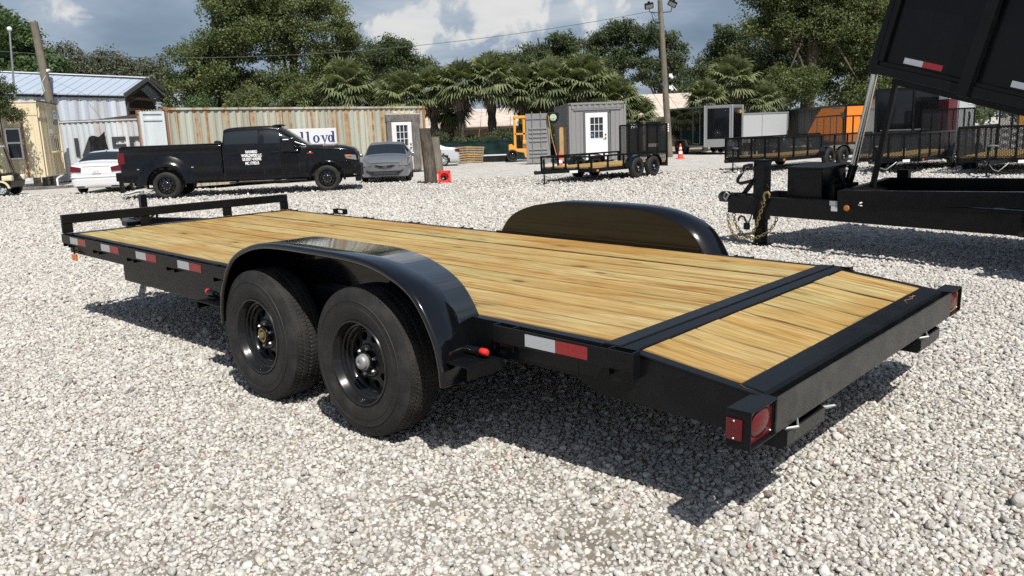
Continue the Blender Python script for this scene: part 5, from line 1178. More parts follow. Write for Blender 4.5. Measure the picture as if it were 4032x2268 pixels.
def sedan(label, loc, rz, sc, paint_, group='parked saloon cars', rear=None, wheel_dark=False):
    t = thing('parked_car', label, 'car', loc, rz, group, sc)
    # stations from the rear (x = -2.3) to the nose; rows: floor centre, floor edge, sill, waist, belt, glass, roof edge, roof, centre
    ST = [(-2.33, .30, .70, .62, .55, .66, .60, .72, .56), (-2.28, .22, .84, .78, .80, .92, .74, .97, .66), (-2.10, .20, .90, .80, .87, 1.00, .80, 1.04, .72), (-1.66, .18, .92, .80, .89, 1.03, .80, 1.08, .72),
          (-.92, .17, .925, .78, .90, 1.02, .64, 1.40, .56), (-.10, .16, .925, .78, .90, 1.00, .64, 1.45, .56), (.40, .16, .925, .78, .89, .97, .63, 1.42, .55), (1.18, .17, .92, .78, .88, .97, .73, 1.03, .62), (1.80, .18, .91, .76, .85, .92, .72, .95, .60), (2.13, .20, .87, .72, .78, .84, .66, .86, .54), (2.30, .24, .72, .58, .64, .72, .56, .745, .44)]
    ctrl = []
    for x, zb, wd, zw, wb, zbelt, wr, zr, w2 in ST:
        zg = (zbelt+zr)/2
        ctrl.append([(x, 0, zb), (x, wd*.80, zb), (x, wd*.97, zb+.12), (x, wd, (zb+zw)/2+.05), (x, wb*1.01, zw+(zbelt-zw)*.6), (x, wb*.97, zbelt), (x, (wb*.97+wr)/2+.02, zg), (x, wr, zr-.035), (x, w2*.75, zr), (x, 0, zr+.02)])
    wh = ((-1.36, .32), (1.40, .32)); V, F = loft(ctrl, 6, 4, wh, .37)
    def sel(f):
        u, v = f[0], f[1]
        if 3.12 < u < 3.94 and v > 6.75: return 'rear_window'
        if 6.10 < u < 6.93 and v > 6.75: return 'windscreen'
        if 3.7 < u < 6.45 and 5.2 < v < 6.9 and not (5.0 < u < 5.12): return 'side_window'
        return 'body'
    b = {}
    for f in F: b.setdefault(sel(f) + ('' if sel(f) != 'side_window' else ('+' if f[2] > 0 else '-')), []).append(f[3])
    body = part_of(V, b['body'], 'body', paint_, t)
    for k in b:
        if k != 'body': part_of(V, b[k], k.rstrip('+-'), MT['dark_glass'], t)
    m = MB()
    for sd in (-1, 1):
        for x, z in wh: m.lathe([(.37, -.02), (.385, .0), (.372, .02)], (x, sd*.905, z), 1, 24, False, 0, PI)
    m.build('arch_lip', paint_, t, 40)
    MB().bx(-1.9, 1.9, -.80, .80, .2, .62).build('wheel_well', MT['black_void'], t)
    for x, z in wh: car_wheel(t, .325, .215, (x, -.925, z), False, dark=wheel_dark); car_wheel(t, .325, .215, (x, .925, z), True, dark=wheel_dark)
    for sd in (-1, 1):
        mm = MB().ball((.72, sd*1.0, 1.00), .11, 8, (.55, 1.0, .65)); mm.bar((.75, sd*.84, .95), (.73, sd*.95, .97), .05, .04); mm.build('mirror', paint_, t, 50)
        # rear lamps wrap round the corner
        MB().add([(-2.365, sd*.50, .76), (-2.36, sd*.48, .90), (-2.32, sd*.82, .97), (-2.05, sd*.94, .98), (-2.10, sd*.945, .84), (-2.33, sd*.83, .77), (-2.25, sd*.52, .76), (-2.25, sd*.50, .90), (-2.2, sd*.78, .96), (-2.03, sd*.86, .97), (-2.08, sd*.86, .84), (-2.2, sd*.78, .78)], [(0, 1, 2, 5), (5, 2, 3, 4), (6, 11, 8, 7), (11, 10, 9, 8), (0, 6, 7, 1), (1, 7, 8, 2), (2, 8, 9, 3), (3, 9, 10, 4), (4, 10, 11, 5), (5, 11, 6, 0)]).build('tail_lamp', MT['red_light'], t)
        # headlamps sweep back
        MB().add([(2.335, sd*.52, .63), (2.33, sd*.54, .75), (2.20, sd*.82, .87), (1.78, sd*.935, .93), (1.92, sd*.95, .78), (2.26, sd*.82, .61), (2.15, sd*.40, .58), (2.1, sd*.44, .66), (1.9, sd*.68, .76), (1.7, sd*.78, .82), (1.85, sd*.78, .68), (2.05, sd*.68, .56)], [(0, 1, 2, 5), (5, 2, 3, 4), (0, 6, 7, 1), (1, 7, 8, 2), (2, 8, 9, 3), (3, 9, 10, 4), (4, 10, 11, 5), (5, 11, 6, 0)]).build('headlamp', MT['clear_lamp'], t, label='clear headlamp swept back along the wing')
    g = MB().add([(2.36, y, z) for y, z in ((-.56, .43), (-.68, .48), (-.46, .28), (.46, .28), (.68, .48), (.56, .43))] + [(2.22, y, z) for y, z in ((-.56, .43), (-.70, .48), (-.48, .28), (.48, .28), (.70, .48), (.56, .43))], [(0, 1, 2), (0, 2, 3, 5), (3, 4, 5), (0, 6, 7, 1), (1, 7, 8, 2), (2, 8, 9, 3), (3, 9, 10, 4), (4, 10, 11, 5), (5, 11, 6, 0)]).build('lower_grille', MT['black_void'], t)
    for z in (.325, .355, .385): MB().bx(2.361, 2.367, -.42, .42, z-.005, z+.005).build('grille_bar', MT['dark_grey_paint'], g)
    ug = MB().add([(2.345, y, z) for y, z in ((-.36, .64), (-.20, .56), (.20, .56), (.36, .64), (.0, .62))] + [(2.2, y, z) for y, z in ((-.36, .60), (-.20, .535), (.20, .535), (.36, .60), (0, .585))], [(0, 1, 4), (1, 2, 4), (2, 3, 4), (0, 5, 6, 1), (1, 6, 7, 2), (2, 7, 8, 3)]).build('upper_grille', MT['black_void'], t)
    m = MB().tube([(2.345, -.37, .652), (2.352, -.20, .638), (2.355, 0, .634), (2.352, .20, .638), (2.345, .37, .652)], .012, 6); m.build('grille_trim', MT['chrome'], ug, 40)
    m = MB().lathe([(.05, -.004), (.062, -.004), (.062, .004), (.05, .004)], ax=0, n=20, close=True); m.v = [(2.36+p[0], p[1]*1.3, .60+p[2]*.75) for p in m.v]
    for y in (-.022, .022): m.bar((2.361, y-.008, .572), (2.361, y+.008, .628), .012, .006, (1, 0, 0))
    m.bar((2.361, -.02, .594), (2.361, .02, .606), .01, .006, (1, 0, 0)); m.build('badge', MT['chrome'], ug)
    pl = MB().bx(-2.36, -2.335, -.155, .155, .70, .80).build('number_plate', MT['white_print'], t)
    tx = text_mb('RLA 974', .085, .002, 0, .62); tx.xf(Matrix.Translation((-2.3615, 0, .722)) @ Matrix.Rotation(-PI/2, 4, 'Z') @ Matrix.Rotation(PI/2, 4, 'X')); tx.build('lettering', MT['navy'], pl)
    MB().bx(-2.35, -2.10, -.86, .86, .565, .585).build('bumper_crease', paint_, t, bev=.006); MB().bx(-2.32, -2.2, -.44, .44, .935, .955).build('boot_trim', paint_, t, bev=.006)
    for sd in (-1, 1): MB().bx(-2.345, -2.2, *sorted((sd*.42, sd*.70)), .215, .285).build('exhaust', MT['chrome'], t, bev=.02); MB().bx(-2.349, -2.3452, *sorted((sd*.44, sd*.68)), .228, .272).build('exhaust_opening', MT['black_void'], t)
    MB().ball((-1.0, 0, 1.455), .04, 6, (1.6, .5, .9)).build('aerial', paint_, t, 50)
    return t
wc = sedan('white saloon car seen from behind, partly hidden by the black pickup', (-13.50, 28.35, 0), R(99), .93, MT['white_car'])
sc_ = sedan('silver grey saloon car facing forward beside the container door', (-4.10, 28.2, 0), R(-85), .87, MT['silver_car'])
s3 = sedan('pale silver saloon car whose tail shows beside the rusty container', (-4.15, 38.9, 0), R(187), .80, MT['silver_pale'])
s4 = sedan('white car whose roof alone shows behind the pickup bed', (-9.0, 29.6, 0), R(172), .95, MT['white_car'])

# ---- black crew-cab dually pickup, x from its rear bumper to its front, near side at y = 0 ... body centre line at y = 1.0
PU = thing('pickup_truck', 'black crew cab pickup truck with white company lettering on its doors', 'pickup truck', (-10.63, 22.18, 0), R(9.0))
BC = MT['black_car']
def half(x, rows): return [(x, y, z) for y, z in rows]
rw, fw_ = (1.30, .365), (5.60, .365)
CY = 1.0
def centre(vs): return [(v[0], v[1]+CY, v[2]) for v in vs]
def sect(x, zb, w, zt, wt, crown=.0, zc=None):                       # body section up to a shoulder
    zm = (zb+zt)/2
    return [(x, 0, zb), (x, w*.86, zb), (x, w*.985, zb+.06), (x, w, zb+(zt-zb)*.42), (x, w*.985, zb+(zt-zb)*.78), (x, wt, zt-.03), (x, wt-.06, zt), (x, wt-.10, zt), (x, 0, (zc if zc else zt)+crown)]
# bed: flat sided box with a big flared arch for the twin rear wheels
Vb, Fb = loft([sect(.16, .50, .93, 1.40, .92, 0, 1.39), sect(.20, .47, .96, 1.425, .95, 0, 1.41), sect(.8, .45, .965, 1.43, .955, 0, 1.40), sect(1.3, .45, .965, 1.43, .955, 0, 1.40), sect(1.9, .44, .965, 1.43, .955, 0, 1.40), sect(2.60, .43, .965, 1.42, .955, 0, 1.40), sect(2.79, .43, .95, 1.41, .94, 0, 1.39)], 10, 5, (rw,), .46)
part_of(centre(Vb), [f[3] for f in Fb], 'bed', BC, PU)
def flare(sd):
    n = 22; m = MB(); R0 = .49
    prof = [(R0+.27, -.012), (R0+.22, .02), (R0+.15, .075), (R0+.08, .125), (R0+.02, .15), (R0-.02, .145), (R0-.035, .10), (R0-.03, -.02)]
    vs = []
    for i in range(n+1):
        a = -.20 + (PI+.40)*i/n; st = 1.0 if a > 0 else 1
        for r, d in prof:
            k = 1 - .30*max(0, -math.sin(a)); x = rw[0] + r*math.cos(a)*1.06; z = .40 + r*math.sin(a)
            if z > 1.22: z = 1.22 + (z-1.22)*.25
            vs.append((x, CY + sd*(.962 + d*(1 if z < 1.15 else .55)), max(z, .40 if abs(x-rw[0]) > .52 else z)))
    k = len(prof); m.add(vs, [(i*k+j, i*k+j+1, (i+1)*k+j+1, (i+1)*k+j) for i in range(n) for j in range(k-1)]); m.build('wheel_flare', BC, PU, 50)
for sd in (-1, 1): flare(sd)
MB().bx(.22, 2.75, .12, 1.88, 1.40, 1.445).build('bed_cover', MT['black_satin'], PU, bev=.012)
for sd in (-1, 1): MB().bx(.2, 2.77, *sorted((CY+sd*.84, CY+sd*.95)), 1.425, 1.455).build('bed_rail_cap', MT['black_satin'], PU, bev=.012)
# cab
def cab(x, zb, w, zbelt, wb, zr, wr): return [(x, 0, zb), (x, w*.88, zb), (x, w*.98, zb+.05), (x, w, zb+.32), (x, w*.985, zbelt-.16), (x, wb, zbelt), (x, (wb+wr)/2+.015, (zbelt+zr)/2), (x, wr, zr-.075), (x, wr-.12, zr), (x, 0, zr+.02)]
Vc, Fc = loft([cab(2.83, .43, .955, 1.36, .92, 1.42, .86), cab(2.86, .43, .965, 1.36, .93, 1.70, .80), cab(2.98, .42, .97, 1.36, .935, 1.84, .765), cab(3.88, .41, .97, 1.355, .935, 1.875, .765), cab(4.24, .41, .97, 1.35, .93, 1.85, .76), cab(4.44, .41, .97, 1.345, .925, 1.79, .765), cab(4.78, .42, .97, 1.31, .915, 1.56, .80), cab(5.06, .42, .97, 1.29, .905, 1.36, .83), cab(5.11, .43, .96, 1.28, .90, 1.34, .83)], 8, 5, (fw_,), .455)
def selc(f):
    u, v, sd, q = f
    if 1.75 < u < 2.93 and 5.25 < v < 6.85: return 'side_window'
    if 3.07 < u < 5.9 and 5.25 < v < 6.80 - max(0, (u-4.2))*.28: return 'front_side_window'
    if 4.45 < u < 6.85 and v > 7.25: return 'windscreen'
    if .15 < u < 1.1 and v > 8.6: return 'cab'
    return 'cab'
g = {}
for f in Fc: k = selc(f); g.setdefault(k if k in ('cab', 'windscreen') else k + ('+' if f[2] > 0 else '-'), []).append(f[3])
VcC = centre(Vc); cabo = part_of(VcC, g['cab'], 'cab', BC, PU)
for k in g:
    if k != 'cab': part_of(VcC, g[k], 'windscreen' if k == 'windscreen' else 'side_window', MT['dark_glass'], PU)
m = MB().ball((4.30, CY, 1.885), .10, 8, (2.0, 4.5, .35)); m.build('roof_lamps', BC, PU, 50)
# hood and front wings
def nose(x, zb, w, zs, ws, zt): return [(x, 0, zb), (x, w*.86, zb), (x, w*.98, zb+.05), (x, w, zb+(zs-zb)*.45), (x, w*.985, zs-.10), (x, ws, zs), (x, ws-.16, zs+(zt-zs)*.75), (x, ws-.30, zt), (x, 0, zt+.02)]
Vn, Fn = loft([nose(5.06, .43, .96, 1.245, .94, 1.315), nose(5.45, .44, .97, 1.23, .945, 1.305), nose(5.9, .45, .975, 1.205, .945, 1.28), nose(6.2, .46, .97, 1.17, .93, 1.24), nose(6.38, .46, .95, 1.11, .90, 1.19), nose(6.46, .47, .92, 1.03, .86, 1.14), nose(6.50, .48, .90, .96, .84, 1.05)], 8, 5, (fw_,), .455)
part_of(centre(Vn), [f[3] for f in Fn], 'hood', BC, PU)
MB().add(centre([(6.503, y, z) for y, z in ((-.80, .50), (.80, .50), (.82, 1.0), (.60, 1.06), (-.60, 1.06), (-.82, 1.0))]) + centre([(6.46, y, z) for y, z in ((-.80, .50), (.80, .50), (.82, 1.0), (.60, 1.06), (-.60, 1.06), (-.82, 1.0))]), [(0, 1, 2, 3, 4, 5), (0, 6, 7, 1), (1, 7, 8, 2), (2, 8, 9, 3), (3, 9, 10, 4), (4, 10, 11, 5), (5, 11, 6, 0)]).build('grille', MT['black_void'], PU)
for sd in (-1, 1):
    Y = lambda a, b: sorted((CY+sd*a, CY+sd*b))
    h = MB().add(centre([(x, sd*y, z) for x, y, z in ((6.12, .982, 1.0), (6.42, .945, .985), (6.525, .78, .965), (6.525, .78, .855), (6.44, .955, .845), (6.16, .985, .90), (6.3, .86, 1.0), (6.3, .86, .85))]), [(0, 1, 4, 5), (1, 2, 3, 4), (0, 6, 1), (1, 6, 2), (5, 4, 7), (4, 3, 7)]).build('headlamp', MT['clear_lamp'], PU)
    MB().bx(6.15, 6.32, *Y(.972, .988), .955, .995).build('amber_marker', MT['amber'], h, bev=.004)
    MB().ball((6.455, CY+sd*.80, .62), .055, 8, (.6, 1, .8)).build('fog_lamp', MT['clear_lamp'], PU, 50)
    MB().bx(.085, .27, *Y(.80, .972), .97, 1.275).build('tail_lamp', MT['red_light'], PU, bev=.025)
    m = MB().bx(4.42, 4.80, *Y(1.06, 1.30), 1.15, 1.53); m.bx(4.62, 4.9, *Y(1.10, 1.24), 1.13, 1.2); m.bar((4.88, CY+sd*.93, 1.24), (4.76, CY+sd*1.12, 1.24), .16, .09); m.bar((4.90, CY+sd*.93, 1.32), (4.78, CY+sd*1.12, 1.38), .05, .05); m.build('mirror', BC, PU, 40, bev=.035, seg=3)
    MB().bx(4.50, 4.66, *Y(1.3005, 1.304), 1.47, 1.495).build('mirror_lamp', MT['white_print'], PU)
    for x in (3.05, 4.10): MB().bx(x, x+.22, *Y(.975, 1.005), 1.13, 1.165).build('handle', BC, PU, bev=.01)
    for x in (2.845, 3.90): MB().bx(x-.006, x+.006, *Y(.90, .9735), .48, 1.35).build('door_seam', MT['black_void'], PU)
    MB().bx(4.86, 4.87, *Y(.93, .9735), .48, 1.3).build('door_seam', MT['black_void'], PU)
    MB().bx(2.95, 5.05, *Y(.86, 1.07), .335, .375).build('running_board', MT['black_satin'], PU, bev=.01)
    for x in (3.15, 4.75): MB().bar((x, CY+sd*.7, .40), (x, CY+sd*1.02, .378), .06, .03).build('board_bracket', BF, PU)
    MB().bx(2.9, 4.95, *Y(.972, .985), .53, .565).build('door_moulding', MT['dark_grey_paint'] if False else BC, PU, bev=.006)
    MB().bx(5.55, 5.86, *Y(.945, .957), 1.255, 1.295).build('hood_badge', MT['chrome'], PU, bev=.008); MB().bx(5.58, 5.83, *Y(.9572, .961), 1.263, 1.287).build('badge_plate', MT['maroon_paint'], PU)
    MB().bx(5.10, 5.26, *Y(.972, .978), 1.075, 1.092).build('name_badge', MT['red_plastic'], PU); MB().bx(5.16, 5.21, *Y(.972, .978), 1.105, 1.125).build('name_badge', MT['white_print'], PU)
    MB().bx(.56, .61, *Y(.966, .974), .815, .835).build('side_marker', MT['pale_grey_panel'], PU); MB().bx(1.97, 2.03, *Y(.966, .974), .82, .84).build('side_marker', MT['pale_grey_panel'], PU)
# door lettering
sgn = MB().bx(3.26, 3.93, .0245, .0265, .79, 1.23).build('door_sign', MT['black_satin'], PU)
for s, z, sx in (('NAVARRO', 1.145, .66), ('WORLDWIDE LLC', 1.045, .66), ('US DOT 4192995', .945, .68), ('MC 1775215', .835, .70)):
    tx = text_mb(s, .108, .0042, 0, sx*.93); tx.xf(Matrix.Translation((3.595, .0235, z)) @ Matrix.Rotation(PI/2, 4, 'X')); tx.build('lettering', MT['white_print'], sgn)
MB().bx(-.02, .16, .06, 1.94, .52, .76).build('rear_bumper', MT['black_satin'], PU, bev=.03); m = MB().bx(-.16, .0, .95, 1.05, .44, .52); m.bx(-.20, -.13, .90, 1.10, .16, .50); m.ball((-.17, 1.0, .53), .045, 8); m.build('tow_hitch', MT['black_satin'], PU)
MB().bx(.135, .17, .12, 1.88, .80, 1.41).build('tailgate', BC, PU, bev=.02)
m = MB().add(centre([(6.40, -.97, .44), (6.56, -.80, .40), (6.60, -.4, .38), (6.60, .4, .38), (6.56, .80, .40), (6.40, .97, .44), (6.40, -.985, .70), (6.56, -.82, .72), (6.60, -.4, .72), (6.60, .4, .72), (6.56, .82, .72), (6.40, .985, .70), (6.2, -.90, .5), (6.2, .9, .5), (6.2, -.9, .68), (6.2, .9, .68)]), [(0, 1, 7, 6), (1, 2, 8, 7), (2, 3, 9, 8), (3, 4, 10, 9), (4, 5, 11, 10), (12, 0, 6, 14), (5, 13, 15, 11), (14, 6, 7, 8, 9, 10, 11, 15), (12, 13, 5, 4, 3, 2, 1, 0)]); m.build('front_bumper', MT['black_satin'], PU, 30, bev=.02)
MB().add(centre([(6.38, -.93, .25), (6.52, -.78, .24), (6.55, .0, .24), (6.52, .78, .24), (6.38, .93, .25), (6.38, -.95, .44), (6.54, -.79, .40), (6.57, 0, .38), (6.54, .79, .40), (6.38, .95, .44)]), [(0, 1, 6, 5), (1, 2, 7, 6), (2, 3, 8, 7), (3, 4, 9, 8)]).build('air_dam', MT['black_satin'], PU)
MB().bx(.4, 6.3, .18, 1.82, .38, .62).build('chassis', MT['black_void'], PU); MB().bx(.75, 1.85, .1, 1.9, .45, 1.05).build('wheel_well', MT['black_void'], PU); MB().bx(5.05, 6.15, .12, 1.88, .45, 1.0).build('wheel_well', MT['black_void'], PU)
for sd in (-1, 1):
    car_wheel(PU, .36, .24, (rw[0], CY+sd*1.11, rw[1]), sd > 0, dark=True); car_wheel(PU, .36, .24, (rw[0], CY+sd*.84, rw[1]), sd > 0, dark=True); car_wheel(PU, .36, .24, (fw_[0], CY+sd*.985, fw_[1]), sd > 0, dark=True)
    MB().lathe([(.452, .0), (.475, .025), (.50, .012), (.515, -.02)], (fw_[0], CY+sd*.962 if sd > 0 else CY-.962, fw_[1]+.01), 1, 28, False, -.15, PI+.15).build('arch_lip', BC, PU, 40) if sd > 0 else MB().lathe([(.452, .0), (.475, -.025), (.50, -.012), (.515, .02)], (fw_[0], CY-.962, fw_[1]+.01), 1, 28, False, -.15, PI+.15).build('arch_lip', BC, PU, 40)
MB().tube([(2.62, 1.0, 1.46), (2.68, .4, 1.47), (2.66, .15, 1.47), (2.80, .12, 1.45)], .05, 8).build('rolled_cover', MT['tarp'], PU, 40)

# ---- golf cart at the left edge
GC = thing('golf_cart', 'cream golf cart with a white roof parked under the young tree', 'golf cart', (-16.78, 27.45, 0), R(8), None, .92)
MB().add([(x, y, z) for y in (-.6, .6) for x, z in ((-2.2, .28), (.30, .28), (.36, .52), (.25, .74), (.0, .80), (-.25, .76), (-.42, .38), (-1.3, .36), (-1.35, .80), (-2.2, .84))], [(0, 1, 2, 3, 4, 5, 6, 7, 8, 9), tuple(range(10, 20))[::-1]] + [(i, (i+1) % 10, 10+(i+1) % 10, 10+i) for i in range(10)]).build('body', MT['black_frame'], GC, bev=.03)
for sd in (-1, 1): MB().lathe([(.25, -.05), (.31, -.05), (.31, .06), (.25, .06)], (0, sd*.60, .235), 1, 20, True, .1, PI-.1).build('wheel_arch', MT['cream_paint'], GC, 40); MB().bx(.05, .40, *sorted((sd*.40, sd*.62)), .52, .72).build('front_wing', MT['cream_paint'], GC, bev=.05)
MB().bx(-1.35, -.75, -.55, .55, .58, .74).build('seat', MT['black_satin'], GC, bev=.05); MB().bx(-1.5, -1.36, -.55, .55, .85, 1.2).build('seat_back', MT['black_satin'], GC, bev=.05); MB().bx(-.42, -.2, -.603, .603, .35, .72).build('dash', MT['black_satin'], GC, bev=.03)
MB().bx(-1.75, -.18, -.58, .58, 1.72, 1.78).build('roof', MT['white_paint'], GC, bev=.02)
for y in (-.55, .55): MB().tube([(.02, y, .78), (-.22, y, 1.72)], .02, 6).build('roof_post', MT['black_satin'], GC); MB().tube([(-1.6, y, .85), (-1.65, y, 1.72)], .02, 6).build('roof_post', MT['black_satin'], GC)
MB().bx(-1.35, .0, -.62, -.55, .25, .36).build('sill', MT['dark_grey_paint'], GC)
for x in (.0, -1.75):
    for sd in (-1, 1): car_wheel(GC, .235, .2, (x, sd*.60, .235), sd > 0)
# ------------------------------------------------------------------ poles, posts, cones, pallets, fence, forklift
def pole(name, label, base, top, r0, r1, mt='pole_timber', group=None, cat='pole'):
    t = thing(name, label, cat, base, 0, group); b = Vector(base); d = Vector(top)-b
    MB().tube([(0, 0, 0), d*.25, d*.5, d*.75, d], [r0, r0*.75+r1*.25, (r0+r1)/2, r0*.25+r1*.75, r1], 14).build('shaft', MT[mt], t, 40)
    return t
LP = pole('light_pole', 'tall timber pole with two floodlights and white cameras behind the trailers', (7.71, 38.8, 0), (7.27, 38.8, 7.12), .17, .11, cat='light pole')
def flood(dx, dz, tilt, arm):
    f = MB().bx(-.20, .20, -.06, .06, -.13, .13); M_ = Matrix.Translation((-.44+dx, -.12, 6.85+dz)) @ Matrix.Rotation(tilt, 4, 'Y') @ Matrix.Rotation(R(25), 4, 'X'); f.xf(M_); o = f.build('floodlight', MT['black_satin'], LP, bev=.015)
    l = MB().bx(-.16, .16, -.068, -.061, -.09, .07); l.xf(M_); l.build('lens', MT['clear_lamp'], o)
    l = MB().bx(-.05, .05, -.03, .05, .131, .20); l.xf(M_); l.build('sensor', MT['black_satin'], o)
    MB().tube([(-.44+dx, -.1, 6.75+dz), (-.44+dx*.9, -.08, 6.60), (-.44+dx*.5, -.06, 6.58), (-.42, 0, 6.58)], .03, 6).build('arm', MT['dark_grey_paint'], LP, 40)
flood(-.52, .02, R(-8), 0); flood(.55, .08, R(25), 0)
MB().tube([(-.44, 0, 7.10), (-.44, 0, 7.25)], .03, 6).build('cap', MT['zinc'], LP)
MB().tube([(-.85, -.1, 6.6), (-.75, -.1, 6.2), (-.55, -.08, 6.1), (-.42, -.1, 6.15)], .015, 5).build('cable', MT['black_satin'], LP); MB().tube([(-.8, -.1, 6.62), (-.66, -.12, 6.4), (-.5, -.1, 6.5), (-.43, -.1, 6.7)], .012, 5).build('cable', MT['black_satin'], LP)
for z, k in ((3.72, 0), (3.18, 1)):
    m = MB().bx(-.05, .09, -.20, -.08, z-.05, z+.10); m.ball((.07, -.20, z-.06), .075, 8); m.build('camera', MT['white_print'], LP, 40, bev=.01)
MB().tube([(.06, -.2, 3.32), (.28, -.3, 3.05)], .02, 5).build('bracket', MT['white_paint'], LP); MB().tube([(-.3, -.12, 3.5), (-.34, -.14, 3.35), (-.28, -.13, 3.25)], .02, 5).build('cable', MT['blue_print'], LP)
for z in (1.2, 1.3, 1.4, 1.5): MB().bx(-.12, -.06, -.165, -.15, z, z+.06).build('tag', MT['white_print'], LP)
# overhead line from the pole away to the left
c0 = Vector((6.75, 38.7, 6.62)); c1 = Vector((-25.5, 41.0, 6.35)); pts = []
for i in range(41):
    t_ = i/40; p = c0.lerp(c1, t_); p.z -= 1.05*4*t_*(1-t_); pts.append(p)
tag(MB().tube(pts, .012, 5).build('overhead_cable', MT['dark_grey_paint'], None), 'thin overhead cable sagging from the light pole across to the left trees', 'cable')
UP = pole('utility_pole', 'leaning weathered timber utility pole behind the cream office', (-21.65, 40.0, 0), (-22.08, 40, 7.39), .22, .17, cat='utility pole')
m = MB().cyl((.05, -.15, 5.15), (.05, -.32, 5.13), .06, n=12); m.build('camera', MT['white_print'], UP, 40)
MB().bx(-.32, .05, -.35, -.1, 3.28, 3.40).build('lamp', MT['pale_grey_panel'], UP, bev=.05)
for k in range(3): MB().tube([(-.05, -.15, 3.75-.03*k), (-.6, -.2, 3.72+.02*k), (-1.15-.08*k, -.2, 3.95), (-1.35-.1*k, -.2, 4.4+.1*k)], .018, 5).build('wire', MT['dark_grey_paint'], UP)
MB().tube([(-.15, -.16, 4.9), (-.35, -.2, 4.6), (-.28, -.2, 4.2), (-.45, -.2, 4.0)], .015, 5).build('wire', MT['white_paint'], UP)
pole('utility_pole', 'distant short utility pole beyond the metal shed roof', (-41, 78, 0), (-41.3, 78, 9.0), .22, .16, cat='utility pole')
FP = pole('flag_pole', 'thin white metal pole standing beside the young tree', (-19.06, 32.0, 0), (-18.62, 32.0, 5.95), .04, .034, 'zinc', cat='flagpole'); MB().ball((.44, 0, 5.98), .09, 8).build('finial', MT['white_paint'], FP, 40)
def stump(label, loc, h, r0, r1, lean, mt):
    t = thing('timber_post', label, 'post', loc, 0, 'old timber posts by the rusty container'); n = 16; vs = []; fs = []; k = 7; rr = random.Random(label)
    for j in range(k):
        f = j/(k-1)
        for i in range(n): a = 2*PI*i/n; r = (r0+(r1-r0)*f)*(1+.07*math.sin(3*a+j*.7)+rr.uniform(-.03, .03)); vs.append((r*math.cos(a)+lean*h*f, r*math.sin(a), h*f))
    fs = [(j*n+i, j*n+(i+1) % n, (j+1)*n+(i+1) % n, (j+1)*n+i) for j in range(k-1) for i in range(n)] + [tuple(range((k-1)*n, k*n))]
    MB().add(vs, fs).build('shaft', MT[mt], t, 50)
stump('dark thick timber post nearest the tipped over cone', (-2.35, 24.9, 0), 1.66, .20, .165, -.06, 'dark_timber'); stump('paler thinner timber post behind the dark thick one', (-2.62, 31.0, 0), 1.38, .19, .165, -.05, 'pole_timber')
def cone_mb():
    b = MB().bx(-.18, .18, -.18, .18, 0, .03); o = [b]
    return b
def cone(name, label, loc, sc, fallen=False):
    t = thing(name, label, 'traffic cone', loc, 0, 'traffic cones', sc)
    MB().bx(-.19, .19, -.19, .19, .002, .03).build('base', MT['cone_orange'], t, bev=.01)
    prof = [(.135, .03), (.105, .16)]; c = MT['cone_orange']
    def seg(a, b, nm, mt): ra, rb_ = .14-.112*(a/.72), .14-.112*(b/.72); MB().lathe([(ra, a), (rb_, b), (rb_-.008, b), (ra-.008, a)], ax=2, n=24, close=True).build(nm, mt, t, 40)
    seg(.03, .24, 'shell', c); seg(.2405, .36, 'white_band', MT['white_print']); seg(.3605, .46, 'shell', c); seg(.4605, .55, 'white_band', MT['white_print']); seg(.5505, .72, 'shell', c)
    if fallen:
        t.rotation_euler = (R(-97), 0, R(8)); 
    return t
cone('traffic_cone', 'orange and white traffic cone standing before the big black enclosed trailer', (7.72, 36.4, 0), .92)
cone('traffic_cone', 'orange and white traffic cone seen through the rails of the utility trailer', (2.02, 31.3, 0), .92)
cf = cone('traffic_cone', 'bright red cone tipped on its side by the dark post, hollow base showing', (-1.92, 24.75, .19), 1.0, True)
for ch in kids(cf):
    if ch.name.startswith('base'): bpy.data.objects.remove(ch)
m = MB(); 
P4 = [(-.19, -.19), (.19, -.19), (.19, .19), (-.19, .19)]
n = 24; ci = [(.128*math.cos(2*PI*i/n), .128*math.sin(2*PI*i/n)) for i in range(n)]
def sqp(a): c, s = math.cos(a), math.sin(a); u = max(abs(c), abs(s)); return (.19*c/u, .19*s/u)
so = [sqp(2*PI*i/n) for i in range(n)]
vs = [(p[0], p[1], .002) for p in ci] + [(p[0], p[1], .002) for p in so] + [(p[0], p[1], .032) for p in so] + [(p[0], p[1], .032) for p in ci]
m.add(vs, [(i, (i+1) % n, n+(i+1) % n, n+i) for i in range(n)] + [(n+i, n+(i+1) % n, 2*n+(i+1) % n, 2*n+i) for i in range(n)] + [(2*n+i, 2*n+(i+1) % n, 3*n+(i+1) % n, 3*n+i) for i in range(n)]); m.build('base', MT['red_plastic'], cf, 30)
for a in (.785, 2.356, 3.927, 5.498): MB().bx(-.012, .012, .15, .235, -.004, .0015, Matrix.Rotation(a-PI/2, 4, 'Z')).build('rib', MT['maroon_paint'], cf)
def pallet(label, loc, rot):
    t = thing('pallet', label, 'pallet', loc, 0, 'timber pallets leaning by the green fence'); t.rotation_euler = rot; pm = MT['pallet_timber']
    for i in range(7): MB().bx(-.6, .6, -.5+i*.153, -.5+i*.153+.09, .115, .135).build('slat', pm, t)
    for y in (-.5, -.05, .41): MB().bx(-.6, .6, y, y+.09, 0, .02).build('slat', pm, t)
    for x in (-.58, -.03, .53): MB().bx(x, x+.05, -.5, .51, .021, .114).build('stringer', pm, t)
    return t
p1_ = pallet('timber pallet leaning nearly upright with its slats facing forward', (-1.60, 40.9, .40), (R(74), R(3), R(-14)))
p2_ = pallet('timber pallet seen edge on, leaning against the other pallet', (-2.22, 40.7, .42), (R(80), R(0), R(62)))
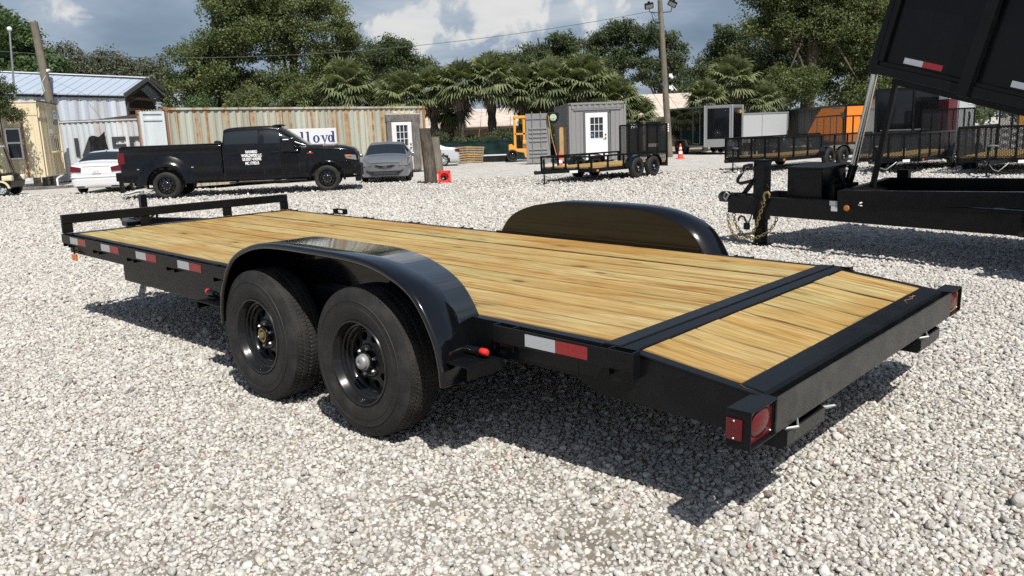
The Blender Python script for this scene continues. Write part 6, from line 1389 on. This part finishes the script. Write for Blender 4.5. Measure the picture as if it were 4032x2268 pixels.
for p_ in (p1_, p2_): p_.scale = (.78, .78, .78)
# green privacy fence
FN = thing('privacy_fence', 'low dark green fence covered with wrinkled privacy cloth below the palms', 'fence', (-4.2, 42.6, 0), R(0))
v = []; nx, nz = 60, 6; L = 8.4
for i in range(nx+1):
    for k in range(nz+1): x = L*i/nx; v.append((x, .03*math.sin(x*5+k*.8)+.02*math.sin(x*11), .04 + (1.04+.03*math.sin(x*2.1))*k/nz))
MB().add(v, [(i*(nz+1)+k, (i+1)*(nz+1)+k, (i+1)*(nz+1)+k+1, i*(nz+1)+k+1) for i in range(nx) for k in range(nz)]).build('cloth', MT['fence_cloth'], FN, 60)
for i in range(5): MB().cyl((L*i/4, .08, 0), (L*i/4, .08, 1.12), .03, n=8).build('post', MT['zinc'], FN)
FN2 = thing('privacy_fence', 'dark green fence cloth beside the light pole below the low roof', 'fence', (5.4, 43.5, 0), R(0))
MB().bx(0, 3.2, 0, .03, .04, 1.2).build('cloth', MT['fence_cloth'], FN2)
for i in range(3): MB().cyl((1.6*i, .07, 0), (1.6*i, .07, 1.25), .03, n=8).build('post', MT['zinc'], FN2)
tag(MB().bx(-1.3, .1, 41.6, 41.72, .30, .36).build('white_pipe', MT['white_paint'], None), 'white pipe lying on dark trestle by the green fence', 'pipe')
b = MB().bx(-1.3, .35, 41.55, 41.9, .0, .295).build('dark_plank_pile', MT['tarp'], None, bev=.02); tag(b, 'low dark covered heap at the foot of the green fence', 'heap')
# forklift behind the grey door leaf
FK = thing('forklift', 'yellow forklift half hidden behind the open grey container door', 'forklift', (.55, 40.6, 0), R(0)); Yp = MT['yellow_paint']
for x in (-.18, .28): MB().bx(x, x+.12, .1, .22, .25, 2.2).build('mast', Yp, FK, bev=.01)
MB().bx(-.16, .9, .06, .2, 2.08, 2.22).build('mast_top', Yp, FK, bev=.02); MB().bx(-.12, .9, .10, .2, 1.3, 1.38).build('mast_bar', Yp, FK)
MB().add([(x, y, z) for y in (-.25, .75) for x, z in ((-.45, .55), (-.45, .82), (-.30, .86), (-.05, .62), (.95, .62), (.95, .18), (.35, .18), (.30, .42))], [tuple(range(8)), tuple(range(8, 16))[::-1]] + [(i, (i+1) % 8, 8+(i+1) % 8, 8+i) for i in range(8)]).build('body', Yp, FK, bev=.02)
MB().bx(.25, .95, -.1, .7, .63, 1.02).build('engine_cover', Yp, FK, bev=.03); MB().bx(.10, .22, .0, .5, .70, 1.05).build('seat', MT['black_satin'], FK, bev=.03)
for z in (.68, .75, .82): MB().bx(.27, .93, -.112, -.101, z, z+.03).build('vent_slat', MT['black_void'], FK)
MB().bx(.26, .6, .3, .5, 1.5, 1.8).build('overhead_guard', MT['black_satin'], FK, bev=.02); MB().tube([(.22, .2, .9), (.26, .22, 1.2)], .02, 6).build('lever', MT['black_satin'], FK)
for x in (-.28, .8):
    for y in (-.30, .70): car_wheel(FK, .30, .24, (x, y, .30), False, dark=True)
# yellow mesh panel at the right edge
yp = MB().bx(14.74, 16.3, 23.6, 23.64, 1.05, 1.95).build('yellow_panel', MT['yellow_paint'], None); tag(yp, 'yellow panel standing behind mesh at the right edge below the dump bed', 'panel')
mt_ = thing('machine_cabinet', 'black machine cabinet with white letters behind the raised trailer gate', 'machine', (6.0, 41.2, 0), R(0))
b = MB().bx(0, 1.75, 0, .9, .25, 1.72).build('cabinet', MT['black_satin'], mt_, bev=.02); MB().bx(.85, .98, -.02, -.001, .25, 1.7).build('post', MT['dark_timber'], mt_)
tx = text_mb('MIR', .26, .008, 0, .8); tx.xf(Matrix.Translation((.42, -.006, 1.42)) @ Matrix.Rotation(PI/2, 4, 'X')); tx.build('lettering', MT['white_print'], b)
MB().bx(1.1, 1.6, -.05, -.001, .45, .62).build('hatch', MT['grey_paint'], b); MB().bx(.1, 1.65, .1, .8, 0, .249).build('base', MT['black_void'], mt_)
# ------------------------------------------------------------------ trees
def leaf_cloud(centres, radii, n_per, size, seed, up_bias=.35, droop=0.0):
    """many small two-triangle leaves in clumps; returns verts, quads, tint"""
    r = np.random.default_rng(seed); K = len(centres); C_ = np.repeat(centres, n_per, 0); Rr = np.repeat(radii, n_per); n = len(C_)
    d = r.normal(size=(n, 3)); d /= np.linalg.norm(d, axis=1)[:, None]; rad = r.random(n)**.45
    P = C_ + d*(Rr*rad)[:, None]*np.array([1.15, 1.15, .72])
    nrm = d*.6 + r.normal(size=(n, 3))*.55 + np.array([0, 0, up_bias]); nrm /= np.linalg.norm(nrm, axis=1)[:, None]
    a = np.cross(nrm, r.normal(size=(n, 3))); a /= np.linalg.norm(a, axis=1)[:, None]; b = np.cross(nrm, a)
    s = size*r.uniform(.6, 1.35, n)[:, None]
    q = np.stack([P - a*s*.55, P + b*s*.34 + nrm*s*.06, P + a*s*.55 - np.array([0, 0, 1])*s*.12, P - b*s*.34 + nrm*s*.06], 1)
    tint = np.repeat(np.clip(np.repeat(r.uniform(.05, .80, K)**1.0, n_per) + r.normal(0, .13, n), 0, 1), 4)
    return q.reshape(-1, 3), np.arange(n*4).reshape(-1, 4), tint
def crown_centres(blobs, dens, seed, hollow=.55):
    r = np.random.default_rng(seed); out = []
    for cx, cy, cz, rx, ry, rz in blobs:
        n = max(3, int(dens*(rx*ry+rx*rz+ry*rz)/3*4*2.1)); d = r.normal(size=(n, 3)); d /= np.linalg.norm(d, axis=1)[:, None]
        rad = hollow + (1-hollow)*r.random(n)**.6; rad *= 1 + .16*np.sin(d[:, 0]*5+seed)*np.sin(d[:, 2]*6+seed*2) + r.normal(0, .05, n)
        out.append(np.array([cx, cy, cz]) + d*rad[:, None]*np.array([rx, ry, rz]))
    return np.concatenate(out)
N_LEAF = []
def tree(label, base, blobs, leafmat, dens=1.0, n_per=34, size=.2, clump=(.45, .85), trunk=.3, seed=1, name='tree', group='broadleaf trees along the back of the yard', bark='bark', lean=(0, 0), zcut=0.3, limbs=7, boughs=11):
    t = thing(name, label, 'tree', base, 0, group); r = random.Random(seed); bx_, by_, _ = base
    B = [(b[0]-bx_, b[1]-by_, b[2], b[3], b[4], b[5]) for b in blobs]
    r9 = np.random.default_rng(seed+50); SB = []
    for b in B:                                                # every lobe breaks into smaller boughs, so the outline is uneven and lets sky through
        for j in range(boughs):
            d = r9.normal(size=3); d /= np.linalg.norm(d); f = r9.uniform(.45, .98); k = r9.uniform(.26, .46)
            SB.append((b[0]+d[0]*b[3]*f, b[1]+d[1]*b[4]*f, b[2]+d[2]*b[5]*f, b[3]*k*1.15, b[4]*k, b[5]*k*.85))
        SB.append((b[0], b[1], b[2], b[3]*.62, b[4]*.62, b[5]*.62))
    C_ = crown_centres(SB, dens, seed, .35); C_ = C_[C_[:, 2] > zcut]
    rr = np.random.default_rng(seed+9).uniform(*clump, len(C_))
    v, q, ti = leaf_cloud(C_, rr, int(n_per*2.7), size*.66, seed); N_LEAF.append(len(q))
    np_mesh('crown', v, q, MT[leafmat], t, attr=ti)
    top = max(b[2]+b[5]*.5 for b in B); m = MB(); ax = [Vector((0, 0, -.1))]
    mid = np.mean([[b[0], b[1], b[2]] for b in B], 0)
    for k in range(1, 7): f = k/6; ax.append(Vector((mid[0]*f + r.uniform(-.12, .12) + lean[0]*math.sin(PI*f), mid[1]*f + r.uniform(-.12, .12), top*f)))
    m.tube(ax, [trunk*(1-.82*k/6) for k in range(7)], 9)
    for b in B:
        for j in range(max(1, limbs//len(B))):
            s = ax[r.randint(2, 4)]; d = Vector((r.gauss(0, 1), r.gauss(0, 1), r.uniform(-.2, .9))).normalized(); e = Vector(b[:3]) + Vector((d.x*b[3], d.y*b[4], d.z*b[5]))*.5; c = (s+e)/2 + Vector((r.uniform(-.3, .3), r.uniform(-.3, .3), r.uniform(0, .5)))
            m.tube([s, c, e], [trunk*.26, trunk*.16, trunk*.04], 6)
    m.build('trunk', MT[bark], t, 50)
    return t
# positions are world metres: (x, y, z, rx, ry, rz) per lobe of the crown
tree('tall feathery green tree standing at the far left behind the cream office', (-30, 47, 0), [(-30.0, 47, 7.6, 3.2, 3.0, 2.2), (-27.6, 46.5, 6.2, 2.4, 2.2, 1.3), (-26.3, 46.5, 5.1, 2.2, 2, 1.0), (-32.0, 48, 4.8, 3.5, 3, 2.4), (-28.4, 46.5, 8.6, 1.5, 1.5, .8), (-25.4, 46.3, 5.9, 1.0, 1, .45)], 'leaf_fresh', 2.6, 34, .26, (.35, .75), .4, 11)
tree('small dark young tree with a thin leaning trunk beside the golf cart', (-18.35, 30.6, 0), [(-19.3, 30.6, 3.45, 1.15, 1.2, .85), (-19.5, 30.6, 4.55, .85, 1, .75), (-18.5, 30.3, 2.85, .70, .8, .26), (-20.3, 30.6, 2.9, .9, 1, .6), (-18.55, 30.3, 3.75, .55, .6, .25), (-18.45, 30.3, 3.3, .6, .6, .2)], 'leaf_dark', 7.0, 22, .10, (.14, .30), .085, 12, limbs=16)
for k, (x, w, h) in enumerate(((-50, 5, 13.4), (-45, 4.5, 13.0), (-40.5, 4, 11.6))):
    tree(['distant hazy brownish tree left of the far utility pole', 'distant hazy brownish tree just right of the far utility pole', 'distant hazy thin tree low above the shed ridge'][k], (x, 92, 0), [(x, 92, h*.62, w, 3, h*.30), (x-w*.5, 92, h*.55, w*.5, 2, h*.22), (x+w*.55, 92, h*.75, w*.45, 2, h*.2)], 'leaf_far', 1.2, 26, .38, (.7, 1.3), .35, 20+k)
# the big oak group left of centre
tree('tall loose crowned oak, leftmost of the big group behind the rusty container', (-17.0, 50, 0), [(-17.2, 50, 6.3, 2.7, 2.4, 2.6), (-16.1, 50, 9.0, 1.7, 1.7, 1.6), (-18.4, 49.6, 4.4, 2.0, 2, 1.7), (-15.9, 49.6, 7.2, 1.6, 1.6, 1.2), (-16.9, 50, 10.6, .9, .9, .9)], 'leaf_oak', 2.6, 30, .20, (.35, .75), .34, 31)
tree('broadest oak of the big group with a dense mixed green crown', (-13.0, 51.5, 0), [(-13.2, 51.5, 8.2, 3.1, 2.6, 2.9), (-12.0, 51, 5.0, 3.2, 2.5, 2.2), (-14.6, 51.5, 9.8, 1.8, 1.8, 1.7), (-11.3, 51.5, 9.6, 1.6, 1.6, 1.5), (-12.8, 51.5, 11.4, 1.8, 1.5, 1.2)], 'leaf_oak', 2.6, 30, .20, (.35, .75), .42, 32)
tree('oak with bare twiggy top, rightmost of the big group by the fan palm', (-9.9, 50.5, 0), [(-10.2, 50.5, 6.0, 1.9, 1.8, 2.3), (-9.7, 50.2, 8.1, 1.1, 1.2, 1.1), (-8.9, 50.2, 5.0, 1.1, 1.2, 1.2), (-9.1, 50.2, 7.3, .5, .5, .9)], 'leaf_oak', 2.5, 28, .19, (.28, .62), .28, 33)
for k, (x, y, z, rx, rz) in enumerate(((-18.0, 46.5, 2.2, 2.3, 1.9), (-15.2, 46.8, 2.6, 2.2, 1.9), (-12.4, 46.5, 2.5, 2.3, 1.7), (-9.9, 46.3, 2.3, 1.9, 1.6))):
    tree(['rounded bush beside the gable of the metal shed', 'bright leafy bush below the tall loose oak', 'bright leafy bush below the broadest oak', 'low bush beside the first fan palm'][k], (x, y, 0), [(x, y, z, rx, 1.6, rz), (x+.8, y-.3, z+rz*.5, rx*.5, 1, rz*.5)], ['leaf_fresh', 'leaf_oak', 'leaf_oak', 'leaf_dark'][k], 2.8, 30, .17, (.3, .6), .12, 40+k, 'bush', 'bushes at the foot of the oaks')
# dark oaks behind the palms
tree('dark rounded oak crown behind the first fan palms', (-12.5, 78, 0), [(-13.5, 78, 7.6, 3.2, 3, 2.1), (-10.2, 78, 8.1, 3.0, 3, 2.1), (-16.0, 78, 6.6, 2.6, 2.4, 1.8), (-10.0, 77.5, 9.6, 1.7, 1.7, 1.0), (-7.4, 78, 7.2, 1.6, 2, 1.3)], 'leaf_dark', 1.9, 30, .27, (.5, 1.0), .5, 51)
tree('dark open oak left of the tall oak with the bare limb', (3.2, 76, 0), [(.8, 76, 7.7, 1.9, 2, 1.3), (3.4, 76, 7.9, 2.2, 2, 1.5), (5.6, 76, 9.0, 1.5, 1.6, 1.4), (4.6, 76, 7.0, 2.5, 2, 1.3), (2, 76, 6.0, 3, 2, 1.4)], 'leaf_dark', 1.9, 30, .26, (.42, .85), .4, 52)
tree('tall dark oak with a pale bare limb behind the grey office', (10.3, 72, 0), [(9.3, 72, 9.3, 1.7, 1.8, 1.3), (8.0, 72, 8.4, 1.1, 1.4, .9), (10.8, 72, 7.8, 1.5, 1.5, 1.2), (11.3, 72, 9.2, .8, 1, .6), (9.0, 72, 6.3, 2.6, 2, 1.5)], 'leaf_dark', 2.1, 30, .25, (.4, .8), .42, 53)
tree('dark oak with mossy gaps directly behind the light pole', (13.0, 71, 0), [(12.9, 71, 8.8, 1.5, 1.5, 1.3), (14.2, 71, 7.6, 1.3, 1.4, 1.3), (12.4, 71, 6.0, 1.8, 1.7, 1.4), (14.3, 71, 5.2, 1.5, 1.5, 1.5)], 'leaf_dark', 1.9, 28, .25, (.4, .8), .35, 54)
tree('dark shaggy tree between the light pole and the tall palm', (15.0, 58, 0), [(14.4, 58, 4.6, 1.9, 1.8, 2.0), (16.0, 58, 6.3, 1.5, 1.5, 1.6), (17.0, 57.5, 4.6, 1.8, 1.7, 2.2), (13.3, 57.5, 3.4, 1.5, 1.5, 1.4), (15.2, 57.5, 7.1, .8, .8, .9)], 'leaf_dark', 2.4, 30, .21, (.35, .75), .3, 55)
tree('large spreading oak on the right rising above the orange trailer', (18.0, 50, 0), [(17.8, 50, 7.2, 3.2, 2.6, 2.7), (20.8, 50, 6.6, 3.0, 2.5, 2.9), (15.8, 49.6, 8.4, 1.7, 1.6, 1.6), (19.2, 50, 10.2, 3.2, 2.4, 2.0), (21.5, 49.6, 3.4, 2.6, 2.2, 1.8), (23.5, 50, 8.6, 2.6, 2.4, 2.6), (17.6, 49, 3.6, 2.4, 1.8, 1.6), (14.9, 49.5, 9.3, .6, .6, .9)], 'leaf_oak', 2.5, 30, .20, (.35, .75), .5, 56)
tree('dense dark tree behind the large spreading oak on the right', (23.5, 57, 0), [(22, 57, 6, 4, 3, 4), (27, 57, 6, 4, 3, 4.4), (31, 57, 5, 4, 3, 4), (18, 57, 5, 3, 3, 3.4)], 'leaf_dark', 1.6, 30, .25, (.5, 1.0), .5, 57)
# far wooded edge so that the ground never meets bare sky
def woods():
    r = np.random.default_rng(77); x = np.concatenate([np.linspace(-110, 110, 260)]); C_ = []
    for k in range(3): C_.append(np.stack([x+r.normal(0, 1, len(x)), 96 + r.uniform(0, 8, len(x)), r.uniform(.5, 1, len(x))*(4.2+1.4*np.sin(x*.11)+.9*np.sin(x*.37))*(.35+.33*k)], 1))
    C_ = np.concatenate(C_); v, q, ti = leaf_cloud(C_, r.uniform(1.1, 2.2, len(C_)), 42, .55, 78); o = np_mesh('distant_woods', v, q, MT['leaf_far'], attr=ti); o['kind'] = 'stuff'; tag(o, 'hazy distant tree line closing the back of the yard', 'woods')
woods()
# ---- sabal palms
def palm_meshes(seed, nfr=58, dead=True):
    r = random.Random(seed); V = []; Q = []; T = []
    def frond(az, el, ln, dry):
        d = Vector((math.cos(az)*math.cos(el), math.sin(az)*math.cos(el), math.sin(el))); side = Vector((-math.sin(az), math.cos(az), 0)); upv = side.cross(d)*-1
        pet = ln*.55; p0 = d*.12; p1 = d*pet - Vector((0, 0, 1))*(.10*pet*pet)
        def strip(a, b, w0, w1, nrm, tint):
            s = (b-a).cross(nrm); s = s.normalized() if s.length > 1e-6 else side; o = len(V)
            V.extend([tuple(a-s*w0), tuple(a+s*w0), tuple(b+s*w1), tuple(b-s*w1)]); Q.append((o, o+1, o+2, o+3)); T.extend([tint]*4)
        strip(p0, p1, .022, .016, upv, .55 if not dry else .4)
        nb = 17; d2 = (p1-p0).normalized(); t0 = r.uniform(.1, .62) if not dry else r.random()
        for i in range(nb):
            f = (i/(nb-1)-.5)*2; a = f*1.75; dr = (d2*math.cos(a) + side*math.sin(a)*1.0 + upv*(.20-.42*abs(f))).normalized(); L = ln*.62*(1-.28*abs(f)**1.5)*r.uniform(.85, 1.1)
            m1 = p1 + dr*L*.55 - Vector((0, 0, 1))*L*(.05 if not dry else .2); m2 = p1 + dr*L*.95 - Vector((0, 0, 1))*L*(.20+.22*abs(f)+r.uniform(0, .15) + (.4 if dry else 0))
            tn = min(1, max(0, t0 + r.uniform(-.12, .12)))
            strip(p1, m1, .016, .050, upv, tn); strip(m1, m2, .050, .006, upv, tn)
    for i in range(nfr):
        k = i/nfr; el = R(82) - k*R(118) + r.uniform(-.12, .12); frond(i*2.39996 + r.uniform(-.2, .2), el, r.uniform(1.15, 1.5), False)
    ng = len(Q); green = (np.array(V), np.array(Q), np.array(T)); V, Q, T = [], [], []
    def dead_(): 
        for i in range(16): frond(i*2.39996+1, R(-48) - r.random()*R(34), r.uniform(.8, 1.15), True)
    V2, Q2, T2 = V, Q, T
    r2_ = r
    # the skirt of dead fronds
    def frond2(az, el, ln):
        d = Vector((math.cos(az)*math.cos(el), math.sin(az)*math.cos(el), math.sin(el))); side = Vector((-math.sin(az), math.cos(az), 0)); p1 = d*ln*.5
        for i in range(9):
            a = (i/8-.5)*1.5; e = p1 + (d*math.cos(a)*.6 + side*math.sin(a)*.5 - Vector((0, 0, .75)))*ln*.6*r.uniform(.8, 1.15); o = len(V2)
            V2.extend([tuple(p1-side*.03), tuple(p1+side*.03), tuple(e+side*.015), tuple(e-side*.015)]); Q2.append((o, o+1, o+2, o+3)); T2.extend([r.random()]*4)
        o = len(V2); V2.extend([tuple(d*.1-side*.02), tuple(d*.1+side*.02), tuple(p1+side*.015), tuple(p1-side*.015)]); Q2.append((o, o+1, o+2, o+3)); T2.extend([.3]*4)
    for i in range(22): frond2(i*2.4+.5, R(-22) - r.random()*R(50), r.uniform(.75, 1.2))
    return green, (np.array(V2), np.array(Q2), np.array(T2))
PV = []
for s in (3, 8, 15):
    g_, d_ = palm_meshes(s); a = np_mesh('fronds', g_[0], g_[1], MT['leaf_palm'], attr=g_[2]); b = np_mesh('dead_fronds', d_[0], d_[1], MT['leaf_dead'], attr=d_[2]); PV.append((a.data, b.data)); bpy.data.objects.remove(a); bpy.data.objects.remove(b)
PALMS = [  # x, y, height of crown centre, crown scale, label
    (-8.9, 46.5, 4.75, 1.45, 'fan palm leftmost of the row, beside the oak with the bare top'), (-11.6, 47.0, 4.0, 1.0, 'small fan palm half hidden among the oak foliage'), (-5.6, 45.5, 4.1, 1.3, 'fan palm above the white door of the rusty container'),
    (-4.0, 46.2, 4.3, 1.3, 'fan palm right of the one above the white door, above the rusty corner post'), (-2.45, 45.6, 4.55, 1.25, 'tall fan palm directly above the timber pallets'), (-.75, 45.6, 4.75, 1.4, 'tallest fan palm of the left row, above the yellow forklift'),
    (.95, 46.2, 4.2, 1.35, 'fan palm between the forklift and the grey office'), (2.5, 46.0, 4.4, 1.4, 'fan palm above the left edge of the grey office roof'), (4.4, 46.0, 4.5, 1.45, 'large fan palm centred above the grey office'),
    (6.1, 45.5, 3.4, 1.25, 'fan palm above the right corner of the grey office'), (7.25, 45.8, 2.5, 1.1, 'low fan palm right behind the grey office by the low roof'), (5.2, 45.2, 2.5, 1.1, 'low fan palm hanging behind the grey office roof edge'),
    (-3.2, 47.6, 3.3, 1.2, 'fan palm filling the gap behind the tall palm over the pallets'), (1.75, 48, 3.9, 1.25, 'fan palm set back above the open grey door'), (3.5, 47.8, 4.0, 1.3, 'fan palm set back just left of the large centred palm'), (5.6, 48, 4.1, 1.3, 'fan palm set back just right of the large centred palm'), (-6.9, 48, 3.9, 1.3, 'fan palm set back between the first palm and the white door palm'),
    (12.6, 46.0, 4.2, 1.3, 'tall fan palm against the dark tree behind the black trailer with bright corners'), (10.9, 45.0, 3.2, 1.05, 'lower fan palm above the bright cornered black trailer'), (14.2, 45.6, 3.1, 1.0, 'fan palm with hanging old fronds above the pale grey trailer')]
for i, (x, y, h, s, lab) in enumerate(PALMS):
    t = thing('palm_tree', lab, 'palm tree', (x, y, 0), 0, 'fan palms along the fence')
    h -= .42; s *= .88
    for nm, me in zip(('fronds', 'dead_fronds'), PV[i % 3]):
        o = bpy.data.objects.new(nm, me); COL.objects.link(o); o.parent = t; o.location = (0, 0, h); o.scale = (s, s, s); o.rotation_euler = (0, 0, i*1.3)
    r = random.Random(i); n = 10; vs = []; k = 12
    for j in range(k):
        f = j/(k-1); rr = .17*s*(1 + (.45 if j % 2 else .0)*min(1, f*1.4)) ; vs += [(rr*math.cos(2*PI*q/n+j*.3), rr*math.sin(2*PI*q/n+j*.3), h*f*1.0) for q in range(n)]
    MB().add(vs, [(j*n+q, j*n+(q+1) % n, (j+1)*n+(q+1) % n, (j+1)*n+q) for j in range(k-1) for q in range(n)]).build('trunk', MT['palm_bark'], t, 60)
# vines and shrubs round the palm feet
for k, (x, y, w, h) in enumerate(((-3.6, 44.4, .7, 1.5), (-2.0, 44.6, .9, 1.3), (-.4, 44.4, 1.0, 1.6), (2.0, 43.8, 1.5, 2.3), (3.3, 44.5, 1.3, 2.0))):
    tree(['vine covered shrub at the foot of the palms by the rusty corner post', 'low vine covered shrub behind the pallets', 'vine covered shrub behind the green fence by the forklift', 'leafy shrub rising behind the open grey door', 'leafy shrub behind the hose reel'][k], (x, y, 0), [(x, y, h*.55, w, .8, h*.5)], 'leaf_fresh' if k > 2 else 'leaf_dark', 4, 26, .13, (.22, .4), .06, 60+k, 'shrub', 'shrubs at the foot of the palms', limbs=3)
# potted palm by the golf cart
pp = thing('young_palm', 'small bright green fan palm by the window of the cream office', 'palm', (-19.0, 29.9, 0))
for nm, me in (('fronds', PV[0][0]),):
    o = bpy.data.objects.new(nm, me); COL.objects.link(o); o.parent = pp; o.location = (0, 0, .95); o.scale = (.42, .42, .42)
MB().tube([(0, 0, 0), (0, 0, .95)], [.10, .07], 8).build('trunk', MT['palm_bark'], pp, 50)
